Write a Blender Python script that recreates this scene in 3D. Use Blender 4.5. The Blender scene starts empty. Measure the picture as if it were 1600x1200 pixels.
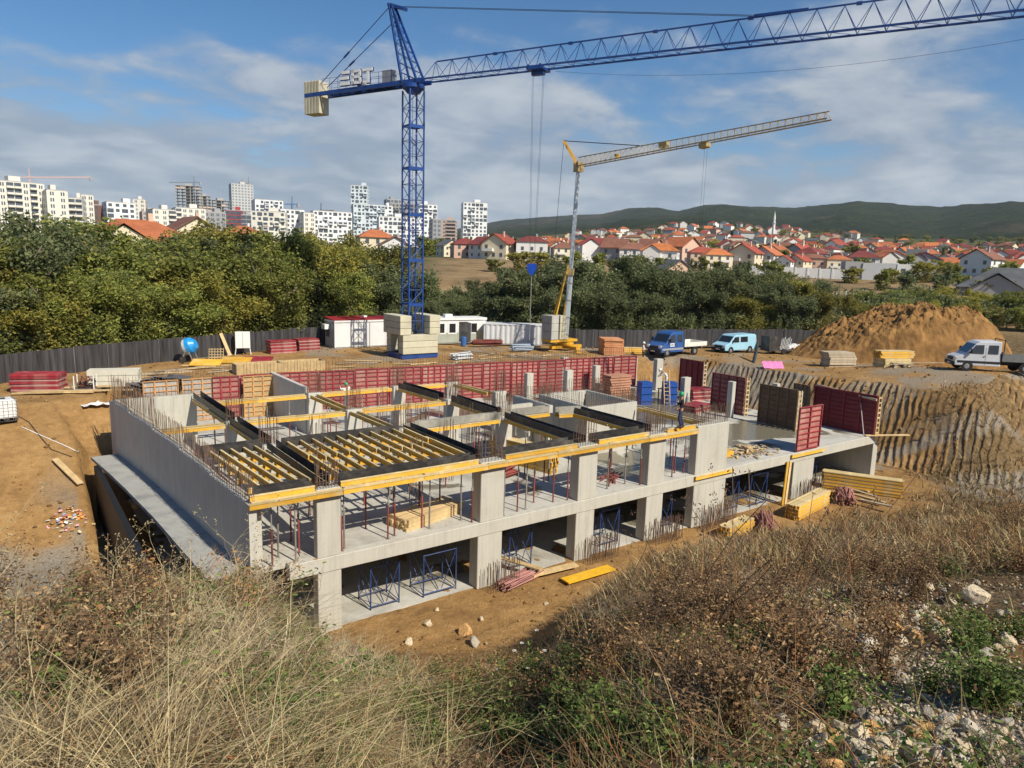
import bpy, bmesh, math, random
import numpy as np
from mathutils import Vector, Matrix, noise as mnoise

random.seed(7)
rng = np.random.default_rng(7)
PI = math.pi
scene = bpy.context.scene
COL = scene.collection

# ------------------------------------------------------------------ camera
# World axes: X runs along the front of the new building, Y into its depth,
# Z = 0 is the top of its first concrete floor.  Metres.
YAW, PITCH, ROLL = 0.62913, 0.16723, 0.02978
CAM = Vector((-8.585, -22.999, 10.419))
FPX = 1120.0                                    # focal length for a 1600 px wide picture
_f = Vector((math.sin(YAW) * math.cos(PITCH), math.cos(YAW) * math.cos(PITCH), -math.sin(PITCH)))
_r = Vector((math.cos(YAW), -math.sin(YAW), 0.0))
_u = _r.cross(_f)
CR = math.cos(ROLL) * _r + math.sin(ROLL) * _u
CU = math.cos(ROLL) * _u - math.sin(ROLL) * _r
CF = _f
cam_data = bpy.data.cameras.new('camera')
cam_data.sensor_width = 36.0
cam_data.lens = 36.0 * FPX / 1600.0
cam_data.clip_start = 0.1
cam_data.clip_end = 30000.0
camera = bpy.data.objects.new('camera', cam_data)
COL.objects.link(camera)
M3 = Matrix((CR, CU, -CF)).transposed()
camera.matrix_world = Matrix.Translation(CAM) @ M3.to_4x4()
scene.camera = camera

# ------------------------------------------------------------------ light
SUN_AZ = Vector((0.20, -0.98))                   # direction towards the sun (plan)
SUN_EL = math.radians(43)
sv = Vector((SUN_AZ.normalized().x * math.cos(SUN_EL), SUN_AZ.normalized().y * math.cos(SUN_EL), math.sin(SUN_EL)))
sun_data = bpy.data.lights.new('sun', 'SUN')
sun_data.energy = 5.0
sun_data.angle = math.radians(0.53)
sun_data.color = (1.0, 0.915, 0.77)
sun = bpy.data.objects.new('sun', sun_data)
COL.objects.link(sun)
sun.rotation_euler = (-sv).to_track_quat('-Z', 'Y').to_euler()

scene.view_settings.view_transform = 'Standard'
scene.view_settings.look = 'None'
scene.view_settings.gamma = 1.0
scene.view_settings.use_curve_mapping = False
scene.view_settings.exposure = 0.30

world = bpy.data.worlds.new('World')
scene.world = world
world.use_nodes = True
W = world.node_tree
for n in list(W.nodes):
    W.nodes.remove(n)


class NT:
    """small helper to write node trees"""
    def __init__(s, tree):
        s.t = tree

    def n(s, kind, **kw):
        nd = s.t.nodes.new(kind)
        ins = kw.pop('ins', {})
        for k, v in kw.items():
            setattr(nd, k, v)
        for k, v in ins.items():
            if isinstance(v, bpy.types.NodeSocket):
                s.t.links.new(v, nd.inputs[k])
            else:
                nd.inputs[k].default_value = v
        return nd

    def math(s, op, a, b=None, c=None, clamp=False):
        ins = {0: a}
        if b is not None:
            ins[1] = b
        if c is not None:
            ins[2] = c
        return s.n('ShaderNodeMath', operation=op, use_clamp=clamp, ins=ins).outputs[0]

    def mix(s, f, a, b, blend='MIX'):
        nd = s.n('ShaderNodeMix', data_type='RGBA', blend_type=blend, clamp_factor=True)
        for k, v in ((0, f), (6, a), (7, b)):
            if isinstance(v, bpy.types.NodeSocket):
                s.t.links.new(v, nd.inputs[k])
            else:
                nd.inputs[k].default_value = v if k == 0 or len(v) == 4 else (*v, 1)
        return nd.outputs[2]

    def ramp(s, f, pts):
        nd = s.n('ShaderNodeValToRGB', ins={0: f})
        e = nd.color_ramp.elements
        while len(e) < len(pts):
            e.new(0.5)
        for q, (p, c) in zip(e, pts):
            q.position = p
            q.color = c if len(c) == 4 else (*c, 1)
        return nd.outputs[0]

    def noise(s, vec, scale, detail=4, rough=0.55, dist=0.0):
        nd = s.n('ShaderNodeTexNoise', ins={'Scale': scale, 'Detail': detail, 'Roughness': rough, 'Distortion': dist})
        if vec is not None:
            s.t.links.new(vec, nd.inputs['Vector'])
        return nd.outputs[0]


def lin(h):
    h = h.lstrip('#')
    o = []
    for i in (0, 2, 4):
        v = int(h[i:i + 2], 16) / 255
        o.append(v / 12.92 if v <= 0.04045 else ((v + 0.055) / 1.055) ** 2.4)
    return tuple(o)


w = NT(W)
sky = w.n('ShaderNodeTexSky', sky_type='NISHITA', sun_disc=False, sun_elevation=SUN_EL,
          sun_rotation=math.radians(180) - math.atan2(SUN_AZ.x, -SUN_AZ.y), altitude=600.0, air_density=1.0,
          dust_density=0.6, ozone_density=2.2)
tc = w.n('ShaderNodeTexCoord').outputs['Generated']
sep = w.n('ShaderNodeSeparateXYZ', ins={0: tc})
zz = w.math('MAXIMUM', sep.outputs[2], 0.0)
den = w.math('ADD', zz, 0.22)
pv = w.n('ShaderNodeCombineXYZ', ins={0: w.math('DIVIDE', sep.outputs[0], den), 1: w.math('DIVIDE', sep.outputs[1], den), 2: 0.0}).outputs[0]
mp = w.n('ShaderNodeMapping', ins={'Vector': pv, 'Rotation': (0, 0, 0.55), 'Scale': (1.0, 1.12, 1.0), 'Location': (1.9, 0.4, 0.0)}).outputs[0]
big = w.noise(mp, 0.80, 6, 0.50, 0.15)
fine = w.noise(mp, 3.4, 8, 0.55, 0.25)
# more cover near the horizon, where one looks along the cloud layer
cover = w.math('ADD', w.math('ADD', big, w.math('MULTIPLY', w.math('SUBTRACT', fine, 0.5), 0.42)),
               w.math('SUBTRACT', 0.33, w.math('MULTIPLY', zz, 1.28)))
dens = w.n('ShaderNodeMapRange', interpolation_type='SMOOTHSTEP', ins={0: cover, 1: 0.48, 2: 0.63, 3: 0.0, 4: 1.0}).outputs[0]
thick = w.n('ShaderNodeMapRange', interpolation_type='SMOOTHSTEP', ins={0: w.math('ADD', w.math('MULTIPLY', big, 0.45), w.math('MULTIPLY', fine, 0.55)), 1: 0.42, 2: 0.66, 3: 0.0, 4: 1.0}).outputs[0]
cloudcol = w.mix(thick, (2.45, 3.0, 3.75, 1), (4.9, 5.2, 5.5, 1))
skyc = w.n('ShaderNodeHueSaturation', ins={'Saturation': 1.34, 'Value': 0.88, 'Color': sky.outputs[0]}).outputs[0]
both = w.mix(w.math('MULTIPLY', dens, 0.86), skyc, cloudcol)
bg = w.n('ShaderNodeBackground', ins={'Color': both, 'Strength': 0.098})
w.n('ShaderNodeOutputWorld', ins={'Surface': bg.outputs[0]})


# ------------------------------------------------------------------ picture -> place
def ray(u, v):
    return CF * FPX + CR * (u - 800.0) - CU * (v - 600.0)


def at_z(u, v, z):
    """the point at height z that is seen at picture position (u, v)"""
    d = ray(u, v)
    return CAM + d * ((z - CAM.z) / d.z)


def at_d(u, v, dist):
    """the point at horizontal distance dist seen at (u, v)"""
    d = ray(u, v)
    return CAM + d * (dist / math.hypot(d.x, d.y))


# ------------------------------------------------------------------ numpy noise
def _hash(ix, iy, seed):
    n = (ix.astype(np.int64) * 374761393 + iy.astype(np.int64) * 668265263 + seed * 144665) & 0x7fffffff
    n = ((n ^ (n >> 13)) * 1274126177) & 0x7fffffff
    return ((n ^ (n >> 16)) & 0xffff) / 65535.0


def vnoise(x, y, seed=0):
    x = np.asarray(x, float)
    y = np.asarray(y, float)
    ix = np.floor(x)
    iy = np.floor(y)
    fx = x - ix
    fy = y - iy
    fx = fx * fx * (3 - 2 * fx)
    fy = fy * fy * (3 - 2 * fy)
    a = _hash(ix, iy, seed)
    b = _hash(ix + 1, iy, seed)
    c = _hash(ix, iy + 1, seed)
    d = _hash(ix + 1, iy + 1, seed)
    return (a * (1 - fx) + b * fx) * (1 - fy) + (c * (1 - fx) + d * fx) * fy


def fbm(x, y, octs=4, seed=0):
    s = 0.0
    a = 0.5
    for i in range(octs):
        s = s + a * (vnoise(x * 2 ** i, y * 2 ** i, seed + i * 17) - 0.5)
        a *= 0.5
    return s


def sstep(a, b, x):
    t = np.clip((x - a) / (b - a), 0, 1)
    return t * t * (3 - 2 * t)


# ------------------------------------------------------------------ mesh helpers
class MB:
    """collects shapes, then links them as ONE mesh object"""
    def __init__(s):
        s.v = []
        s.f = []
        s.m = []
        s.cur = 0

    def mat(s, i):
        s.cur = i
        return s

    def add(s, verts, faces):
        o = len(s.v)
        s.v.extend([tuple(p) for p in verts])
        s.f.extend([tuple(o + i for i in fc) for fc in faces])
        s.m.extend([s.cur] * len(faces))
        return s

    def box(s, x0, x1, y0, y1, z0, z1):
        return s.add([(x0, y0, z0), (x1, y0, z0), (x1, y1, z0), (x0, y1, z0), (x0, y0, z1), (x1, y0, z1), (x1, y1, z1), (x0, y1, z1)],
                     [(3, 2, 1, 0), (4, 5, 6, 7), (0, 1, 5, 4), (1, 2, 6, 5), (2, 3, 7, 6), (3, 0, 4, 7)])

    def bar(s, p, q, w_, h_, up=(0, 0, 1)):
        """box from p to q, w_ wide and h_ high, centred on the line"""
        p = Vector(p)
        q = Vector(q)
        d = (q - p).normalized()
        u = Vector(up)
        a = d.cross(u)
        if a.length < 1e-4:
            a = d.cross(Vector((1, 0, 0)))
        a.normalize()
        b = a.cross(d).normalized()
        a *= w_ / 2
        b *= h_ / 2
        vs = [p - a - b, p + a - b, p + a + b, p - a + b, q - a - b, q + a - b, q + a + b, q - a + b]
        return s.add(vs, [(0, 1, 2, 3), (7, 6, 5, 4), (0, 4, 5, 1), (1, 5, 6, 2), (2, 6, 7, 3), (3, 7, 4, 0)])

    def tube(s, p, q, r0, r1=None, n=6, cap=True):
        p = Vector(p)
        q = Vector(q)
        if r1 is None:
            r1 = r0
        d = (q - p)
        if d.length < 1e-6:
            return s
        d.normalize()
        a = d.orthogonal().normalized()
        b = d.cross(a)
        vs = []
        for c, r in ((p, r0), (q, r1)):
            for i in range(n):
                t = 2 * PI * i / n
                vs.append(c + a * (math.cos(t) * r) + b * (math.sin(t) * r))
        fs = [(i, (i + 1) % n, n + (i + 1) % n, n + i) for i in range(n)]
        if cap:
            fs += [tuple(range(n))[::-1], tuple(range(n, 2 * n))]
        return s.add(vs, fs)

    def path(s, pts, r, n=6):
        for a, b in zip(pts, pts[1:]):
            s.tube(a, b, r, r, n)
        return s

    def poly(s, pts, dx):
        """closed outline pts (3D) extruded by vector dx"""
        n = len(pts)
        dx = Vector(dx)
        vs = [Vector(p) for p in pts] + [Vector(p) + dx for p in pts]
        fs = [tuple(range(n))[::-1], tuple(range(n, 2 * n))] + [(i, (i + 1) % n, n + (i + 1) % n, n + i) for i in range(n)]
        return s.add(vs, fs)

    def lathe(s, prof, n=16, c=(0, 0, 0)):
        vs = []
        for r, z in prof:
            for i in range(n):
                t = 2 * PI * i / n
                vs.append((c[0] + r * math.cos(t), c[1] + r * math.sin(t), c[2] + z))
        fs = []
        for k in range(len(prof) - 1):
            for i in range(n):
                j = (i + 1) % n
                fs.append((k * n + i, k * n + j, (k + 1) * n + j, (k + 1) * n + i))
        fs.append(tuple(range(n))[::-1])
        fs.append(tuple(range((len(prof) - 1) * n, len(prof) * n)))
        return s.add(vs, fs)

    def xf(s, M, start=0):
        for i in range(start, len(s.v)):
            s.v[i] = tuple(M @ Vector(s.v[i]))
        return s

    def mesh(s, name, mats, smooth=False):
        me = bpy.data.meshes.new(name)
        me.from_pydata(s.v, [], s.f)
        for m in (mats if isinstance(mats, (list, tuple)) else [mats]):
            me.materials.append(m)
        if any(s.m):
            me.polygons.foreach_set('material_index', s.m)
        if smooth:
            me.polygons.foreach_set('use_smooth', [True] * len(me.polygons))
        me.update()
        return me

    def build(s, name, mats, parent=None, smooth=False, bevel=0.0, kind=None):
        o = bpy.data.objects.new(name, s.mesh(name, mats, smooth))
        COL.objects.link(o)
        if parent is not None:
            o.parent = parent
        if bevel:
            b = o.modifiers.new('bevel', 'BEVEL')
            b.width = bevel
            b.segments = 1
            b.limit_method = 'ANGLE'
        if kind:
            o['kind'] = kind
        return o


def mk(name, mesh, parent=None, loc=None):
    o = bpy.data.objects.new(name, mesh)
    COL.objects.link(o)
    if parent is not None:
        o.parent = parent
    if loc is not None:
        o.location = loc
    return o


def tag(o, label, cat, group=None, kind=None):
    if label:
        o['label'] = label
    if cat:
        o['category'] = cat
    if group:
        o['group'] = group
    if kind or cat:
        o['kind'] = kind or 'thing'
    return o


def thing(name, label, cat, loc=(0, 0, 0), rz=0.0, group=None):
    o = bpy.data.objects.new(name, None)
    o.empty_display_size = 0.3
    COL.objects.link(o)
    o.location = loc
    o.rotation_euler = (0, 0, rz)
    return tag(o, label, cat, group)


KIDS = {}


def copy_tree(o, parent=None):
    if o.name not in KIDS:
        KIDS[o.name] = [k.name for k in o.children]
    c = o.copy()
    COL.objects.link(c)
    c.parent = parent
    for k in KIDS[o.name]:
        copy_tree(bpy.data.objects[k], c)
    return c


def nth(i):
    w_ = ['', 'first', 'second', 'third', 'fourth', 'fifth', 'sixth', 'seventh', 'eighth', 'ninth', 'tenth', 'eleventh', 'twelfth']
    if i < len(w_):
        return w_[i]
    return '%d%s' % (i, 'th' if 10 <= i % 100 <= 20 else {1: 'st', 2: 'nd', 3: 'rd'}.get(i % 10, 'th'))


# ------------------------------------------------------------------ materials
MATS = {}


def mat(name, col, rough=0.75, var=0.12, scale=3.0, metal=0.0, bump=0.0, bscale=20.0, dirt=None, dirt_amt=0.0, rnd=0.0, spec=0.4, col2=None):
    """base colour with noise, optional dirt stains and per-object variation"""
    if name in MATS:
        return MATS[name]
    m = bpy.data.materials.new(name)
    m.use_nodes = True
    t = NT(m.node_tree)
    for n in list(m.node_tree.nodes):
        m.node_tree.nodes.remove(n)
    if isinstance(col, str):
        col = lin(col)
    vec = t.n('ShaderNodeTexCoord').outputs['Object']
    nz = t.noise(vec, scale, 5, 0.6)
    lo = tuple(c * (1 - var) for c in col)
    hi = tuple(min(c * (1 + var), 1) for c in (lin(col2) if isinstance(col2, str) else (col2 or col)))
    c = t.ramp(nz, [(0.3, lo), (0.7, hi)])
    if dirt_amt:
        dz = t.noise(vec, scale * 0.45 + 0.2, 7, 0.68, 0.5)
        fz = t.n('ShaderNodeMapRange', ins={0: dz, 1: 0.48, 2: 0.72, 3: 0.0, 4: dirt_amt}).outputs[0]
        c = t.mix(fz, c, lin(dirt) if isinstance(dirt, str) else dirt)
    if rnd:
        oi = t.n('ShaderNodeObjectInfo').outputs['Random']
        c = t.n('ShaderNodeHueSaturation', ins={'Color': c, 'Value': t.n('ShaderNodeMapRange', ins={0: oi, 3: 1 - rnd, 4: 1 + rnd}).outputs[0]}).outputs[0]
    p = t.n('ShaderNodeBsdfPrincipled', ins={'Base Color': c, 'Roughness': rough, 'Metallic': metal, 'Specular IOR Level': spec})
    if bump:
        bz = t.noise(vec, bscale, 4, 0.6)
        b = t.n('ShaderNodeBump', ins={'Strength': bump, 'Distance': 0.05, 'Height': bz})
        t.t.links.new(b.outputs[0], p.inputs['Normal'])
    t.n('ShaderNodeOutputMaterial', ins={'Surface': p.outputs[0]})
    MATS[name] = m
    return m


def concrete(name, base, stain, streak=0.5):
    """board-marked concrete: vertical streaks, blotches, pour marks"""
    m = bpy.data.materials.new(name)
    m.use_nodes = True
    t = NT(m.node_tree)
    for n in list(m.node_tree.nodes):
        m.node_tree.nodes.remove(n)
    vec = t.n('ShaderNodeTexCoord').outputs['Object']
    st = t.noise(t.n('ShaderNodeMapping', ins={'Vector': vec, 'Scale': (5.0, 5.0, 0.35)}).outputs[0], 1.0, 5, 0.6)
    bl = t.noise(vec, 0.9, 6, 0.62, 0.4)
    fi = t.noise(vec, 14.0, 4, 0.7)
    f = t.math('ADD', t.math('MULTIPLY', st, streak), t.math('ADD', t.math('MULTIPLY', bl, 0.8 - streak * 0.4), t.math('MULTIPLY', fi, 0.22)))
    c = t.ramp(f, [(0.38, stain), (0.56, base), (0.78, tuple(min(1, x * 1.16) for x in base))])
    # seams of the form boards and pour lines
    sp = t.n('ShaderNodeSeparateXYZ', ins={0: vec})
    ab = t.math('ABSOLUTE', t.math('SUBTRACT', t.math('FRACT', t.math('DIVIDE', t.math('ADD', sp.outputs[0], sp.outputs[1]), 0.58)), 0.5))
    sm = t.n('ShaderNodeMapRange', ins={0: ab, 1: 0.478, 2: 0.5, 3: 0.0, 4: 0.30}).outputs[0]
    c = t.mix(sm, c, tuple(x * .62 for x in stain))
    dr = t.noise(t.n('ShaderNodeMapping', ins={'Vector': vec, 'Scale': (2.2, 2.2, 0.12)}).outputs[0], 1.0, 6, 0.7)
    c = t.mix(t.n('ShaderNodeMapRange', ins={0: dr, 1: .56, 2: .72, 3: 0.0, 4: .42}).outputs[0], c, tuple(x * .72 for x in stain))
    rust = t.noise(vec, 0.55, 5, 0.7, 1.0)
    c = t.mix(t.n('ShaderNodeMapRange', ins={0: rust, 1: .60, 2: .75, 3: 0.0, 4: .35}).outputs[0], c, (0.36, 0.27, 0.17))
    p = t.n('ShaderNodeBsdfPrincipled', ins={'Base Color': c, 'Roughness': 0.86, 'Specular IOR Level': 0.25})
    b = t.n('ShaderNodeBump', ins={'Strength': 0.25, 'Distance': 0.03, 'Height': t.math('ADD', fi, t.math('MULTIPLY', st, 0.6))})
    t.t.links.new(b.outputs[0], p.inputs['Normal'])
    t.n('ShaderNodeOutputMaterial', ins={'Surface': p.outputs[0]})
    MATS[name] = m
    return m
# ------------------------------------------------------------------ terrain
CAMZ0 = 8.75                     # ground under the photographer
S_AZ = [(-180, .02), (-60, .16), (-44, .18), (-36, .21), (-27, .235), (-21, .27), (-17, .37), (-13.5, .49), (-9, .525), (0, .52), (4, .50), (8, .42), (11, .365), (15, .332), (20, .314), (25, .294), (28, .288), (32, .268), (36, .245), (45, .19), (70, .08), (180, .02)]
PIT = np.array([(-5.6, -2.2), (3, -2.9), (14, -2.9), (22, -3.6), (33, -4.6), (38.9, -3.2), (39.6, 3.0), (41.0, 12), (41.5, 21.0), (38, 22.4), (4, 25.6), (-4.6, 25.6), (-4.6, 20), (-6.2, 18), (-6.4, 9)])
PITZ = -2.85


S_A = np.arange(-180, 180.5, .5)
S_B = np.interp(S_A, [a for a, _ in S_AZ], [b for _, b in S_AZ])
_k = np.exp(-0.5 * (np.arange(-16, 17) / 6.0) ** 2)
S_B = np.convolve(np.pad(S_B, 16, mode='edge'), _k / _k.sum(), 'valid')


def poly_dist(x, y, P):
    """distance to polygon P, 0 inside"""
    best = np.full(x.shape, 1e9)
    inside = np.zeros(x.shape, bool)
    n = len(P)
    for i in range(n):
        ax, ay = P[i]
        bx, by = P[(i + 1) % n]
        dx, dy = bx - ax, by - ay
        t = np.clip(((x - ax) * dx + (y - ay) * dy) / (dx * dx + dy * dy), 0, 1)
        best = np.minimum(best, (x - ax - t * dx) ** 2 + (y - ay - t * dy) ** 2)
        c = ((ay > y) != (by > y)) & (x < (bx - ax) * (y - ay) / (by - ay + 1e-12) + ax)
        inside ^= c
    return np.where(inside, 0.0, np.sqrt(best))


FAR_D = [0, 60, 85, 98, 112, 125, 180, 250, 400, 600, 900, 1400, 3000]
FAR_Z = [2, 2, 1.6, 3.0, 5.2, 7.2, 11.0, 13, 20, 37, 70, 84, 90]


def yard_z(x, y):
    return 2.0 + 1.15 * sstep(38, 58, x) * sstep(15, 1, y) + 0.25 * fbm(x * .13, y * .13, 3, 5)


def height(x, y, detail=True):
    x = np.asarray(x, float)
    y = np.asarray(y, float)
    rx, ry = x - CAM.x, y - CAM.y
    d = np.hypot(rx, ry)
    az = np.degrees(np.arctan2(rx, ry)) - math.degrees(YAW)
    az = (az + 180) % 360 - 180
    s = np.interp(az, S_A, S_B)
    bank = CAMZ0 - s * np.maximum(d - 0.6, 0)
    bank = np.maximum(bank, PITZ + .12 + .25 * fbm(x * .3, y * .3, 3, 4))
    bank = bank + 0.8 * fbm(x * .16, y * .16, 3, 3) * sstep(2, 9, d) * sstep(22, 15, d)
    yard = yard_z(x, y)
    far = np.interp(d, FAR_D, FAR_Z)
    # the valley side on the right is lower
    far = np.where(d > 90, far - sstep(5, 30, az) * 1.1 * sstep(95, 130, d) * sstep(420, 200, d), far)
    lowf = np.interp(az, [-12, -2, 3, 8, 12, 17, 22, 27, 36], [1, .8, .55, .40, .26, .24, .36, .5, .55])
    far = far - lowf * np.interp(d, [180, 400, 900, 1400], [0, 4, 42, 52])
    far = far + (3.0 * fbm(x * .018, y * .018, 3, 11)) * sstep(190, 400, d)
    m = np.maximum(sstep(40.5, 46, x) * sstep(-9, -2, y - 0.10 * (x - 40)), sstep(19, 25, y) * 1.0)
    m = np.maximum(m, sstep(62, 74, d) * sstep(-60, -35, az) * sstep(60, 42, az))
    m = np.maximum(m, sstep(-4.5, -6.5, x) * sstep(4, 12, y) * sstep(-60, -16, x))
    w_ = sstep(66, 82, d)
    T = bank * (1 - m) + (yard * (1 - w_) + far * w_) * m
    # excavation
    dist = poly_dist(x, y, PIT)
    left = sstep(-3.5, -6.5, x) * sstep(3, 9, y)
    right = sstep(37, 40, x)
    kk = 0.72 + right * (0.34) - left * 0.47
    P = PITZ + kk * dist + np.where(dist > 0, 0.35 * fbm(x * .5, y * .5, 3, 21), 0)
    PL = PITZ + 0.42 * np.maximum(y - 11.5, 0) + 0.30 * np.maximum(-12 - x, 0) + 0.5 * fbm(x * .3, y * .3, 3, 22)
    lm = np.maximum(sstep(-5.0, -5.7, x) * sstep(5, 9, y), sstep(-3.2, -3.5, x) * sstep(19.6, 20.0, y))
    P = P * (1 - lm) + np.minimum(PL, 9) * lm
    back = (y > 18) & (x > np.where(y > 19.6, -3.2, -4.5)) & (x < 42)
    P = np.where(back, PITZ + 3.0 * dist, P)
    h = np.minimum(T, P)
    # soft ramp on the left of the building
    if detail:
        h = h + 0.10 * fbm(x * .9, y * .9, 4, 41) * sstep(1.0, 4, d) + 0.05 * fbm(x * 3.1, y * 3.1, 3, 43) * sstep(90, 40, d)
    return h


def hz(x, y):
    return float(height(np.array([x]), np.array([y]))[0])


_S = 0.8 * 1.009 ** np.arange(640)


def ground_hit(u, v):
    """where the view ray through (u, v) meets the ground"""
    dd = ray(u, v).normalized()
    i = np.argmax(CAM.z + dd.z * _S < height(CAM.x + dd.x * _S, CAM.y + dd.y * _S))
    s = float(_S[i])
    if i > 0:
        a, c = float(_S[i - 1]), s
        for _ in range(5):
            m = (a + c) / 2
            if CAM.z + dd.z * m < hz(CAM.x + dd.x * m, CAM.y + dd.y * m):
                c = m
            else:
                a = m
        s = c
    return CAM + dd * s, s


def veg_mask(x, y):
    """1 where the bank carries plants, 0 on the bare clay and in the pit"""
    dist = poly_dist(x, y, PIT)
    n1 = fbm(x * .25, y * .25, 4, 61)
    rx, ry = x - CAM.x, y - CAM.y
    d = np.hypot(rx, ry)
    az = np.degrees(np.arctan2(rx, ry)) - math.degrees(YAW)
    lim = np.interp(az, [-40, -18, -14, -10, 0, 5, 8, 12, 24], [40, 40, 18, 12.5, 12.5, 15, 24, 45, 80])
    return sstep(1.6, 4.0, dist + 5 * n1 + 1.6 * sstep(14, 24, x)) * sstep(-1.0, -3.4, y - 0.12 * (x - 30) * (x > 30)) * sstep(70, 50, d) * sstep(1.0, -1.0, d + 6 * n1 - lim)


def ground_sheet():
    r = [0.0]
    q = 0.6
    while q < 1500:
        r.append(q)
        q *= 1.0125 if q < 110 else 1.03
    r = np.array(r)
    a = np.concatenate([np.arange(-56, 58, 0.25), np.arange(58, 304, 4.0)])
    A, Rr = np.meshgrid(np.radians(a) + YAW, r)
    x = CAM.x + Rr * np.sin(A)
    y = CAM.y + Rr * np.cos(A)
    z = height(x, y)
    nr, na = x.shape
    verts = np.stack([x, y, z], -1).reshape(-1, 3)
    i = np.arange(nr - 1)[:, None] * na
    j = np.arange(na)[None, :]
    j2 = (j + 1) % na
    faces = np.stack([i + j, i + j2, i + na + j2, i + na + j], -1).reshape(-1, 4)
    me = bpy.data.meshes.new('ground')
    me.vertices.add(len(verts))
    me.vertices.foreach_set('co', verts.ravel())
    me.loops.add(faces.size)
    me.loops.foreach_set('vertex_index', faces[:, ::-1].ravel().astype(np.int32))
    me.polygons.add(len(faces))
    me.polygons.foreach_set('loop_start', np.arange(0, faces.size, 4, dtype=np.int32))
    me.polygons.foreach_set('use_smooth', np.ones(len(faces), bool))
    me.update(calc_edges=True)
    # what the ground is made of: R soil, G dry grass earth, B grey gravel, far land
    X, Y, Z = verts.T
    d = np.hypot(X - CAM.x, Y - CAM.y)
    dist = poly_dist(X, Y, PIT)
    n1 = fbm(X * .25, Y * .25, 4, 61)
    az = (np.degrees(np.arctan2(X - CAM.x, Y - CAM.y)) - math.degrees(YAW) + 180) % 360 - 180
    veg = veg_mask(X, Y)
    veg = veg * (1 - .75 * sstep(14, 24, az) * sstep(10.5, 8, d))
    for yc in (20.6 - .12 * (X - 45) + 1.1 * np.sin(X * .15), 27.6 - .06 * X + .6 * np.sin(X * .3)):
        for o_ in (-.85, .85):
            veg = np.maximum(veg, .55 * sstep(.34, .12, np.abs(Y - yc - o_)) * (d < 90) * (X > -3))
    veg = np.maximum(veg, sstep(80, 86, d) * sstep(125, 110, d))
    far = sstep(120, 135, d)
    grey = sstep(0.02, 0.12, fbm(X * .21 + 3, Y * .21, 3, 77) + 0.05) * sstep(3, -6, Y - 17) * (X < -6) * sstep(-2.6, -1.5, Y * .2)
    yardw = sstep(25.5, 28, Y) * sstep(90, 84, d) + sstep(44, 50, X) * sstep(2, 6, Y) * sstep(95, 88, d)
    grey = np.maximum(grey, yardw * sstep(-.02, .2, fbm(X * .35, Y * .35, 4, 66)) * .75)
    grey = np.maximum(grey, sstep(22, 33, az) * sstep(12.5, 8, d) * sstep(-.12, .06, n1))
    # grey shale layers on the cut face
    grey = np.maximum(grey, 0.8 * (X > 39) * (dist > .2) * (dist < 14) * sstep(0.02, .14, fbm(X * .22 + 9, Y * .22 + Z * .3, 3, 99)))
    field = sstep(98, 110, d) * sstep(215, 175, d) * sstep(-9, -4, az)
    att = me.color_attributes.new('kind', 'FLOAT_COLOR', 'POINT')
    att.data.foreach_set('color', np.stack([veg, np.clip(grey, 0, 1), np.clip(far, 0, 1), field], -1).astype(np.float32).ravel())
    o = mk('ground', me)
    tag(o, 'orange clay ground of the site with dry grassy bank in front', None, None, 'structure')
    return o


def ground_material():
    m = bpy.data.materials.new('ground_soil')
    m.use_nodes = True
    t = NT(m.node_tree)
    for n in list(m.node_tree.nodes):
        m.node_tree.nodes.remove(n)
    vec = t.n('ShaderNodeTexCoord').outputs['Object']
    at = t.n('ShaderNodeAttribute', attribute_name='kind')
    sp = t.n('ShaderNodeSeparateColor', ins={0: at.outputs['Color']})
    n1 = t.noise(vec, 0.35, 7, 0.65)
    n2 = t.noise(vec, 2.6, 6, 0.7)
    n3 = t.noise(vec, 14.0, 5, 0.7)
    soil = t.ramp(t.math('ADD', t.math('MULTIPLY', n1, 0.55), t.math('MULTIPLY', n2, 0.45)),
                  [(0.30, (0.15, 0.080, 0.032)), (0.45, (0.29, 0.165, 0.062)), (0.56, (0.40, 0.235, 0.090)), (0.72, (0.51, 0.345, 0.165))])
    soil = t.mix(t.math('MULTIPLY', t.math('SUBTRACT', n3, 0.42), 1.2, clamp=True), soil, t.mix(0.5, soil, (0.5, 0.35, 0.18)))
    dry = t.ramp(n2, [(0.30, (0.055, 0.040, 0.022)), (0.50, (0.15, 0.105, 0.055)), (0.70, (0.25, 0.19, 0.10))])
    grey = t.ramp(n3, [(0.30, (0.15, 0.125, 0.095)), (0.55, (0.31, 0.27, 0.21)), (0.75, (0.46, 0.41, 0.33))])
    n4 = t.noise(vec, 0.03, 6, 0.65)
    farc = t.ramp(n4, [(0.30, (0.030, 0.045, 0.018)), (0.47, (0.060, 0.075, 0.030)), (0.58, (0.13, 0.105, 0.055)), (0.72, (0.20, 0.15, 0.085))])
    fld = t.ramp(t.noise(vec, 0.10, 7, 0.7), [(0.32, (0.13, 0.092, 0.048)), (0.52, (0.27, 0.185, 0.098)), (0.72, (0.36, 0.27, 0.155))])
    c = t.mix(sp.outputs[0], soil, dry)
    c = t.mix(sp.outputs[1], c, grey)
    c = t.mix(sp.outputs[2], c, farc)
    c = t.mix(at.outputs['Alpha'], c, fld)
    p = t.n('ShaderNodeBsdfPrincipled', ins={'Base Color': c, 'Roughness': 0.95, 'Specular IOR Level': 0.1})
    hgt = t.math('ADD', t.math('MULTIPLY', n2, 0.6), t.math('MULTIPLY', n3, 0.4))
    b = t.n('ShaderNodeBump', ins={'Strength': 0.9, 'Distance': 0.22, 'Height': hgt})
    t.t.links.new(b.outputs[0], p.inputs['Normal'])
    t.n('ShaderNodeOutputMaterial', ins={'Surface': p.outputs[0]})
    return m


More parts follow.
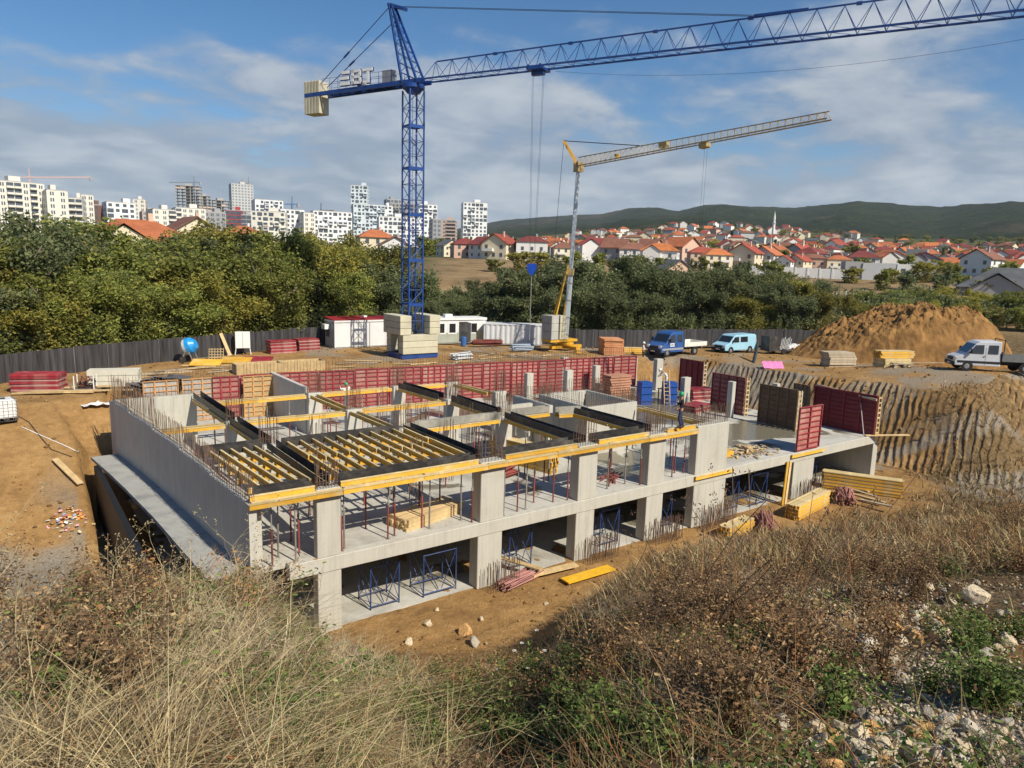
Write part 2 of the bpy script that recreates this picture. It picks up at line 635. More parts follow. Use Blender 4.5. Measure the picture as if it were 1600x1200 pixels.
def cut_slope():
    """scraped cut face right of the building: parallel bucket-tooth grooves"""
    st = 0.11
    gx, gy = np.meshgrid(np.arange(38.3, 66, st), np.arange(-9, 22, st))
    z = height(gx, gy, False)
    dist = poly_dist(gx, gy, PIT)
    e = .35
    sl = np.hypot(height(gx + e, gy, False) - z, height(gx, gy + e, False) - z) / e
    face = sstep(.25, .6, sl) * sstep(.2, 1.0, dist)
    # grooves run down the face, a little aslant
    q = gx * -0.30 + gy * 0.96 + 0.05 * z + 0.9 * fbm(gx * .25, gy * .25, 2, 31) + .50 * fbm(gx * .8, gy * .8, 3, 33)
    ph = (q / 0.50) % 1.0
    tooth = np.where(ph < .6, ph / .6, (1 - ph) / .4)
    amp = 0.21 + 0.65 * fbm(gx * .7, gy * .7, 3, 8)
    z2 = z + .06 + face * (tooth - .55) * np.clip(amp, .03, .5) + .32 * fbm(gx * 1.1, gy * 1.1, 4, 51) + .05 * face * fbm(gx * 6, gy * 6, 2, 52)
    keep = (face > .02) | (sl > .12)
    edge = sstep(.0, 1.2, np.minimum(np.minimum(gx - 38.3, 66 - gx), np.minimum(gy + 9, 22 - gy)))
    z2 = z2 - (1 - edge) * .6 - .35 * (1 - sstep(.04, .22, sl))
    n0, n1 = gx.shape
    V = np.stack([gx, gy, z2], -1).reshape(-1, 3)
    i = np.arange(n0 - 1)[:, None] * n1 + np.arange(n1 - 1)[None, :]
    F = np.stack([i, i + 1, i + n1 + 1, i + n1], -1).reshape(-1, 4)
    kq = keep[:-1, :-1].ravel()
    F = F[kq]
    me = bpy.data.meshes.new('cut_slope')
    me.from_pydata(V.tolist(), [], F.tolist())
    veg = np.maximum(sstep(-1.5, -5, gy - .25 * (gx - 40)) * .8, face * (.42 + .9 * np.clip(fbm(gx * .5, gy * .5, 3, 57), -.3, .5)))
    grey = 0.85 * sstep(0.02, .13, fbm(gx * .20 + 9, gy * .20 + z * .3, 3, 99))
    att = me.color_attributes.new('kind', 'FLOAT_COLOR', 'POINT')
    zz_ = np.zeros_like(gx)
    att.data.foreach_set('color', np.stack([veg, grey, zz_, zz_], -1).astype(np.float32).ravel())
    me.materials.append(GROUND_MAT)
    o = mk('cut_slope', me)
    tag(o, 'clay slope with parallel digger marks at the right', None, None, 'structure')


ground = ground_sheet()
GROUND_MAT = ground_material()
ground.data.materials.append(GROUND_MAT)
cut_slope()


def hills():
    """wooded ridges behind the town"""
    # ridge line by picture column: (u, v of the crest, distance)
    A = [(-40, -14), (-8, -12), (-2.4, 0)]
    crest = [(-300, 420, 5200), (300, 404, 5000), (700, 360, 4600), (790, 343, 4300), (870, 337, 4000), (940, 334, 3800), (985, 324, 3500), (1025, 323, 3300), (1060, 329, 3300), (1100, 320, 3100), (1135, 319, 3100), (1180, 322, 3200),
             (1215, 323, 3200), (1245, 324, 3000), (1290, 318, 2700), (1340, 313, 2600), (1380, 316, 2600), (1430, 320, 2700), (1470, 323, 2700), (1510, 319, 2500), (1560, 315, 2300), (1620, 314, 2200), (1800, 320, 2200), (2300, 380, 2500), (3200, 400, 3000)]
    n = 300
    us = np.linspace(-300, 3200, n) if False else np.concatenate([np.linspace(-300, 700, 30), np.linspace(705, 1650, 240), np.linspace(1670, 3200, 30)])
    cv = np.interp(us, [c[0] for c in crest], [c[1] for c in crest])
    cd = np.interp(us, [c[0] for c in crest], [c[2] for c in crest])
    rows = 46
    V = np.zeros((rows, n, 3))
    for i in range(n):
        p = at_d(us[i], cv[i], cd[i])
        k = Vector((p.x - CAM.x, p.y - CAM.y, 0)).normalized()
        d0 = 1000.0
        z0 = float(height(np.array([CAM.x + k.x * d0]), np.array([CAM.y + k.y * d0]), False)[0]) - 4
        for j in range(rows):
            t = j / (rows - 1)
            if t < 0.86:
                s = t / 0.86
                d = d0 + (cd[i] - d0) * s
                z = z0 + (p.z - z0) * (s ** 1.25)
            else:
                s = (t - 0.86) / 0.14
                d = cd[i] + 900 * s
                z = p.z - 160 * s * s
            V[j, i] = (CAM.x + k.x * d, CAM.y + k.y * d, z)
    X, Y = V[..., 0], V[..., 1]
    edge = np.linspace(0, 1, rows)[:, None]
    V[..., 2] += (70 * fbm(X * .0022, Y * .0022, 4, 5) + 22 * fbm(X * .01, Y * .01, 3, 6)) * np.sin(np.clip(edge / 0.86, 0, 1) * PI) + (9 * fbm(X * .02, Y * .02, 3, 9)) * sstep(0.1, .5, edge)
    faces = [(j * n + i, j * n + i + 1, (j + 1) * n + i + 1, (j + 1) * n + i) for j in range(rows - 1) for i in range(n - 1)]
    me = bpy.data.meshes.new('hills')
    me.from_pydata(V.reshape(-1, 3).tolist(), [], faces)
    me.polygons.foreach_set('use_smooth', [True] * len(me.polygons))
    m = bpy.data.materials.new('hill_woods')
    m.use_nodes = True
    t = NT(m.node_tree)
    for q in list(m.node_tree.nodes):
        m.node_tree.nodes.remove(q)
    vec = t.n('ShaderNodeTexCoord').outputs['Object']
    big = t.noise(vec, 0.0022, 6, 0.6, 0.5)
    mid = t.noise(vec, 0.012, 7, 0.7)
    fin = t.noise(vec, 0.06, 5, 0.75)
    wood = t.ramp(t.math('ADD', t.math('MULTIPLY', mid, 0.6), t.math('MULTIPLY', fin, 0.4)), [(0.34, (0.012, 0.022, 0.012)), (0.5, (0.030, 0.050, 0.020)), (0.66, (0.075, 0.085, 0.034))])
    bare = t.ramp(t.math('ADD', t.math('MULTIPLY', mid, 0.5), t.math('MULTIPLY', fin, 0.5)), [(0.34, (0.040, 0.036, 0.022)), (0.52, (0.10, 0.078, 0.05)), (0.68, (0.20, 0.145, 0.09))])
    f = t.n('ShaderNodeMapRange', interpolation_type='SMOOTHSTEP', ins={0: big, 1: 0.50, 2: 0.62, 3: 0.0, 4: 0.9}).outputs[0]
    c = t.mix(f, wood, bare)
    p = t.n('ShaderNodeBsdfPrincipled', ins={'Base Color': c, 'Roughness': 1.0, 'Specular IOR Level': 0.0})
    b = t.n('ShaderNodeBump', ins={'Strength': 1.0, 'Distance': 26.0, 'Height': t.math('ADD', fin, mid)})
    t.t.links.new(b.outputs[0], p.inputs['Normal'])
    t.n('ShaderNodeOutputMaterial', ins={'Surface': p.outputs[0]})
    me.materials.append(m)
    o = mk('hills', me)
    tag(o, 'dark wooded ridge on the horizon behind the town', None, None, 'structure')


hills()
# ------------------------------------------------------------------ concrete frame
CONC = concrete('concrete_light', (0.42, 0.405, 0.35), (0.275, 0.262, 0.222), 0.65)
CONC_W = concrete('concrete_wall', (0.45, 0.435, 0.385), (0.33, 0.32, 0.285), 0.6)
YEL = mat('yellow_beam', (0.62, 0.345, 0.035), 0.6, 0.16, 2.0, dirt=(0.55, 0.44, 0.24), dirt_amt=0.75, rnd=0.22, bump=0.1)
YELTOP = mat('beam_timber', (0.56, 0.44, 0.22), 0.75, 0.2, 4.0, dirt=(0.30, 0.23, 0.13), dirt_amt=0.55, rnd=0.2)
WOOD = mat('pale_timber', (0.55, 0.40, 0.20), 0.8, 0.2, 3.0, dirt=(0.30, 0.20, 0.10), dirt_amt=0.5, rnd=0.2, bump=0.15)
WOODD = mat('weathered_timber', (0.36, 0.29, 0.20), 0.85, 0.25, 3.0, dirt=(0.16, 0.12, 0.08), dirt_amt=0.5, rnd=0.25, bump=0.15)
BLACKPLY = mat('black_plywood', (0.032, 0.029, 0.028), 0.5, 0.35, 2.0, dirt=(0.16, 0.145, 0.12), dirt_amt=0.55, rnd=0.25)
RED = mat('red_steel', (0.28, 0.025, 0.036), 0.55, 0.2, 2.0, dirt=(0.42, 0.27, 0.22), dirt_amt=0.45, rnd=0.15)
REDPLY = mat('used_plywood', (0.30, 0.12, 0.10), 0.75, 0.25, 1.2, dirt=(0.42, 0.31, 0.25), dirt_amt=0.75, rnd=0.28)
PROPRED = mat('prop_red', (0.22, 0.052, 0.042), 0.6, 0.3, 3.0, dirt=(0.20, 0.12, 0.085), dirt_amt=0.7, rnd=0.3)
STEEL = mat('grey_steel', (0.36, 0.36, 0.34), 0.5, 0.2, 4.0, metal=0.4, dirt=(0.20, 0.13, 0.09), dirt_amt=0.6, rnd=0.15)
REBAR = mat('rusty_rebar', (0.145, 0.088, 0.058), 0.8, 0.35, 3.0, rnd=0.1)
BLUEP = mat('blue_steel', (0.02, 0.045, 0.15), 0.5, 0.25, 2.0, dirt=(0.25, 0.23, 0.2), dirt_amt=0.4, rnd=0.15)


def slab_material():
    m = bpy.data.materials.new('concrete_floor')
    m.use_nodes = True
    t = NT(m.node_tree)
    for n in list(m.node_tree.nodes):
        m.node_tree.nodes.remove(n)
    vec = t.n('ShaderNodeTexCoord').outputs['Object']
    a = t.noise(vec, 0.42, 6, 0.6, 0.8)
    b = t.noise(vec, 5.0, 5, 0.7)
    c = t.ramp(t.math('ADD', t.math('MULTIPLY', a, 0.7), t.math('MULTIPLY', b, 0.3)), [(0.34, (0.30, 0.285, 0.24)), (0.52, (0.45, 0.435, 0.385)), (0.7, (0.56, 0.545, 0.49))])
    # damp patches, most of them on the newly poured right half
    sp = t.n('ShaderNodeSeparateXYZ', ins={0: vec})
    right = t.n('ShaderNodeMapRange', ins={0: sp.outputs[0], 1: 8.0, 2: 24.0, 3: -0.04, 4: 0.10}).outputs[0]
    wet = t.n('ShaderNodeMapRange', interpolation_type='SMOOTHSTEP', ins={0: t.math('ADD', t.noise(vec, 0.30, 4, 0.5, 0.6), right), 1: 0.54, 2: 0.585, 3: 0.0, 4: 1.0}).outputs[0]
    wet = t.math('MULTIPLY', wet, t.n('ShaderNodeMapRange', ins={0: sp.outputs[1], 1: 0.9, 2: 1.8, 3: 0.0, 4: 1.0}).outputs[0])
    c = t.mix(wet, c, t.ramp(b, [(0.3, (0.13, 0.115, 0.08)), (0.7, (0.22, 0.20, 0.145))]))
    r = t.n('ShaderNodeMapRange', ins={0: wet, 3: 0.85, 4: 0.22}).outputs[0]
    p = t.n('ShaderNodeBsdfPrincipled', ins={'Base Color': c, 'Roughness': r, 'Specular IOR Level': 0.35})
    t.n('ShaderNodeOutputMaterial', ins={'Surface': p.outputs[0]})
    return m


SLAB = slab_material()
bld = thing('concrete_building', 'unfinished two-storey concrete building shell in the pit', 'building', (0, 0, 0))
LW = [(-2.3, 0.0), (-2.55, 4.0), (-2.8, 8.0), (-3.15, 12.0), (-3.55, 16.0), (-3.95, 19.4)]     # left wall line


def part(name, m, *boxes, parent=bld, bevel=0.0, kind=None):
    b = MB()
    for q in boxes:
        b.box(*q)
    return b.build(name, m, parent, bevel=bevel, kind=kind)


# base slab, first floor, edge beams
MB().poly([(-3.4, 0.25, -2.97), (38.1, 0.25, -2.97), (38.1, 24, -2.97), (-3.4, 24, -2.97)], (0, 0, 0.14)).build('base_slab', SLAB, bld)
MB().poly([(-2.2, 0.4, -0.22), (37.45, 0.4, -0.22), (37.45, 21.2, -0.22), (6, 24.9, -0.22), (-3.2, 24.9, -0.22), (-3.2, 19.66, -0.22), (-3.95, 19.4, -0.22), (-3.15, 12.0, -0.22), (-2.55, 4, -0.22)], (0, 0, 0.22)).build('floor_slab', SLAB, bld)
part('edge_beam', CONC, (-1.0, 37.75, 0.0, 0.4, -0.55, 0.0), bevel=0.02)
part('edge_beam', CONC, (37.45, 37.75, 0.4, 21.2, -0.55, 0.0), bevel=0.02)
for q in (5.3, 11, 17):
    part('floor_beam', CONC, (-2.6, 37.4, q, q + 0.35, -0.56, -0.22))
for q in (0.2, 6.9, 12.2, 16.7, 21, 29):
    part('floor_beam', CONC, (q, q + 0.4, 0.42, 21.0, -0.55, -0.225))
# lower columns along the front and inside
LOW = [(0, .87, .5), (6.7, 7.9, .62), (11.95, 13.05, .62), (16.45, 17.6, .62), (19.9, 22.45, .5), (28.7, 30.8, .5)]
for x0, x1, dp in LOW:
    part('column', CONC, (x0, x1, 0.03, 0.03 + dp, -2.85, -0.552), bevel=0.02)
part('wall', CONC, (37.68, 38.25, 0.05, 21, -2.85, -0.552), bevel=0.02)
for x in (0.3, 6.8, 12.3, 16.8, 21.0, 29.0):
    for y in (6.7, 12, 17.4):
        part('column', CONC, (x, x + 0.9, y, y + 0.4, -2.85, -0.57))
part('wall', CONC_W, (-2.2, 37.6, 23.7, 24.0, -2.85, -0.23))
# upper columns
UP = [(0, .87, .36, 2.5), (6.8, 7.95, .6, 2.5), (12.0, 13.1, .6, 2.5), (16.45, 17.6, .6, 2.5), (19.9, 22.4, .5, 2.55)]
for x0, x1, dp, h in UP:
    part('column', CONC, (x0, x1, 0.04, 0.04 + dp, 0.0, h), bevel=0.02)
INNER = [(x, y) for x in (0.1, 6.5, 12.2, 16.6) for y in (6.7, 12.0, 17.4)] + [(21.4, 11.5), (11.5, 17.4)]
INNER = [(0.1, 6.75), (0.1, 12.0), (6.4, 6.75), (6.2, 12.0), (6.1, 17.45), (11.6, 17.4), (12.4, 12.2), (12.4, 6.85), (15.4, 17.2), (16.3, 12.9)]
for x, y in INNER:
    part('column', CONC_W, (x, x + 0.85, y, y + 0.4, 0.0, 2.5), bevel=0.02)
for x, y, h, wx in [(29.4, 22.1, 2.0, .55), (29.9, 22.6, 2.75, .5), (31.7, 20.6, 2.2, .55), (37.0, 18.7, 2.7, .75), (34.2, 13.2, 2.1, .7), (26.0, 17.5, 2.6, .6), (24.3, 20.2, 2.1, .6), (33.4, 8.2, 2.6, .35), (35.7, 6.2, 2.6, .35), (34.4, 3.6, 2.55, .35), (38.0, 13.0, 1.9, .6)]:
    part('column', CONC, (x, x + wx, y, y + 0.45, 0.0, h), bevel=0.02)
# walls
TW = 2.4
for i in range(len(LW) - 1):
    (ax, ay), (bx, by) = LW[i], LW[i + 1]
    n = Vector((by - ay, -(bx - ax), 0)).normalized() * 0.26
    MB().poly([(ax, ay, -0.3), (bx, by, -0.3), (bx + n.x, by + n.y, -0.3), (ax + n.x, ay + n.y, -0.3)], (0, 0, TW + 0.3 + 0.06 * i)).build('wall', CONC_W, bld)
part('wall', CONC, (-3.7, 0.35, 19.4, 19.65, 0, 2.65))
part('wall', CONC_W, (6.05, 6.3, 17.9, 24.5, 0, 2.8))
part('wall', CONC, (17.4, 21.2, 5.6, 5.85, 0, 2.75), bevel=0.01)
part('wall', CONC_W, (17.4, 17.65, 5.852, 10.0, 0, 2.75))
part('wall', CONC_W, (20.95, 21.2, 5.852, 10.0, 0, 2.75))
part('wall', CONC_W, (17.652, 20.948, 9.75, 10.0, 0, 2.75))
part('wall', CONC, (13.4, 15.6, 8.2, 8.45, 0, 2.7))
part('wall', CONC_W, (15.75, 16.0, 6.9, 10.3, 0, 2.78))
part('wall', CONC_W, (-2.0, -1.75, 0.5, 6.0, 0, 2.2))
MB().poly([(4, 24.95, -2.85), (37.5, 21.5, -2.85), (37.5, 21.75, -2.85), (4, 25.25, -2.85)], (0, 0, 5.3)).build('wall', CONC_W, bld)
# cantilevered ledge outside the left wall, in cast lengths with open joints
LEDGE = concrete('concrete_ledge', (0.33, 0.33, 0.31), (0.19, 0.195, 0.19), 0.2)
for i, (y0, y1) in enumerate([(18.3, 14.9), (14.85, 11.3), (11.25, 7.9), (7.85, 4.6), (4.55, 0.6)]):
    f0 = np.interp(y0, [p[1] for p in LW], [p[0] for p in LW]) - 0.01
    f1 = np.interp(y1, [p[1] for p in LW], [p[0] for p in LW]) - 0.01
    wd = 1.22
    MB().poly([(f0 - wd, y0, -0.17), (f0, y0, -0.17), (f1, y1, -0.17), (f1 - wd, y1, -0.17)], (0, 0, 0.16 + 0.012 * (i % 2))).build('ledge', LEDGE, bld)
part('wall', mat('ledge_gap_shade', (0.012, 0.012, 0.012), 0.6), (-5.05, -4.8, 0.5, 17.2, -2.85, -0.2))  # near-black wall, its colour stands in for deep shade under the ledge

# ------------------------------------------------------------------ starter bars
def starter(name, x0, x1, y0, y1, z0, h, n, lean=0.025, r=0.012, ring=True, parent=bld):
    b = MB()
    rs = random.Random(int(x0 * 97 + y0 * 31 + z0 * 7 + n))
    per = 2 * (x1 - x0 + y1 - y0)
    n = round(n * .8)
    for i in range(n):
        t = per * i / n
        if t < x1 - x0:
            x, y = x0 + t, y0
        elif t < x1 - x0 + y1 - y0:
            x, y = x1, y0 + t - (x1 - x0)
        elif t < 2 * (x1 - x0) + y1 - y0:
            x, y = x1 - (t - (x1 - x0) - (y1 - y0)), y1
        else:
            x, y = x0, y1 - (t - 2 * (x1 - x0) - (y1 - y0))
        hh = h * rs.uniform(0.82, 1.05)
        b.tube((x, y, z0 - 0.05), (x + rs.gauss(0, lean), y + rs.gauss(0, lean), z0 + hh), r, r, 4, False)
    if ring:
        for k in range(2):
            z = z0 + h * (0.2 + 0.32 * k)
            for p, q in (((x0, y0), (x1, y0)), ((x1, y0), (x1, y1)), ((x1, y1), (x0, y1)), ((x0, y1), (x0, y0))):
                b.tube((*p, z), (*q, z), 0.008, 0.008, 4, False)
    o = b.build(name, REBAR, parent, kind='stuff')
    return o


for x0, x1, dp, h in UP[:4]:
    starter('starter_bars', x0 + .06, x1 - .06, 0.1, dp - 0.03, h, 1.15 if x0 > 1 else 0.95, 24)
starter('starter_bars', 19.98, 22.3, 0.1, 0.48, 2.55, 1.0, 46)
for x, y in INNER:
    starter('starter_bars', x + .05, x + .8, y + .05, y + .35, 2.5, 1.35, 22, 0.03)
for x, y, n in [(1.2, 4.0, 12), (5.4, 3.3, 12), (3.2, 9.0, 18), (9.3, 10.0, 20), (9.2, 14.6, 16), (14.0, 10.4, 22), (14.4, 14.6, 18), (8.2, 5.4, 14), (10.6, 7.4, 26)]:
    starter('starter_bars', x, x + .6, y, y + .3, 0.0, 3.1, n, 0.03)
for x, y, h, n in [(24.2, 13.2, 1.7, 24), (25.5, 8.6, 1.5, 22), (27.2, 12.0, 1.6, 22), (28.4, 17, 1.9, 26), (22.6, 16.2, 1.9, 30), (19.4, 15.4, 2.4, 28), (33.0, 16.5, 1.9, 22), (31.2, 8.4, 1.2, 12), (35.8, 9.5, 3.5, 10), (23.6, 4.8, 1.1, 14)]:
    starter('starter_bars', x, x + .9, y, y + .4, 0.0, h, n, 0.03)


def bar_row(p, q, z, h, n, r=0.013, jitter=0.02, two=0.0, nm='starter_bars'):
    b = MB()
    rs = random.Random(n)
    dv = Vector((q[0] - p[0], q[1] - p[1], 0))
    nn = Vector((dv.y, -dv.x, 0)).normalized()
    z0, z1 = z if isinstance(z, tuple) else (z, z)
    for row in ((0.0, two) if two else (0.0,)):
        for i in range(n):
            t = (i + rs.uniform(-.2, .2)) / n
            x, y = p[0] + dv.x * t + nn.x * row, p[1] + dv.y * t + nn.y * row
            zz_ = z0 + (z1 - z0) * t
            b.tube((x, y, zz_ - .05), (x + rs.gauss(0, jitter), y + rs.gauss(0, jitter), zz_ + h * rs.uniform(.9, 1.04)), r, r, 4, False)
    for k in (0.12, 0.25):
        zz_ = (z0 + z1) / 2
        b.tube((p[0], p[1], z0 + k * h), (q[0], q[1], z1 + k * h), 0.009, 0.009, 4, False)
    return b.build(nm, REBAR, bld, kind='stuff')


for i in range(len(LW) - 1):
    a, c = LW[i], LW[i + 1]
    bar_row((a[0] + .06, a[1]), (c[0] + .06, c[1]), TW + .06 * i, 1.0 if i < 3 else 1.4, 22, r=.010, jitter=.03, two=0.14)
bar_row((17.45, 5.7), (21.15, 5.7), 2.75, 0.75, 26)
bar_row((17.5, 5.9), (17.5, 9.9), 2.75, 0.75, 26)
bar_row((21.1, 5.9), (21.1, 9.9), 2.75, 0.75, 24)
bar_row((17.5, 9.9), (21.1, 9.9), 2.75, 0.8, 26)
bar_row((15.9, 7.0), (15.9, 10.2), 2.78, 0.8, 24)
bar_row((4.5, 25.05), (37.3, 21.65), 2.4, 1.05, 150)
bar_row((-2.9, 24.6), (4.0, 25.1), 0.0, 3.3, 42)
bar_row((-3.7, 19.5), (0.2, 19.5), 2.65, 0.5, 18)
bar_row((25.0, 10.2), (30.2, 9.0), 0.0, 1.7, 46)
bar_row((22.7, 3.0), (25.5, 3.0), 0.0, 0.9, 18)
# bars standing by the lower columns at the front
for x0, x1, n in [(7.0, 8.5, 13), (12.2, 14.2, 18), (16.6, 18.6, 20), (20.2, 22.8, 26), (28.9, 31.0, 18)]:
    bar_row((x0, -0.35), (x1, -0.35), -2.85, 1.25, n, 0.014, 0.05, 0.25)

# ------------------------------------------------------------------ formwork beams (timber I-beams)
_beam_cache = {}


def ibeam_mesh(L):
    L = round(L, 1)
    if L not in _beam_cache:
        b = MB()
        b.mat(1).box(-L / 2, L / 2, -0.04, 0.04, 0.16, 0.20)
        b.mat(0).box(-L / 2, L / 2, -0.04, 0.04, 0.0, 0.04)
        b.mat(0).box(-L / 2 + .01, L / 2 - .01, -0.022, 0.022, 0.04, 0.16)
        _beam_cache[L] = b.mesh('formwork_beam', [YEL, YELTOP])
    return _beam_cache[L]


def ibeam(p, q, z, label, group, jit=0.0):
    p = Vector(p)
    q = Vector(q)
    L = (q - p).length
    o = mk('formwork_beam', ibeam_mesh(L), None, ((p.x + q.x) / 2, (p.y + q.y) / 2, z))
    o.rotation_euler = (0, 0, math.atan2(q.y - p.y, q.x - p.x) + random.uniform(-jit, jit))
    return tag(o, label, 'beam', group)


def board(p, q, z0, z1, th, m, label, cat='plywood board', group=None, name='plywood_board'):
    p = Vector((*p, 0))
    q = Vector((*q, 0))
    c = (p + q) / 2
    L = (q - p).length
    b = MB().box(-L / 2, L / 2, -th / 2, th / 2, 0, z1 - z0)
    o = b.build(name, m)
    o.location = (c.x, c.y, z0)
    o.rotation_euler = (0, 0, math.atan2(q.y - p.y, q.x - p.x))
    return tag(o, label, cat, group)


# beam box forms: side boards + carrying beams.  (name of the line, p, q, black sides?, yellow?)
TROUGH = [
    ('front bay left of the first column', (-1.95, .55), (-.05, .55), 1, 0),
    ('front bay between the first and second column', (.95, .55), (6.7, .55), 1, 0),
    ('front bay between the second and third column', (8.0, .6), (11.9, .6), 1, 0),
    ('front bay between the third and fourth column', (13.2, .6), (16.4, .6), 1, 0),
    ('back edge of the small joist field', (-2.4, 6.6), (0.1, 6.6), 1, 0),
    ('back edge of the large joist field', (1.0, 6.6), (6.4, 6.6), 1, 0),
    ('middle row behind the second column', (7.5, 6.8), (12.3, 6.8), 2, 1),
    ('middle row behind the third column', (13.4, 6.9), (15.6, 6.9), 2, 1),
    ('middle row beside the lift core', (15.8, 6.3), (17.2, 6.0), 2, 1),
    ('long left bay in the second row', (-3.0, 12.1), (0.0, 12.1), 0, 1),
    ('second row behind the large joist field', (1.0, 12.1), (6.1, 12.1), 0, 1),
    ('second row behind the middle columns', (7.2, 12.2), (12.2, 12.2), 0, 1),
    ('third row from the left wall', (0.4, 17.6), (6.0, 17.6), 0, 1),
    ('third row beside the inner wall', (6.9, 17.6), (11.5, 17.6), 0, 1),
    ('third row towards the crane', (12.5, 17.4), (15.3, 17.3), 0, 1),
    ('strip between the two joist fields', (.5, .6), (.5, 6.5), 1, 1),
    ('strip behind the small joist field', (.5, 7.2), (.4, 11.9), 1, 1),
    ('strip running to the back left wall', (.4, 12.5), (.35, 19.2), 1, 1),
    ('strip right of the large joist field', (7.0, .7), (6.9, 6.6), 1, 1),
    ('strip in line with the inner wall', (6.7, 7.2), (6.55, 11.9), 0, 1),
    ('strip ending at the inner wall', (6.5, 12.5), (6.4, 17.3), 0, 1),
    ('strip behind the third column', (12.7, .7), (12.8, 6.7), 1, 1),
    ('strip beyond the middle row', (12.7, 7.4), (12.7, 11.9), 1, 1),
    ('strip at the far middle', (12.3, 12.7), (12.0, 17.2), 1, 1),
    ('strip behind the fourth column', (17.0, .7), (16.9, 5.9), 1, 1),
    ('strip near the far corner', (16.2, 13.4), (15.9, 17.0), 0, 1),
    ('strip from the lift core to the broad column', (21.3, .7), (21.3, 5.4), 0, 1),
]
CONCB = mat('cement_board', (0.30, 0.285, 0.24), 0.8, 0.3, 1.3, dirt=(0.06, 0.055, 0.05), dirt_amt=0.9, rnd=0.15)
for nm, p, q, side, yel in TROUGH:
    d = Vector((q[0] - p[0], q[1] - p[1]))
    n = Vector((-d.y, d.x)).normalized()
    alongx = abs(d.x) > abs(d.y)
    s1, s2 = ('rear', 'front') if alongx else ('left', 'right')
    if side:
        for s, wd_ in ((0.19, s1), (-0.19, s2)):
            mm = BLACKPLY if side == 1 else CONCB
            cn = 'black film-faced board' if side == 1 else 'grey cement-stained board'
            board((p[0] + n.x * s, p[1] + n.y * s), (q[0] + n.x * s, q[1] + n.y * s), 2.47 + random.uniform(-.02, .02), 2.80 + random.uniform(-.03, .04), 0.025, mm, '%s, %s side of the %s' % (cn, wd_, nm), 'plywood board', 'beam side boards')
        board((p[0] + n.x * .0, p[1]), (q[0], q[1]), 2.45, 2.468, 0.36, BLACKPLY, 'dark bottom board of the beam form, %s' % nm, 'plywood board', 'beam bottom boards')
    if yel:
        for s, wd_ in ((0.21, s1), (-0.21, s2)):
            L = d.length
            k = max(1, round(L / 3.2))
            for i in range(k):
                t0, t1 = i / k, (i + 1) / k - 0.004
                # lengths overlap a little and sit unevenly
                off = n * (s + 0.03 * (i % 2)) + d.normalized() * random.uniform(-.05, .05)
                where = '' if k == 1 else (', near piece' if i == 0 else ', far piece' if i == k - 1 else ', middle piece') if not alongx else (', left piece' if i == 0 else ', right piece' if i == k - 1 else ', middle piece')
                ibeam((p[0] + d.x * t0 + off.x, p[1] + d.y * t0 + off.y), (p[0] + d.x * t1 + off.x, p[1] + d.y * t1 + off.y), 2.245 + random.uniform(-.015, .015), 'yellow beam, %s side of the %s%s' % (wd_, nm, where), 'carrying beams of the upper floor', 0.004)

# the double yellow edge along the front
xs = [-2.32, 0.9, 4.1, 7.0, 10.6, 13.6, 16.2, 19.75]
for i in range(len(xs) - 1):
    ibeam((xs[i], -0.14), (xs[i + 1] - .02, -0.14), 2.26 + 0.01 * (i % 2), 'outer yellow beam under the front edge, %s from the left' % nth(i + 1), 'front edge beams', 0.002)
    ibeam((xs[i] + .1, 0.0), (xs[i + 1], 0.0), 2.27 + 0.012 * ((i + 1) % 2), 'inner yellow beam under the front edge, %s from the left' % nth(i + 1), 'front edge beams', 0.002)
for i, (a, c) in enumerate([(-2.2, -.05), (.9, 6.72), (8.0, 11.95), (13.2, 16.4), (17.7, 19.8)]):
    ibeam((a, 0.14), (c, 0.14), 2.462, 'bright yellow beam lying on the front edge, %s from the left' % nth(i + 1), 'front edge top beams', 0.002)
    board((a, 0.32), (c, 0.32), 2.455, 2.475, 0.26, WOOD, 'pale bottom board behind the front edge, %s from the left' % nth(i + 1), 'plywood board', 'front edge bottom boards')

# joists
k = 0
for i, x in enumerate([-1.75, -1.35, -.95, -.45, -.02]):
    ibeam((x - .22, 6.35 + random.uniform(-.1, .1)), (x + .12, 0.75 + random.uniform(-.05, .1)), 2.49, 'yellow joist of the small field by the left wall, %s from the left' % nth(i + 1), 'joists of the small field', 0.012)
for i in range(11):
    x = 1.15 + i * 0.545
    a, c = (x, 6.4), (x + random.uniform(-.04, .04), 0.8)
    m1 = 3.5 + random.uniform(-.5, .5)
    ibeam(a, (x, m1), 2.49, 'yellow joist at the back of the large field, %s from the left' % nth(i + 1), 'joists of the large field', 0.01)
    ibeam((x + .085, m1 + .45), (c[0] + .085, c[1]), 2.485, 'yellow joist at the front of the large field, %s from the left' % nth(i + 1), 'joists of the large field', 0.01)
for i, y in enumerate([1.5, 2.8, 4.1, 5.4]):
    ibeam((-1.9, y), (0.1, y), 2.28, 'yellow carrier under the small joist field, %s from the front' % nth(i + 1), 'carriers under the joists', 0.01)
    ibeam((1.0, y + .1), (3.9, y + .1), 2.28, 'yellow carrier under the left half of the large joist field, %s from the front' % nth(i + 1), 'carriers under the joists', 0.01)
    ibeam((3.7, y - .05), (6.7, y - .05), 2.28, 'yellow carrier under the right half of the large joist field, %s from the front' % nth(i + 1), 'carriers under the joists', 0.01)

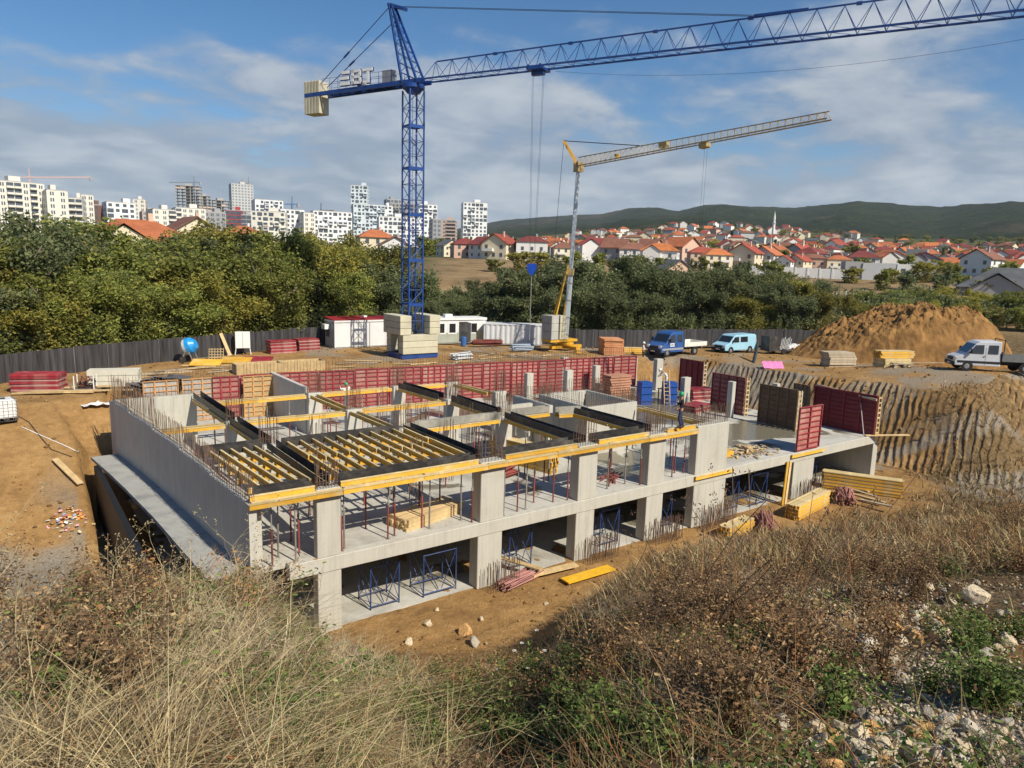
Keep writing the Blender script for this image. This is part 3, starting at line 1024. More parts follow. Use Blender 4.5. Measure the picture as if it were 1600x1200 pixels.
# ------------------------------------------------------------------ steel props
def make_prop(m):
    t = thing('steel_prop', '', 'prop')
    MB().box(-.07, .07, -.07, .07, 0, .012).build('base_plate', STEEL, t)
    MB().tube((0, 0, .012), (0, 0, 1.42), .034, .034, 8).build('outer_tube', m, t)
    MB().tube((0, 0, 1.42), (0, 0, 2.20), .026, .026, 8).build('inner_tube', STEEL, t)
    MB().tube((0, 0, 1.34), (0, 0, 1.46), .046, .046, 8).tube((-.1, 0, 1.38), (.1, 0, 1.38), .009, .009, 5).build('collar', STEEL, t)
    MB().box(-.08, .08, -.06, .06, 2.20, 2.235).build('head_plate', STEEL, t)
    return t


PR = [make_prop(PROPRED), make_prop(mat('prop_grey', (0.22, 0.20, 0.18), 0.6, 0.3, 3.0, dirt=(0.2, 0.12, 0.08), dirt_amt=0.7, rnd=0.3))]
_used = [False, False]


def prop(x, y, label, group, lean=0.0, z=0.0, kind=None):
    k = (0 if random.random() < .62 else 1) if kind is None else kind
    if _used[k]:
        o = copy_tree(PR[k])
    else:
        o = PR[k]
        _used[k] = True
    o.location = (x, y, z)
    o.rotation_euler = (random.uniform(-lean, lean), random.uniform(-lean, lean), random.uniform(0, 3))
    tag(o, label, 'prop', group)
    return o


BAY = [('left of the first front column', [-1.5, -1.1, -.7, -.35], 0.35), ('between the first and second front column', [1.0, 1.15, 2.9, 3.25, 4.55, 4.75, 6.3, 6.55], 0.35), ('between the second and third front column', [8.1, 8.9, 9.35, 10.2, 11.0, 11.7], 0.35),
       ('between the third and fourth front column', [13.25, 14.4, 14.75, 15.7, 16.2], 0.35), ('between the fourth and the broad front column', [17.8, 18.6, 19.3, 19.7], 0.4)]
for nm, xl, y in BAY:
    for i, x in enumerate(xl):
        prop(x, y + random.uniform(-.15, .6), 'slim steel prop %s, %s from the left' % (nm, nth(i + 1)), 'front row props', .014)
ROWS = [('under the joist fields', 2.0, [-1.4, -.2, 1.5, 2.7, 3.9, 5.1, 6.2]), ('under the back half of the joist fields', 4.6, [-1.5, 1.3, 2.5, 3.8, 5.0, 6.1, 8.0, 12.4]), ('under the first inner beam line', 6.9, [-1.2, 1.4, 2.6, 3.8, 5.2, 7.7, 8.8, 9.8, 10.9, 11.9, 13.6, 14.5, 15.4]),
        ('between the first and second inner beam line', 9.4, [.3, .7, 6.4, 6.9, 12.5, 12.9]), ('under the second inner beam line', 12.15, [-2.4, -1.4, 1.3, 2.4, 3.6, 4.8, 7.5, 8.6, 9.7, 10.8, 11.8]), ('between the second and third inner beam line', 14.8, [.3, .7, 6.3, 6.7, 12.0, 12.4]),
        ('under the third inner beam line', 17.6, [1.4, 2.6, 3.8, 5.0, 7.4, 8.5, 9.6, 10.7, 13.0, 14.2]), ('under the strip behind the third column', 3.2, [12.5, 12.9, 16.8, 17.2, 21.1, 21.5])]
for nm, y, xl in ROWS:
    for i, x in enumerate(xl):
        prop(x + random.uniform(-.08, .08), y + random.uniform(-.2, .2), 'steel prop %s, %s from the left' % (nm, nth(i + 1)), 'inner props', .012)
KIDS.clear()

# ------------------------------------------------------------------ wall formwork panels
_rib = {}


def make_panel(w_, h_, frame, face, name, label, loc, rz, group, nrib=8, nver=3, faceside=1):
    """panel standing on its long edge; ribs on the side facing local -Y"""
    t = thing(name, label, 'formwork panel', loc, rz, group)
    key = (round(w_, 2), round(h_, 2), frame.name)
    if key not in _rib:
        rib = MB().box(-w_ / 2 + .06, w_ / 2 - .06, -0.062, 0.0, -.024, .024).mesh('rib', frame)
        ver = MB().box(-.04, .04, -0.075, 0.0, 0.06, h_ - .06).mesh('upright', frame)
        b = MB()
        b.box(-w_ / 2, w_ / 2, -.085, 0, 0, .055).box(-w_ / 2, w_ / 2, -.085, 0, h_ - .055, h_)
        b.box(-w_ / 2, -w_ / 2 + .06, -.086, 0, .055, h_ - .055).box(w_ / 2 - .06, w_ / 2, -.086, 0, .055, h_ - .055)
        fr = b.mesh('frame', frame)
        fc = MB().box(-w_ / 2 + .005, w_ / 2 - .005, 0.001, 0.022, 0.004, h_ - .004).mesh('plywood_face', face)
        _rib[key] = (rib, ver, fr, fc)
    rib, ver, fr, fc = _rib[key]
    mk('frame', fr, t)
    mk('plywood_face', fc, t)
    for i in range(nrib):
        mk('rib', rib, t, (0, -0.001, h_ * (i + 1) / (nrib + 1)))
    for i in range(nver):
        x = -w_ / 2 + w_ * (i + 1) / (nver + 1)
        mk('upright', ver, t, (x, -0.004, 0))
    return t


p0, p1 = Vector((4.2, 24.72, 0)), Vector((37.2, 21.35, 0))
ang = math.atan2(p1.y - p0.y, p1.x - p0.x)
n = 13
Lw = (p1 - p0).length / n
for i in range(n):
    c = p0.lerp(p1, (i + .5) / n)
    hgt = 2.75 - 0.02 * i + random.uniform(-.03, .03)
    make_panel(2.5, 2.7, RED, REDPLY, 'wall_formwork', 'red steel-framed panel on the back wall, %s from the left' % nth(i + 1), (c.x, c.y + random.uniform(-.02, .02), 0.0 + random.uniform(-.02, .04)), ang, 'red panels of the back wall', 8, 2 + i % 3)
# timber-ribbed panels at the back left
TIMB = mat('ochre_timber', (0.52, 0.27, 0.10), 0.75, 0.2, 3.0, dirt=(0.3, 0.2, 0.12), dirt_amt=0.5, rnd=0.15)
GREYPLY = mat('grey_plywood', (0.33, 0.31, 0.28), 0.8, 0.25, 1.5, rnd=0.1)
for i, (x, w_, m1, m2) in enumerate([(-0.6, 2.0, TIMB, GREYPLY), (1.5, 1.8, TIMB, GREYPLY), (3.2, 1.7, RED, REDPLY), (5.1, 1.9, TIMB, WOOD)]):
    make_panel(w_, 2.7, m1, m2, 'wall_formwork', ('red panel' if m1 is RED else 'ochre timber-ribbed panel') + ' at the back left corner, %s from the left' % nth(i + 1), (x, 24.45 - (0.0 if i != 3 else .5), 0.02), 0.0, 'panels of the back left corner', 7, 2)
# panels standing on the right half of the floor (plane runs into the depth)
BROWNP = mat('brown_timber_form', (0.17, 0.10, 0.055), 0.8, 0.25, 2.0, dirt=(0.26, 0.2, 0.14), dirt_amt=0.5)
DKRED = mat('dark_red_form', (0.20, 0.020, 0.030), 0.55, 0.2, 1.5, dirt=(0.24, 0.12, 0.10), dirt_amt=0.3, rnd=0.1)
for lab, x, y, w_, h_, m1, m2, nr in [
        ('maroon panel standing below the blue truck', 38.95, 16.6, 2.5, 2.8, DKRED, DKRED, 7),
        ('maroon panel with an open timber end below the van', 35.0, 9.8, 2.9, 2.75, DKRED, REDPLY, 7),
        ('brown timber lattice panel left of the lone red panel', 34.1, 5.0, 2.9, 2.7, BROWNP, BROWNP, 7),
        ('large maroon panel at the right end of the floor', 37.3, 2.1, 4.4, 2.65, DKRED, DKRED, 8),
        ('narrow timber panel beside the large maroon panel', 37.2, 5.2, 1.3, 2.6, BROWNP, WOODD, 7)]:
    make_panel(w_, h_, m1, m2, 'wall_formwork', lab, (x, y, 0.02), -PI / 2, 'panels on the right half of the floor', nr, 3)
make_panel(2.35, 2.6, RED, REDPLY, 'wall_formwork', 'bright red ladder-like panel standing at the front edge of the floor', (29.95, 0.08, 0.08), 0.0, None, 7, 1)
# end cheeks of the wall forms and their top rails
for i, (x, y, h_) in enumerate([(39.0, 15.25, 2.75), (35.1, 8.2, 2.75), (37.5, -.12, 2.65), (33.9, 3.3, 2.7)]):
    t = thing('form_end_ladder', 'pale timber end of a wall form, %s' % ['behind the green-helmeted worker', 'below the light blue van', 'at the right corner of the floor', 'next to the lone red panel'][i], 'timber form', (x, y, 0.02), 0, 'ends of the wall forms')
    MB().box(-.2, -.13, -.05, .03, 0, h_).build('stile', WOOD if i else WOODD, t)
    MB().box(.13, .2, -.05, .03, 0, h_).build('stile', WOOD, t)
    for k in range(8):
        MB().box(-.128, .128, -.05, .02, .15 + k * .33, .24 + k * .33).build('rung', WOOD, t)
o = MB().bar((38.0, 4.6, 2.6), (37.1, -.1, 2.42), .1, .14).build('timber_rail', WOODD)
tag(o, 'long weathered rail along the top of the large maroon panel', 'rail')
o = MB().bar((36.75, 0.2, 0.06), (39.4, -1.3, 0.1), .28, .05).build('plank', WOOD)
tag(o, 'pale plank jutting out over the right corner of the floor', 'plank')
o = MB().tube((36.4, .1, .1), (37.1, .9, 2.0), .03, .03, 8).build('push_prop', mat('grey_pink_steel', (0.42, 0.36, 0.36), 0.5))
tag(o, 'slanting steel brace of the large maroon panel', 'brace')
for i, (x0, x1, z) in enumerate([(19.8, 22.9, -.02), (28.2, 31.6, -.02)]):
    ibeam((x0, -.10), (x1, -.10), z - .2, 'yellow beam nailed to the floor edge below the %s' % ['broad column', 'lone red panel'][i], 'beams on the floor edge')
# ------------------------------------------------------------------ tower crane
CRB = mat('crane_blue', (0.008, 0.050, 0.23), 0.42, 0.18, 0.8, dirt=(0.05, 0.10, 0.24), dirt_amt=0.4, spec=0.5)
BALL = mat('ballast_concrete', (0.52, 0.49, 0.36), 0.85, 0.12, 0.8, dirt=(0.36, 0.33, 0.24), dirt_amt=0.5, rnd=0.06, bump=0.1)
CABLE = mat('steel_cable', (0.03, 0.035, 0.05), 0.5, 0.1)
WHITEP = mat('white_paint', (0.74, 0.74, 0.71), 0.5, 0.05, 1.5, dirt=(0.5, 0.48, 0.44), dirt_amt=0.35)
base = Vector((21.2, 33.1, 2.0))
cr = thing('tower_crane', 'tall blue tower crane on a cream ballast base', 'crane', base)
# base frame and ballast
MB().box(-1.75, 1.75, -1.5, -1.2, 0.05, 0.42).box(-1.75, 1.75, 1.0, 1.3, 0.05, 0.42).box(-1.75, -1.45, -1.2, 1.0, 0.05, 0.42).box(1.45, 1.75, -1.2, 1.0, 0.05, 0.42).build('base_frame', CRB, cr)
for k in range(12):
    MB().box(-1.25 + k * .215, -1.15 + k * .215, -1.5, -1.42, .0, .05).build('base_foot', CRB, cr)
for k in range(3):
    z = 0.44 + k * 0.55
    MB().box(-1.7, 1.7, -1.62, -0.75, z, z + .53).build('ballast_block', BALL, cr, bevel=0.03)
    MB().box(-1.7, 1.7, 0.75, 1.55, z, z + .53).build('ballast_block', BALL, cr, bevel=0.03)
for k in range(3):
    z = 2.10 + k * 0.55
    MB().box(-1.98, -0.92, -1.65, 1.6, z, z + .53).build('ballast_block', BALL, cr, bevel=0.03)
    MB().box(0.86, 1.9, -1.65, 1.6, z, z + .53).build('ballast_block', BALL, cr, bevel=0.03)
# mast sections
MW = 0.66
ROT = math.atan2(-0.901, 0.433)


def mast_section(z0, z1, r=0.075):
    b = MB()
    for sx in (-1, 1):
        for sy in (-1, 1):
            b.bar((sx * MW, sy * MW, z0), (sx * MW, sy * MW, z1), .11, .11)
    n = max(2, round((z1 - z0) / 1.35))
    h = (z1 - z0) / n
    cs = [(-MW, -MW), (MW, -MW), (MW, MW), (-MW, MW)]
    for k in range(n):
        for i in range(4):
            a, c = cs[i], cs[(i + 1) % 4]
            if k % 2:
                a, c = c, a
            b.tube((*a, z0 + k * h), (*c, z0 + (k + 1) * h), .032, .032, 5, False)
            b.tube((*cs[i], z0 + k * h), (*cs[(i + 1) % 4], z0 + k * h), .026, .026, 5, False)
    for i in range(4):
        a, c = cs[i], cs[(i + 1) % 4]
        b.bar((*a, z0 + .05), (*c, z0 + .05), .08, .16)
    # ladder inside
    for s in (-.18, .18):
        b.tube((s, .45, z0), (s, .45, z1), .018, .018, 4, False)
    for k in range(int((z1 - z0) / .3)):
        b.tube((-.18, .45, z0 + k * .3), (.18, .45, z0 + k * .3), .012, .012, 4, False)
    o = b.build('mast_section', CRB, cr)
    return o


zs = [0.4, 4.6, 8.4, 12.2, 16.0, 19.4, 22.3]
for a, c in zip(zs, zs[1:]):
    mast_section(a, c)
    if a > 1:
        MB().box(-MW - .02, MW + .02, -MW - .05, -MW + .02, a - .13, a + .14).build('climbing_collar', CRB, cr)
MB().lathe([(.55, 22.1), (.75, 22.35), (.95, 22.45), (.95, 22.75), (.7, 22.8)], 20).build('slewing_ring', CRB, cr)
jd = Vector((0.433, -0.901, 0.0)).normalized()
jn = Vector((-jd.y, jd.x, 0))
JZ = 22.95


def J(s, off, z):
    return jd * s + jn * off + Vector((0, 0, z))


# turntable frame + counter jib
b = MB()
for o_ in (-.55, .55):
    b.bar(J(-11.6, o_, JZ - .25), J(1.4, o_, JZ - .0), .16, .34)
for k in range(13):
    s = -11.2 + k * 1.0
    b.bar(J(s, -.55, JZ - .22 + .02 * k), J(s, .55, JZ - .22 + .02 * k), .1, .12)
b.build('counter_jib', CRB, cr)
MB().bar(J(-9.5, 0, JZ - .07), J(-1.0, 0, JZ + .1), .8, .05).build('counter_jib_walkway', CRB, cr)
for side in (-.6, .6):
    b = MB()
    for k in range(10):
        b.tube(J(-9.5 + k * .9, side, JZ - .05), J(-9.5 + k * .9, side, JZ + 1.0), .018, .018, 4, False)
    for zz_ in (.5, 1.0):
        b.tube(J(-9.5, side, JZ + zz_), J(-1.4, side, JZ + zz_), .016, .016, 4, False)
    b.build('handrail', CRB, cr)
for k in range(5):
    s = -11.5 + k * .37
    MB().bar(J(s, 0, JZ - 1.85), J(s, 0, JZ + .95), 1.25, .33, up=tuple(jd)).build('counterweight_block', BALL, cr, bevel=0.03)
MB().box(-.5, .5, -.35, .35, 0, 1.0).xf(Matrix.Translation(J(-2.5, 0, JZ + .15)) @ Matrix.Rotation(math.atan2(jd.y, jd.x), 4, 'Z')).build('electric_cabinet', mat('cabinet_grey', (0.25, 0.26, 0.27), 0.5), cr)
MB().tube(J(-5.6, -.3, JZ + .45), J(-5.6, .3, JZ + .45), .33, .33, 14).build('hoist_drum', STEEL, cr)
# company letters on the counter jib
SG = Matrix.Translation(J(-6.6, .72, JZ + .28)) @ Matrix.Rotation(math.atan2(jd.y, jd.x), 4, 'Z') @ Matrix.Rotation(math.radians(0), 4, 'X')
# letters are drawn in a plane whose x runs along the jib towards the tower, facing the photographer
LET = {'E': [(0, 0, 1.0, .26), (0, .46, .92, .26), (.16, .92, .84, .26)],
       'B': [(0, 0, 1.0, .24), (0, .47, .95, .24), (0, .94, .95, .24), (0, 0, .26, 1.18), (.8, .1, .26, .4), (.78, .62, .26, .42)],
       'T': [(0, .94, 1.05, .24), (.42, 0, .27, 1.0)]}
side = -1.0 if (CAM - base).to_2d().dot(jn.to_2d()) < 0 else 1.0
for ch, s0 in (('E', -7.3), ('B', -6.05), ('T', -4.8)):
    b = MB()
    for x, z, w_, h_ in LET[ch]:
        b.bar(J(s0 + x, side * .70, JZ + .22 + z + h_ / 2), J(s0 + x + w_, side * .70, JZ + .22 + z + h_ / 2), .05, h_)
    o = b.build('sign_letter', mat('sign_white', (.86, .86, .85), .5, .02), cr)
    b = MB()
    for x, z, w_, h_ in LET[ch]:
        b.bar(J(s0 + x - .06, side * .62, JZ + .20 + z + h_ / 2), J(s0 + x + w_ + .06, side * .62, JZ + .20 + z + h_ / 2), .06, h_ + .10)
    b.build('letter_backing', CRB, o)
# tower head: A-frame leaning back over the counter jib
apex = J(-2.15, 0, JZ + 6.35)
b = MB()
fr_ = [J(.75, -.6, JZ), J(.75, .6, JZ)]
bk_ = [J(-.75, -.6, JZ), J(-.75, .6, JZ)]
tops = [apex + jn * s for s in (-.22, .22)]
for p, q in ((fr_[0], tops[0]), (fr_[1], tops[1]), (bk_[0], tops[0] - jd * .25), (bk_[1], tops[1] - jd * .25)):
    b.bar(p, q, .16, .16)
for k in range(8):
    t0, t1 = k / 8, (k + 1) / 8
    for a, c in ((fr_[0], fr_[1]), (bk_[0], bk_[1])):
        ta, tb = tops
        b.tube(a.lerp(ta, t0), c.lerp(tb, t0), .03, .03, 4, False)
        b.tube(a.lerp(ta, t0), c.lerp(tb, t1), .03, .03, 4, False)
    for i in (0, 1):
        b.tube(fr_[i].lerp(tops[i], t0), bk_[i].lerp(tops[i] - jd * .25, t1), .03, .03, 4, False)
b.build('tower_head', CRB, cr)
MB().bar(apex + jd * -.4, apex + jd * 1.3 + Vector((0, 0, -.55)), .5, .25).build('head_pulley_frame', CRB, cr)
# jib sections, triangular: one top chord, two bottom chords
JH, JW, SEC = 1.42, 0.62, 6.4
for k in range(8):
    s0, s1 = 1.4 + k * SEC, 1.4 + (k + 1) * SEC
    b = MB()
    hh = JH + 0.06 * k
    for o_ in (-JW, JW):
        b.bar(J(s0, o_, JZ + .05), J(s1, o_, JZ + .05), .10, .12)
    t0 = s0 + (.9 if k == 0 else 0)
    b.bar(J(t0, 0, JZ + hh), J(s1, 0, JZ + hh + .06), .09, .09)
    m = 4
    st = SEC / m
    for i in range(m):
        a = s0 + i * st
        for o_ in (-JW, JW):
            b.tube(J(a, o_, JZ + .08), J(a + st / 2, 0, JZ + hh), .024, .024, 5, False)
            b.tube(J(a + st / 2, 0, JZ + hh), J(a + st, o_, JZ + .08), .024, .024, 5, False)
        b.tube(J(a, -JW, JZ + .05), J(a + st, JW, JZ + .05), .022, .022, 4, False)
        b.tube(J(a, -JW, JZ + .05), J(a, JW, JZ + .05), .022, .022, 4, False)
    b.build('jib_section', CRB, cr)
    MB().box(-.16, .16, -.09, .09, -.09, .09).xf(Matrix.Translation(J(s1, 0, JZ + hh + .04)) @ Matrix.Rotation(math.atan2(jd.y, jd.x), 4, 'Z')).build('jib_joint', CRB, cr)
# pendant lines and ropes
b = MB()
hang = J(27.5, 0, JZ + JH + .3)
for s in (-.12, .12):
    b.tube(apex + jd * 1.2 + Vector((0, 0, -.35)) + jn * s, hang + jn * s + Vector((0, 0, 0)), .02, .02, 5, False)
b.build('jib_pendant', CABLE, cr)
MB().bar(J(27.2, 0, JZ + JH + .34), J(30.5, 0, JZ + JH + .32), .14, .16).build('pendant_bracket', CRB, cr)
for s in (-.45, .45):
    b = MB()
    q = J(-10.6, s, JZ + .1)
    p = apex - jd * .2 + jn * s * .4 + Vector((0, 0, -.2 if s < 0 else -1.4))
    b.tube(p, q, .035, .035, 5, False)
    mid = p.lerp(q, .55)
    b.tube(mid - (q - p).normalized() * .35, mid + (q - p).normalized() * .35, .09, .09, 6)
    b.build('counter_jib_pendant', CRB, cr)
b = MB()
pts = [J(13 + 37 * t, 0.1, JZ - .30 - 1.5 * 4 * t * (1 - t)) for t in [i / 16 for i in range(17)]]
b.path(pts, .010, 4)
b.build('trolley_rope', CABLE, cr)
# trolley, hoist ropes, hook
TS = 11.6
b = MB()
b.box(-.65, .65, -.75, .75, -.12, .06).box(-.5, .5, -.2, .2, -.42, -.12)
for sx in (-.5, .5):
    for sy in (-.7, .7):
        b.tube((sx, sy - .06, .12), (sx, sy + .06, .12), .12, .12, 8)
b.xf(Matrix.Translation(J(TS, 0, JZ - .06)) @ Matrix.Rotation(math.atan2(jd.y, jd.x), 4, 'Z')).build('trolley', CRB, cr)
HZ = 7.95
b = MB()
for sx, sy in ((-.45, -.1), (-.45, .1), (.45, -.1), (.45, .1)):
    p = J(TS, 0, JZ - .4) + jd * sx + jn * sy
    q = J(TS, 0, HZ + .5) + jd * sx * .45 + jn * sy
    b.tube(p, q, .009, .009, 4, False)
b.build('hoist_rope', CABLE, cr)
b = MB()
b.poly([(-.36, -.14, .45), (.36, -.14, .45), (.40, -.14, .1), (.12, -.14, -.42), (-.12, -.14, -.42), (-.40, -.14, .1)], (0, .28, 0))
b.xf(Matrix.Translation(J(TS, 0, HZ)) @ Matrix.Rotation(-YAW, 4, 'Z')).build('hook_block', mat('hook_blue', (0.008, 0.055, 0.36), 0.4), cr)
MB().tube(J(TS, 0, HZ - .42), J(TS, 0, HZ - 5.6), .03, .03, 5, False).build('lifting_sling', mat('sling_grey', (0.28, 0.28, 0.25), 0.7), cr)

# ------------------------------------------------------------------ small yellow self-erecting crane
CRY = mat('crane_yellow', (0.60, 0.33, 0.03), 0.5, 0.15, 1.0, dirt=(0.30, 0.20, 0.09), dirt_amt=0.5)
GALV = mat('galvanised_tube', (0.47, 0.52, 0.55), 0.45, 0.1, 0.6, metal=0.3, dirt=(0.30, 0.33, 0.35), dirt_amt=0.4)
OLDY = mat('faded_yellow', (0.46, 0.34, 0.15), 0.6, 0.2, 1.5, dirt=(0.22, 0.15, 0.09), dirt_amt=0.6)
b0 = Vector((37.3, 31.2, 2.0))
yc = thing('small_crane', 'small yellow self-erecting crane with a grey tube mast', 'crane', b0)
top = at_d(904, 262, math.hypot(37.3 - CAM.x, 31.2 - CAM.y)) - b0
foot = at_d(883, 535, math.hypot(37.3 - CAM.x, 31.2 - CAM.y)) - b0
vr = Vector((CR.x, CR.y, 0)).normalized()
MB().box(-1.9, 1.9, -.25, .25, .25, .55).box(-.25, .25, -1.9, -.252, .25, .55).box(-.25, .25, .252, 1.9, .25, .55).build('cross_base', CRY, yc)
for sx, sy in ((-1.75, 0), (1.75, 0), (0, -1.75), (0, 1.75)):
    MB().box(sx - .3, sx + .3, sy - .3, sy + .3, 0.0, .06).tube((sx, sy, .06), (sx, sy, .4), .07, .07, 8).build('outrigger_foot', CRY, yc)
MB().lathe([(.75, .56), (.8, .7), (.8, .85), (.5, .95)], 18).build('slewing_ring', CRY, yc)
MB().box(-2.5, .9, -.7, .7, .96, 1.2).build('turntable', CRY, yc)
for k, (x0, x1) in enumerate(((-2.5, -1.62), (-1.45, -.62))):
    for j in range(3):
        MB().box(x0, x1, -.78, .78, 1.21 + j * .78, 1.21 + j * .78 + .765).build('ballast_slab', BALL if k else mat('ballast_grey', (0.40, 0.395, 0.36), 0.85, 0.15, 1.0, dirt=(0.25, 0.24, 0.2), dirt_amt=0.5), yc, bevel=0.03)
knee = foot.lerp(top, .40)
MB().bar(foot, knee, .52, .52).build('lower_mast', GALV, yc, bevel=0.05)
MB().bar(knee - (top - foot).normalized() * .1, knee + (top - foot).normalized() * .55, .7, .7).build('mast_joint', OLDY, yc)
MB().bar(knee, top, .40, .40).build('upper_mast', GALV, yc, bevel=0.04)
for k in range(4):
    q = foot.lerp(knee, .12 + .25 * k)
    MB().bar(q, q + (top - foot).normalized() * .08, .6, .6).build('mast_flange', STEEL, yc)
b = MB().bar(Vector((-2.2, -.3, 1.2)), knee + Vector((-.35, 0, .9)), .12, .12).bar(Vector((-2.2, .3, 1.2)), knee + Vector((-.35, 0, .7)), .12, .12)
b.build('erecting_strut', CRY, yc)
MB().bar(Vector((-1.0, -.3, 1.2)), foot.lerp(knee, .62) + Vector((-.3, 0, 0)), .1, .1).build('erecting_cylinder', CRY, yc)
tipw = at_d(1296, 186, 58.0) - b0
root = top + Vector((0, 0, .1))
jy = (tipw - root).normalized()
side_ = jy.cross(Vector((0, 0, 1))).normalized()
Lj = (tipw - root).length
upv = side_.cross(jy)
nsec = 5
for k in range(nsec):
    b = MB()
    s0, s1 = Lj * k / nsec, Lj * (k + 1) / nsec
    hh0 = .85 - .32 * k / nsec
    hh1 = .85 - .32 * (k + 1) / nsec
    for o_ in (-.4, .4):
        b.bar(root + jy * s0 + side_ * o_, root + jy * s1 + side_ * o_, .07, .09)
    b.bar(root + jy * s0 + upv * hh0, root + jy * s1 + upv * hh1, .07, .07)
    m = 8
    for i in range(m):
        a0 = s0 + (s1 - s0) * i / m
        a1 = s0 + (s1 - s0) * (i + 1) / m
        hm = hh0 + (hh1 - hh0) * (i + .5) / m
        for o_ in (-.4, .4):
            b.tube(root + jy * a0 + side_ * o_, root + jy * (a0 + a1) / 2 + upv * hm, .02, .02, 4, False)
            b.tube(root + jy * (a0 + a1) / 2 + upv * hm, root + jy * a1 + side_ * o_, .02, .02, 4, False)
        b.tube(root + jy * a0 - side_ * .4, root + jy * a1 + side_ * .4, .015, .015, 4, False)
    b.build('jib_section', OLDY, yc)
MB().bar(root + jy * Lj * .56 + upv * -.25, root + jy * Lj * .59 + upv * -.2, .7, .38).build('trolley', OLDY, yc)
MB().bar(root + jy * Lj * .39 + upv * .42, root + jy * Lj * .425 + upv * .45, .4, .42).build('hinge_frame', OLDY, yc)
MB().bar(root + jy * Lj * .19 + upv * .25, root + jy * Lj * .20 + upv * .3, .45, .36).build('hinge_frame', CRY, yc)
hd = at_d(881, 220, math.hypot(37.3 - CAM.x, 31.2 - CAM.y)) - b0
b = MB()
for o_ in (-.22, .22):
    b.bar(root + side_ * o_, hd + side_ * o_ * .5, .12, .14)
for k in range(6):
    b.tube(root.lerp(hd, k / 6) - side_ * .2, root.lerp(hd, (k + 1) / 6) + side_ * .15, .02, .02, 4, False)
b.build('head_strut', CRY, yc)
MB().bar(root - Vector((0, 0, .5)), root + Vector((0, 0, .35)), .7, .7).build('mast_head', OLDY, yc)
MB().tube(hd, root + jy * Lj * .30 + upv * .8, .04, .04, 5, False).build('jib_tie', CABLE, yc)
MB().tube(hd, Vector((-2.3, 0, 3.6)), .02, .02, 4, False).build('rear_rope', CABLE, yc)
b = MB()
tr = root + jy * Lj * .58 + upv * -.5
for s in (-.2, .2):
    b.tube(tr + side_ * s, tr + side_ * s + Vector((0, 0, -6.5)), .008, .008, 4, False)
b.build('hoist_rope', CABLE, yc)
# ------------------------------------------------------------------ fence
def streaky(name, a, bcol, rough=0.7):
    m = bpy.data.materials.new(name)
    m.use_nodes = True
    t = NT(m.node_tree)
    for n in list(m.node_tree.nodes):
        m.node_tree.nodes.remove(n)
    vec = t.n('ShaderNodeTexCoord').outputs['Object']
    oi = t.n('ShaderNodeObjectInfo').outputs['Random']
    v2 = t.n('ShaderNodeVectorMath', operation='ADD', ins={0: vec, 1: t.n('ShaderNodeCombineXYZ', ins={0: t.math('MULTIPLY', oi, 40.0)}).outputs[0]}).outputs[0]
    st = t.noise(t.n('ShaderNodeMapping', ins={'Vector': v2, 'Scale': (4.0, 4.0, 0.25)}).outputs[0], 1.0, 5, 0.65)
    c = t.ramp(st, [(0.35, a), (0.68, bcol)])
    p = t.n('ShaderNodeBsdfPrincipled', ins={'Base Color': c, 'Roughness': rough})
    t.n('ShaderNodeOutputMaterial', ins={'Surface': p.outputs[0]})
    MATS[name] = m
    return m


FEN = streaky('fence_sheet', (0.020, 0.019, 0.021), (0.078, 0.075, 0.077), 0.5)
FPTS = [(-22, 22.5), (-14.5, 27.3), (-8.55, 31.7), (-6.4, 33.4), (-2.0, 36.0), (3.6, 38.9), (10.0, 41.6), (15.8, 44.2), (24, 45.2), (31, 44.4), (37.2, 40.8), (40.8, 33.6), (46, 31.3), (55.2, 28.9), (66.6, 24.4), (73, 21.5)]
fen = thing('site_fence', 'dark sheet-metal site fence in front of the trees', 'fence', (0, 0, 0))
fmesh = {}


def fence_sheet(L, h):
    key = (round(L, 2), round(h, 2))
    if key not in fmesh:
        b = MB()
        nseg = int(L / .14)
        vs, fs = [], []
        for i in range(nseg + 1):
            x = L * i / nseg
            y = 0.018 if (i // 2) % 2 else -0.018
            vs += [(x, y, 0), (x, y, h)]
        for i in range(nseg):
            fs.append((2 * i, 2 * i + 2, 2 * i + 3, 2 * i + 1))
        b.add(vs, fs)
        # back skin gives it thickness
        b.add([(v[0], v[1] + .012, v[2]) for v in vs], [f[::-1] for f in fs])
        fmesh[key] = b.mesh('fence_sheet', FEN)
    return fmesh[key]


for (ax, ay), (bx, by) in zip(FPTS, FPTS[1:]):
    L = math.hypot(bx - ax, by - ay)
    n = max(1, round(L / 2.2))
    a = math.atan2(by - ay, bx - ax)
    for i in range(n):
        x, y = ax + (bx - ax) * i / n, ay + (by - ay) * i / n
        z = yard_z(x, y) - .08
        o = mk('fence_sheet', fence_sheet(L / n - .01, 1.85), fen, (x, y, float(z) + random.uniform(-.03, .05)))
        o.rotation_euler = (random.uniform(-.02, .02), 0, a)
        MB().box(-.03, .03, .03, .09, -.4, 1.9).build('fence_post', STEEL, fen).location = (x, y, float(z))

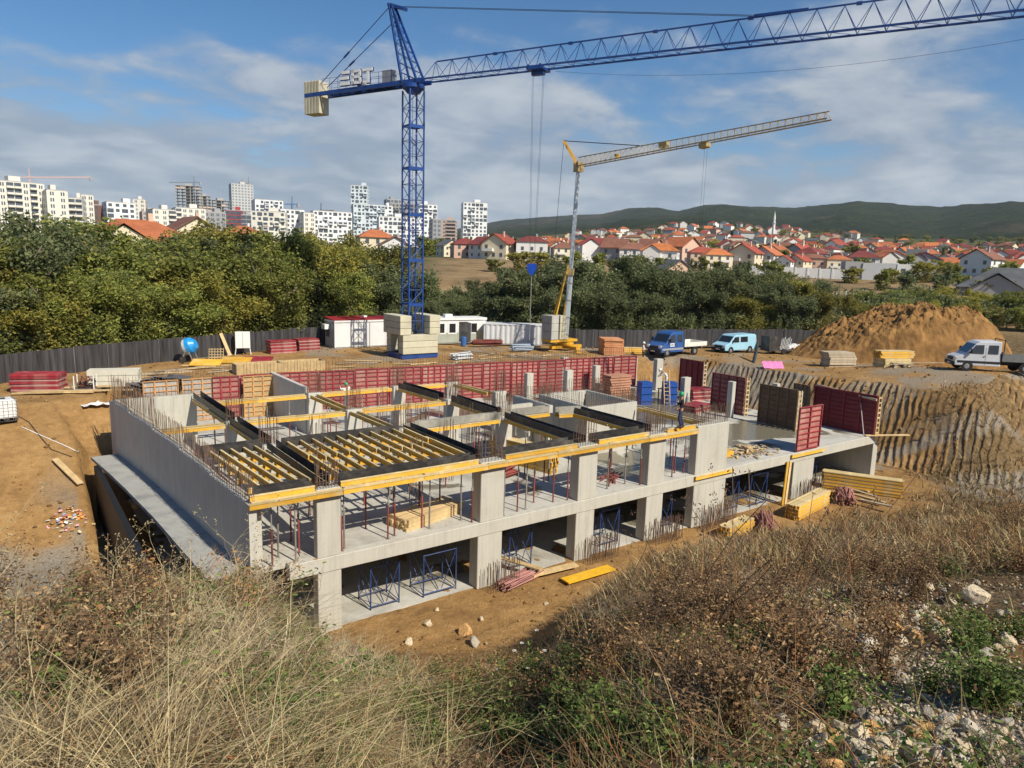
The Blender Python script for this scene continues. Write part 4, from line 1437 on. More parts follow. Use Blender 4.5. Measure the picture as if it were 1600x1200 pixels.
# ------------------------------------------------------------------ cabins and containers
CABW = mat('cabin_white', (0.66, 0.67, 0.66), 0.55, 0.05, 0.7, dirt=(0.46, 0.46, 0.44), dirt_amt=0.4)
CABG = mat('cabin_grey', (0.36, 0.37, 0.37), 0.55, 0.08, 0.7)
CABGR = mat('cabin_green_grey', (0.34, 0.37, 0.31), 0.6, 0.1, 0.8, dirt=(0.25, 0.24, 0.17), dirt_amt=0.4)
DARKG = mat('dark_glass', (0.02, 0.022, 0.025), 0.08, 0.1, spec=0.8)
ROOFR = mat('red_roof_sheet', (0.27, 0.02, 0.022), 0.5, 0.15, 1.0)
t = thing('site_cabin', 'white site cabin with a dark red flat roof left of the crane base', 'cabin', (17.2, 40.75, 2.0), 0.02)
MB().box(0.06, 6.0, 0.06, 2.4, 0.12, 2.45).build('wall', CABW, t)
MB().box(-.0, .058, .2, 2.3, .15, 2.4).build('end_wall', CABG, t)
MB().box(-.05, 6.05, -.02, 2.46, 2.45, 2.62).build('roof_edge', CABW, t)
MB().add([(-.02, 0, 2.625), (6.02, 0, 2.625), (6.02, 2.44, 2.85), (-.02, 2.44, 2.85), (-.02, 2.44, 2.63), (6.02, 2.44, 2.63)], [(0, 1, 2, 3), (2, 5, 4, 3), (0, 3, 4), (1, 5, 2), (0, 4, 5, 1)]).build('roof', ROOFR, t)
for x in (0, 2.4, 3.55, 6.0):
    MB().box(x - .04, x + .04, .01, .058, .1, 2.45).build('joint_strip', CABG if 0 < x < 6 else CABW, t)
MB().box(-.55, -.06, 1.1, 1.9, 1.75, 2.2).build('air_conditioner', WHITEP, t)
MB().box(-.03, -.001, 1.3, 2.1, 1.0, 1.75).build('window', DARKG, t)
MB().box(.0, 6.0, .1, 2.4, 0, .12).build('skid', STEEL, t)
MB().box(3.1, 3.5, .5, .9, 2.86, 3.0).build('roof_vent', WHITEP, t)

t = thing('office_cabin', 'white and grey-green office cabin with an open door right of the crane base', 'cabin', (27.6, 40.6, 2.0), -0.12)
MB().box(.06, 2.9, .06, 2.4, 1.15, 2.45).box(3.9, 6.0, .06, 2.4, 1.15, 2.45).box(2.9, 3.9, 1.6, 2.4, .15, 2.45).box(2.9, 3.9, .06, 1.6, 2.25, 2.45).build('wall', CABW, t)
MB().box(.05, 2.92, .05, 2.38, .12, 1.149).box(3.88, 6.01, .05, 2.38, .12, 1.149).build('lower_wall', CABGR, t)
MB().box(-.02, 6.08, -.05, 2.46, 2.45, 2.66).build('roof', WHITEP, t)
MB().box(.0, 6.0, .1, 2.4, 0, .12).build('skid', STEEL, t)
for x in (.5, 1.75, 4.2):
    f = MB().box(x - .08, x + .88, .02, .058, 1.0, 2.2).build('window', WHITEP, t)
    MB().box(x + .05, x + .75, .005, .019, 1.15, 2.08).build('pane', DARKG, f)
MB().box(3.88, 3.94, -.75, .05, .15, 2.2).build('door', CABG, t)
MB().box(5.0, 5.9, -.12, -.02, .1, 1.35).build('leaning_board', mat('buff_board', (0.50, 0.45, 0.28), 0.8), t)
MB().box(1.6, 2.4, .6, 1.3, 2.67, 3.0).build('air_conditioner', WHITEP, t)
MB().box(6.001, 6.05, .0, .1, .1, 2.45).build('corner_post', CABG, t)

CORR = mat('corrugated_white', (0.63, 0.64, 0.64), 0.5, 0.06, 0.8, dirt=(0.45, 0.45, 0.44), dirt_amt=0.4)
c0, c1 = Vector((32.7, 39.0, 2.0)), Vector((37.4, 35.2, 2.0))
t = thing('storage_container', 'white corrugated storage container behind the small crane', 'container', c0, math.atan2(c1.y - c0.y, c1.x - c0.x))
L = 6.06
b = MB()
vs = []
n = 46
for i in range(n + 1):
    y = [0, 0, -.05, -.05][i % 4]
    vs += [(L * i / n, y, .15), (L * i / n, y, 2.05)]
b.add(vs, [(2 * i, 2 * i + 2, 2 * i + 3, 2 * i + 1) for i in range(n)])
b.box(0, L, .02, 2.3, .15, 2.05)
b.build('wall', CORR, t)
MB().box(-.04, L + .04, -.07, 2.36, 2.05, 2.15).build('roof', CORR, t)
MB().box(-.04, L + .04, -.06, 2.36, 0, .149).build('floor_frame', STEEL, t)

# ------------------------------------------------------------------ stacks and heaps
WORN = mat('worn_red_edge', (.42, .20, .18), .7, .25, 2.0, dirt=(.5, .38, .32), dirt_amt=.7, rnd=.15)
worn_mesh = {}


def stack_boards(name, layers, L, W_, th, m, loc, rz, lab, group, gap=0.02, jit=0.05, ribbed=None, cat='panel', tilt=0.0):
    """a stack: every board is a thing of its own"""
    me = MB().box(-L / 2, L / 2, -W_ / 2, W_ / 2, 0, th).mesh(name, m)
    if ribbed:
        b = MB()
        b.box(-L / 2, L / 2, -W_ / 2, W_ / 2, th * .78, th)
        for i in range(ribbed):
            x = -L / 2 + .06 + (L - .12) * i / (ribbed - 1)
            b.box(x - .04, x + .04, -W_ / 2 + .02, W_ / 2 - .02, 0, th * .779)
        b.box(-L / 2, L / 2, -W_ / 2, -W_ / 2 + .05, th * .02, th * .775).box(-L / 2, L / 2, W_ / 2 - .05, W_ / 2, th * .02, th * .775)
        me = b.mesh(name, m)
    for i in range(layers):
        if m is RED and i % 2 == 0 and i < layers - 1:
            me_ = worn_mesh.setdefault(me.name, me.copy())
            me_.materials[0] = WORN
        else:
            me_ = me
        o = mk(name, me_, None, (loc[0] + random.uniform(-jit, jit), loc[1] + random.uniform(-jit, jit), loc[2] + i * (th + gap)))
        o.rotation_euler = (0, tilt, rz + random.uniform(-.02, .02))
        pos = 'bottom' if i == 0 else 'topmost' if i == layers - 1 else '%s from the bottom' % nth(i + 1)
        tag(o, lab + ', ' + pos, cat, group)


def stack_beams(nx, nz, L, loc, rz, lab, group, m=None, w_=.082, h_=.203, name='stacked_beam', jit=.08, cat='beam'):
    me = ibeam_mesh(L) if m is None else MB().box(-L / 2, L / 2, -w_ / 2 + .004, w_ / 2 - .004, 0, h_ - .006).mesh(name, m)
    ca, sa = math.cos(rz), math.sin(rz)
    for k in range(nz):
        for i in range(nx):
            off = (i - (nx - 1) / 2) * w_
            s = random.uniform(-jit, jit)
            o = mk(name, me, None, (loc[0] - sa * off + ca * s, loc[1] + ca * off + sa * s, loc[2] + k * h_))
            o.rotation_euler = (0, 0, rz + random.uniform(-.006, .006))
            row = 'bottom' if k == 0 else 'top' if k == nz - 1 else '%s' % nth(k + 1)
            tag(o, '%s, %s row, %s across' % (lab, row, nth(i + 1)), cat, group)


def rod_bundle(n, L, r, loc, rz, rad, m, lab, cat='bundle', spread=.08, name='prop_bundle', flat=.55):
    """bundle of long steel props or bars; each rod is a part"""
    t = thing(name, lab, cat, loc, rz)
    me = MB().tube((-L / 2, 0, 0), (L / 2, 0, 0), r, r, 6).mesh('rod', m)
    for i in range(n):
        a = random.uniform(0, 2 * PI)
        q = math.sqrt(random.random()) * rad
        o = mk('rod', me, t, (random.uniform(-.15, .15), q * math.cos(a), rad * flat + q * math.sin(a) * flat + r))
        o.rotation_euler = (0, random.uniform(-spread, spread) * .4, random.uniform(-spread, spread))
    return t


def yz(x, y):
    return hz(x, y)


# left yard
stack_boards('formwork_sheet', 7, 2.6, 1.3, .13, RED, (-6.65, 28.1, 2.05), -0.42, 'red formwork sheet in the stack at the far left', 'red panel stack on the left', ribbed=7)
for i, (x, y, L, a) in enumerate([(-6.2, 26.9, 3.4, -.36), (-5.0, 26.6, 3.0, -.33), (-5.7, 26.35, 3.6, -.40), (-6.8, 26.5, 2.6, -.3), (-4.2, 27.5, 2.6, -.2), (-4.6, 26.0, 5.5, -.36)]):
    o = MB().box(-L / 2, L / 2, -.12, .12, 0, .07).build('plank', WOOD)
    o.location = (x, y, yz(x, y) + .02 + .03 * i)
    o.rotation_euler = (0, 0, a)
    tag(o, 'loose pale plank beside the left red stack, %s' % ['longest at the back', 'right one of the pair', 'crossing the others', 'leftmost', 'right of the stack', 'long one at the pit edge'][i], 'plank', 'planks by the left red stack')
t = thing('scrap_crate', 'steel crate heaped with dark clamps left of the building', 'crate', (-4.3, 27.2, 1.98), -.3)
MB().box(-.55, .55, -.45, .45, 0, .1).build('floor', STEEL, t)
for sx in (-.55, .5):
    for sy in (-.45, .4):
        MB().box(sx, sx + .05, sy, sy + .05, .1, .95).build('post', WHITEP, t)
rs = random.Random(4)
for k in range(60):
    a = rs.uniform(0, 6.3)
    q = rs.random() ** .5 * .5
    z = .12 + rs.random() * (.95 - .9 * q)
    v = Vector((rs.gauss(0, 1), rs.gauss(0, 1), rs.gauss(0, .5))).normalized() * .16
    c = Vector((q * math.cos(a), q * math.sin(a) * .8, z))
    MB().bar(c - v, c + v, .05, .04).build('clamp', BLACKPLY if k % 3 else PROPRED, t)
stack_boards('stacked_box_form', 3, 2.9, 1.0, .34, mat('pale_ply', (0.58, 0.55, 0.45), 0.8, 0.1, 1.5, dirt=(0.4, 0.36, 0.28), dirt_amt=0.4), (-2.6, 28.0, 2.0), -.28, 'pale box-shaped form stacked behind the dark crate', 'pale forms at the left', ribbed=10, jit=.03)
for i in range(9):
    x, y = -1.6 + i * .32, 27.2 - i * .08
    o = MB().box(-.5, .5, -.9, .9, 0, .03).build('sheet_metal_piece', mat('dark_sheet', (0.12, 0.125, 0.13), 0.45, 0.3, 1.5, metal=.3, rnd=.35))
    o.location = (x, y, 2.1 + .05 * i)
    o.rotation_euler = (random.uniform(-.35, .1), random.uniform(.1, .5), random.uniform(-.5, .3))
    tag(o, 'grey metal sheet on the loose heap left of the building, %s from the left' % nth(i + 1), 'metal sheet', 'metal sheets on the left heap')
for i in range(14):
    x, y = -3 + i * .62, 29.5 + .35 * i + random.uniform(-.8, .8)
    L = random.uniform(1.8, 4.2)
    o = MB().box(-L / 2, L / 2, -.12, .12, 0, .06).build('plank', WOODD if i % 3 else WOOD)
    o.location = (x, y, yz(x, y) + .05)
    o.rotation_euler = (0, random.uniform(-.05, .05), random.uniform(-.2, .7))
    tag(o, 'scattered plank on the ground behind the left wall, %s from the left' % nth(i + 1), 'plank', 'planks scattered behind the left wall')
# sheets leaning / lying near the mixer
for i, (x, y, m, lab) in enumerate([(4.3, 34.2, YEL, 'yellow shuttering sheet lying before the fence'), (6.6, 34.6, YEL, 'second yellow shuttering sheet next to the red one'), (8.2, 34.4, RED, 'red shuttering sheet lying before the fence')]):
    o = MB().box(-1.1, 1.1, -.6, .6, 0, .08).build('shuttering_sheet', m)
    o.location = (x, y, 2.25)
    o.rotation_euler = (.25, 0, -.5)
    tag(o, lab, 'sheet')
stack_boards('formwork_sheet', 8, 2.3, 1.2, .12, RED, (11.9, 40.0, 2.0), .05, 'red panel in the left one of two stacks by the fence', 'red stacks by the fence', ribbed=6)
stack_boards('formwork_sheet', 8, 2.0, 1.2, .12, RED, (14.4, 40.6, 2.0), .1, 'red panel in the right one of two stacks by the fence', 'red stacks by the fence', ribbed=6)
# mixer drum
t = thing('concrete_mixer', 'round blue and white concrete mixer before the fence', 'mixer', (3.7, 36.9, 2.0), -.6)
o = MB().lathe([(.30, -.55), (.62, -.25), (.68, 0)], 18).build('drum_back', mat('mixer_white', (0.62, 0.68, 0.70), 0.4), t, smooth=False)
o.location = (-.08, 0, 1.25)
o.rotation_euler = (0, math.radians(70), 0)
o = MB().lathe([(.69, 0.0), (.64, .3), (.36, .62), (.30, .62)], 18).build('drum', mat('mixer_blue', (0.02, 0.26, 0.62), 0.35), t)
o.location = (-.08, 0, 1.25)
o.rotation_euler = (0, math.radians(70), 0)
MB().bar((-.5, -.5, 0), (0, -.5, 1.2), .06, .06).bar((.5, -.5, 0), (0, -.5, 1.2), .06, .06).bar((-.5, .5, 0), (0, .5, 1.2), .06, .06).bar((.5, .5, 0), (0, .5, 1.2), .06, .06).bar((0, -.55, 1.2), (0, .55, 1.2), .07, .07).build('stand', STEEL, t)
for s in (-.5, .5):
    MB().tube((-.35, s - .04, .25), (-.35, s + .04, .25), .25, .25, 14).build('wheel', BLACKPLY, t)
# white cabinet on legs, grid, leaning board
t = thing('switch_cabinet', 'white electrical cabinet on legs before the fence', 'cabinet', (8.6, 40.0, 2.0), -.25)
MB().box(-.6, .6, -.25, .25, .55, 1.95).build('body', WHITEP, t, bevel=.02)
MB().box(-.02, .02, -.262, -.252, .6, 1.9).build('door_gap', CABG, t)
for sx in (-.55, .55):
    MB().bar((sx, -.2, .55), (sx * 1.15, -.35, 0), .05, .05).build('leg', WHITEP, t)
    MB().bar((sx, .2, .55), (sx * 1.15, .3, 0), .05, .05).build('leg', WHITEP, t)
o = MB().box(-.13, .13, -.03, .03, 0, 2.0).build('leaning_plank', WOOD)
o.location = (7.45, 39.7, 2.0)
o.rotation_euler = (-.25, -.3, 0)
tag(o, 'orange plank leaning on the fence beside the white cabinet', 'plank')
b = MB()
for i in range(6):
    b.bar((i * .22, 0, 0), (i * .22, 0, 1.0), .05, .04)
for k in range(4):
    b.bar((0, -.041, .1 + k * .27), (1.1, -.041, .1 + k * .27), .04, .05)
o = b.build('timber_grid', WOOD)
o.location = (5.4, 38.2, 2.0)
o.rotation_euler = (-.7, 0, -.3)
tag(o, 'small slatted timber grid leaning by the fence', 'timber grid')
rq = random.Random(41)
for i in range(34):
    x = 3.0 + i * 1.12 + rq.uniform(-.5, .5)
    y = rq.uniform(26.6, 33.5) - (x - 3) * .06
    if 18.5 < x < 24 and y > 30.3:
        y = 28.3
    L = rq.uniform(.8, 3.4)
    o = MB().box(-L / 2, L / 2, -.09, .09, 0, .05).build('plank', (WOOD, WOODD, WOODD)[i % 3])
    o.location = (x, y, hz(x, y) + .05)
    o.rotation_euler = (0, rq.uniform(-.04, .04), rq.uniform(-.6, .9))
    tag(o, 'scrap plank strewn on the yard behind the red wall, %s from the left' % nth(i + 1), 'plank', 'scrap planks on the yard')
# box-like timber crib behind the red wall
t = thing('timber_box', 'long open timber box on the ground behind the red wall', 'timber box', (8.3, 29.4, 2.0), -.02)
for y in (-.6, .6):
    MB().box(-3.2, 3.2, y - .03, y + .03, 0, .75).build('long_side', WOOD, t)
for x in (-3.2, 0, 3.2):
    MB().box(x - .03, x + .03, -.57, .57, 0, .75).build('cross_board', WOODD, t)
# stacks right of the small crane
stack_boards('formwork_sheet', 8, 1.9, 2.4, .17, mat('orange_panel', (0.50, 0.22, 0.10), 0.75, .2, 2, rnd=.15, dirt=(.55, .38, .22), dirt_amt=.6), (40.0, 27.6, 2.0), -.5, 'timber sheet in the tall stack right of the small crane', 'tall panel stack by the small crane', ribbed=3)
stack_beams(9, 3, 2.2, (42.2, 26.6, 2.0), -.5, 'yellow beam in the low stack beside the tall panel stack', 'low beam stack by the blue truck')
rod_bundle(40, 3.0, .03, (32.0, 37.3, 2.05), -.4, .55, PROPRED, 'rusty heap of steel props in front of the office cabin')
rod_bundle(26, 2.0, .05, (32.6, 32.2, 2.0), -.2, .6, mat('blue_grey_rods', (0.30, 0.36, 0.44), .5), 'blue-grey heap of clamps behind the red wall', name='clamp_heap')
rod_bundle(26, 1.8, .05, (24.2, 29.6, 2.0), .2, .5, mat('silver_rods', (0.55, 0.57, 0.58), .4), 'silvery heap of steel parts near the crane base', name='clamp_heap')
o = MB().lathe([(.28, 0), (.3, .03), (.3, .85), (.28, .88)], 16).build('barrel', mat('barrel_blue', (0.04, 0.13, 0.36), .4))
o.location = (30.0, 38.6, 2.0)
tag(o, 'small blue barrel beside the office cabin', 'barrel')
# timber stacks above the scraped slope
g1 = at_z(1322, 566, 2.55)
stack_boards('formwork_sheet', 6, 2.6, 1.4, .2, mat('grey_timber', (0.46, 0.39, 0.28), 0.85, .2, 2, rnd=.15), (g1.x, g1.y + .8, hz(g1.x, g1.y + .8)), -.45, 'weathered sheet in the left stack above the slope', 'weathered stack above the slope', ribbed=4, jit=.1)
g2 = at_z(1408, 570, 2.75)
stack_boards('formwork_sheet', 3, 2.6, 1.5, .25, mat('buff_timber', (0.52, 0.42, 0.22), 0.85, .2, 2, rnd=.15), (g2.x, g2.y + .8, hz(g2.x, g2.y + .8)), -.42, 'buff box panel under the yellow beams above the slope', 'buff panels above the slope', ribbed=4)
stack_beams(12, 3, 3.3, (g2.x + .2, g2.y + .8, hz(g2.x, g2.y + .8) + .82), -.42, 'yellow beam on the right stack above the slope', 'yellow beams above the slope')
for i in range(9):
    x, y = g2.x + random.uniform(-1.5, 2.2), g2.y + random.uniform(-1.2, .2)
    L = random.uniform(1.2, 3.0)
    o = MB().box(-L / 2, L / 2, -.09, .09, 0, .06).build('plank', WOODD)
    o.location = (x, y, hz(x, y) + .06 + .04 * i)
    o.rotation_euler = (0, random.uniform(-.12, .12), random.uniform(-1, .6))
    tag(o, 'dark scrap plank at the foot of the yellow-topped stack, %s' % ['lowest', 'second lowest', 'third up', 'fourth up', 'fifth up', 'sixth up', 'seventh up', 'eighth up', 'uppermost'][i], 'plank', 'scrap planks above the slope')
# long dark pipes and a pink insulation sheet on the cut edge
ga = at_z(1170, 598, 0.6)
for i in range(9):
    p = Vector((ga.x + i * .30, ga.y + .2 * i, .3 + .12 * i))
    q = p + Vector((4.4, 2.6, 2.3))
    o = MB().tube((0, 0, 0), q - p, .11, .11, 8).build('pipe', mat('dark_pipe', (0.045, 0.047, 0.05), .45, .3, 2, rnd=.3))
    o.location = p
    tag(o, 'long dark pipe leaning on the cut edge below the van, %s from the left' % nth(i + 1), 'pipe', 'dark pipes on the cut edge')
gp = at_z(1210, 560, 2.7)
b = MB()
for i in range(11):
    b.bar((i * .17, 0, 0.02 * math.sin(i)), (i * .17, .6, .55 + .04 * math.sin(i * 2.1)), .165, .03)
o = b.build('pink_sheet', mat('pink_foam', (0.72, 0.20, 0.42), .7, .08))
gp = at_z(1196, 570, 2.3)
o.location = (gp.x, gp.y, hz(gp.x, gp.y) + .05)
o.rotation_euler = (0, 0, -.5)
tag(o, 'bright pink ribbed insulation sheet on the cut edge', 'insulation sheet')
# trailer with bars near the van
gt = at_z(1226, 548, 2.1)
t = thing('scrap_trailer', 'dark trailer loaded with metal bars near the van', 'trailer', (gt.x, gt.y + 1, hz(gt.x, gt.y + 1)), -.3)
MB().box(-1.5, 1.5, -.8, .8, .35, .5).build('bed', BLACKPLY, t)
MB().box(-1.5, -.3, -.7, .7, .5, 1.9).build('black_box', BLACKPLY, t)
for s in (-.85, .85):
    MB().tube((.3, s - .08, .3), (.3, s + .08, .3), .3, .3, 14).build('wheel', mat('rubber', (0.018, 0.018, 0.018), .8), t)
for k in range(7):
    MB().bar((.0 + .18 * k, -.6, .5), (.5 + .2 * k, -.2, 1.6 + .1 * (k % 3)), .04, .04).build('metal_bar', WHITEP, t)
for k in range(5):
    MB().box(1.2 + .3 * k, 1.6 + .3 * k, -.5, .1, .5 + .1 * (k % 2), .9 + .1 * (k % 3)).build('white_bag', WHITEP, t, bevel=.08)

# ------------------------------------------------------------------ left slope: tank, sheet, hose, plank, rubbish
ti = ground_hit(7, 656)[0]
t = thing('water_tank', 'white caged water tank at the left edge of the picture', 'tank', (ti.x, ti.y, hz(ti.x, ti.y)), .15)
MB().box(-.48, .48, -.58, .58, .16, 1.12).build('bladder', mat('tank_white', (0.72, 0.73, 0.72), .35, .04), t, bevel=.08)
MB().box(-.5, .5, -.6, .6, 0, .04).box(-.5, -.35, -.6, .6, .04, .15).box(.35, .5, -.6, .6, .04, .15).box(-.08, .08, -.6, .6, .04, .15).build('pallet', BLACKPLY, t)
b = MB()
for k in range(6):
    z = .2 + k * .18
    b.path([(-.5, -.6, z), (.5, -.6, z), (.5, .6, z), (-.5, .6, z), (-.5, -.6, z)], .012, 5)
for k in range(6):
    x = -.5 + k * .2
    b.tube((x, -.6, .1), (x, -.6, 1.1), .012, .012, 5).tube((x, .6, .1), (x, .6, 1.1), .012, .012, 5)
    y = -.6 + k * .24
    b.tube((.5, y, .1), (.5, y, 1.1), .012, .012, 5).tube((-.5, y, .1), (-.5, y, 1.1), .012, .012, 5)
b.build('cage', STEEL, t)
MB().lathe([(.12, 1.12), (.12, 1.17)], 12).build('lid', BLACKPLY, t)
rs = random.Random(9)
sx = ground_hit(150, 634)[0]
vs, fs = [], []
for i in range(9):
    for j in range(6):
        vs.append(((i - 4) * .19 * (1 - .05 * abs(j - 3)), (j - 2.5) * .17, .05 + .16 * rs.random() * (1 if 1 < i < 7 else .2)))
for i in range(8):
    for j in range(5):
        fs.append((i * 6 + j, (i + 1) * 6 + j, (i + 1) * 6 + j + 1, i * 6 + j + 1))
o = MB().add(vs, fs).build('plastic_sheet', WHITEP)
o.modifiers.new('thick', 'SOLIDIFY').thickness = .01
o.location = (sx.x, sx.y, hz(sx.x, sx.y) + .02)
tag(o, 'crumpled white plastic sheet on the clay by the left wall', 'plastic sheet')


def draped(name, pix, r, m, lab, cat, zoff=.03):
    pts = []
    for (u0, v0), (u1, v1) in zip(pix, pix[1:]):
        for k in range(10):
            p, _ = ground_hit(u0 + (u1 - u0) * k / 10, v0 + (v1 - v0) * k / 10)
            pts.append(Vector((p.x, p.y, hz(p.x, p.y) + zoff)))
    o = MB().path(pts, r, 6).build(name, m)
    return tag(o, lab, cat)


draped('hose', [(26, 650), (45, 660), (62, 682), (80, 703), (116, 716)], .022, BLACKPLY, 'black hose running from the water tank down to the building', 'hose')
draped('pipe_line', [(34, 668), (80, 688), (108, 700), (130, 712)], .022, WHITEP, 'thin white pipe lying on the clay slope', 'pipe')
pa, pb = ground_hit(86, 722)[0], ground_hit(126, 761)[0]
o = MB().bar((0, 0, 0), Vector((pb.x - pa.x, pb.y - pa.y, hz(pb.x, pb.y) - hz(pa.x, pa.y))), .3, .06).build('plank', WOOD)
o.location = (pa.x, pa.y, hz(pa.x, pa.y) + .16)
tag(o, 'single pale plank lying on the clay slope left of the building', 'plank')
gr = ground_hit(108, 812)[0]
cols = [WHITEP, mat('litter_orange', (.75, .25, .04), .6), mat('litter_pink', (.6, .3, .35), .6), mat('litter_blue', (.25, .3, .45), .6), WOOD]
rb = thing('rubbish_heap', 'small heap of bright rubbish on the clay below the ledge', 'rubbish', (gr.x, gr.y, hz(gr.x, gr.y)))
for k in range(70):
    x, y = rs.gauss(0, .36), rs.gauss(0, .42)
    MB().box(-.07, .07, -.045, .045, 0, .03).xf(Matrix.Translation((x, y, hz(gr.x + x, gr.y + y) - hz(gr.x, gr.y) + rs.uniform(0, .25))) @ Matrix.Rotation(rs.uniform(-1, 1), 4, 'X') @ Matrix.Rotation(rs.uniform(0, 6), 4, 'Z')).build('litter', cols[k % 5], rb)

# ------------------------------------------------------------------ things on the first floor
stack_beams(10, 3, 3.1, (5.2, 1.65, 0.0), .26, 'pale beam in the low stack between the first two columns', 'low stack on the floor', h_=.15, m=WOOD, w_=.12)
stack_beams(8, 6, 4.2, (13.4, 6.0, 0.02), -1.35, 'yellow beam in the stack behind the third column', 'beam stack behind the third column')
rod_bundle(40, 2.0, .03, (10.9, 4.6, .02), .3, .45, PROPRED, 'rusty bundle of steel props behind the second front column')
rod_bundle(10, 1.5, .035, (15.7, 1.9, .02), .5, .4, PROPRED, 'few rusty frames lying on the floor behind the fourth bay', spread=.4, flat=.1)
wp = thing('wood_scrap_pile', 'heap of wood offcuts on the floor right of the broad column', 'scrap heap', (26.4, 1.7, 0.0))
for k in range(80):
    x, y = rs.gauss(0, .95), rs.gauss(0, .55)
    h_ = max(0.03, .3 - .2 * math.hypot(x, y)) * rs.random()
    L = rs.uniform(.3, .9)
    MB().box(-L / 2, L / 2, -.05, .05, 0, .035).xf(Matrix.Translation((x, y, h_ + .02)) @ Matrix.Rotation(rs.uniform(0, 6), 4, 'Z') @ Matrix.Rotation(rs.uniform(-.2, .2), 4, 'Y')).build('offcut', WOODD if k % 2 else WOOD, wp)
o = MB().box(-.45, .45, -.3, .3, 0, .32).build('yellow_box', YEL, bevel=.02)
o.location = (24.4, 1.7, 0)
tag(o, 'small bright yellow box on the floor beside the broad column', 'box')
stack_boards('formwork_sheet', 8, 2.1, 1.2, .16, mat('pallet_orange', (0.48, 0.24, 0.15), .75, .2, 2, rnd=.2), (32.6, 19.0, 0.0), -.1, 'panel in the orange stack before the red back wall', 'orange panel stack on the floor', ribbed=4, gap=.05)
stack_boards('formwork_sheet', 6, 2.2, 1.3, .12, RED, (37.2, 14.2, 0.0), -.2, 'red sheet in the stack behind the green-helmeted worker', 'red panel stack on the floor', ribbed=6, gap=.04)
stack_boards('formwork_sheet', 4, 2.2, 1.3, .10, RED, (33.2, 11.2, 0.0), .2, 'red panel in the low stack near the blue boxes', 'low red stack on the floor', ribbed=6, gap=.04)
BLUEB = mat('blue_form', (0.018, 0.075, 0.30), .4, .15, 1.5)
for i, (x, y) in enumerate([(31.6, 14.9), (33.4, 14.0)]):
    t = thing('blue_column_form', ['left blue column form beside the ladder', 'right blue column form beside the ladder'][i], 'column form', (x, y, 0), -.3, 'blue column forms')
    MB().box(-.45, .45, -.4, .4, 0, 1.75).build('shell', BLUEB, t)
    for z in (.3, .85, 1.4):
        MB().box(-.52, .52, -.47, -.402, z, z + .1).box(.452, .52, -.402, .42, z, z + .1).build('band', BLUEB, t)
t = thing('timber_ladder', 'pale timber ladder leaning between the blue column forms', 'ladder', (32.6, 13.4, 0), -.5)
for s in (-.22, .22):
    MB().bar((s, 0, 0), (s, .75, 2.7), .06, .08).build('stile', WOOD, t)
for k in range(9):
    MB().bar((-.22, .08 + .08 * k, .28 * k + .25), (.22, .08 + .08 * k, .28 * k + .25), .05, .04).build('rung', WOOD, t)

# ------------------------------------------------------------------ blue scaffold frames in the lower storey
def scaffold(x0, y0, w_, dp, h_, lab, rz=0.0):
    t = thing('scaffold', lab, 'scaffold', (x0, y0, -2.83), rz, 'blue scaffold frames')
    for x in (0, w_):
        for y in (0, dp):
            MB().tube((x, y, 0), (x, y, h_), .03, .03, 8).build('leg', BLUEP, t)
    for y in (0, dp):
        MB().tube((0, y, .12), (w_, y, .12), .025, .025, 6).build('rail', BLUEP, t)
        MB().tube((0, y, h_ - .06), (w_, y, h_ - .06), .025, .025, 6).build('rail', BLUEP, t)
        MB().tube((0, y, h_ - .1), (w_ * .45, y, .2), .018, .018, 6).tube((w_, y, h_ - .1), (w_ * .55, y, .2), .018, .018, 6).build('brace', BLUEP, t)
    for x in (0, w_):
        MB().tube((x, 0, .15), (x, dp, h_ * .7), .016, .016, 6).tube((x, dp, .15), (x, 0, h_ * .7), .016, .016, 6).build('cross_brace', BLUEP, t)
        MB().tube((x, 0, .1), (x, dp, .1), .018, .018, 6).build('cross_rail', BLUEP, t)


for i, (x, y, w_, h_) in enumerate([(2.3, .7, 1.2, 1.75), (4.5, .55, 1.5, 1.8), (8.9, .85, 1.2, 1.85), (14.1, .7, 1.2, 1.8), (18.3, .9, 1.0, 1.8), (23.3, .8, 1.4, 1.9), (25.4, .5, 1.5, 1.9), (31.8, 1.2, 1.3, 1.9), ]):
    scaffold(x, y, w_, 1.1, h_, 'blue tubular scaffold frame in the lower storey, %s from the left' % nth(i + 1))

# ------------------------------------------------------------------ materials lying in front of the lower storey
def flat_plank(u0, v0, u1, v1, w_, m, lab, z=-2.8, th=.06, zz_=0.0):
    a, c = at_z(u0, v0, z), at_z(u1, v1, z)
    o = MB().bar((0, 0, 0), (c.x - a.x, c.y - a.y, hz(c.x, c.y) - hz(a.x, a.y)), w_, th).build('plank', m)
    o.location = (a.x, a.y, hz(a.x, a.y) + .1 + zz_)
    return tag(o, lab, 'plank')


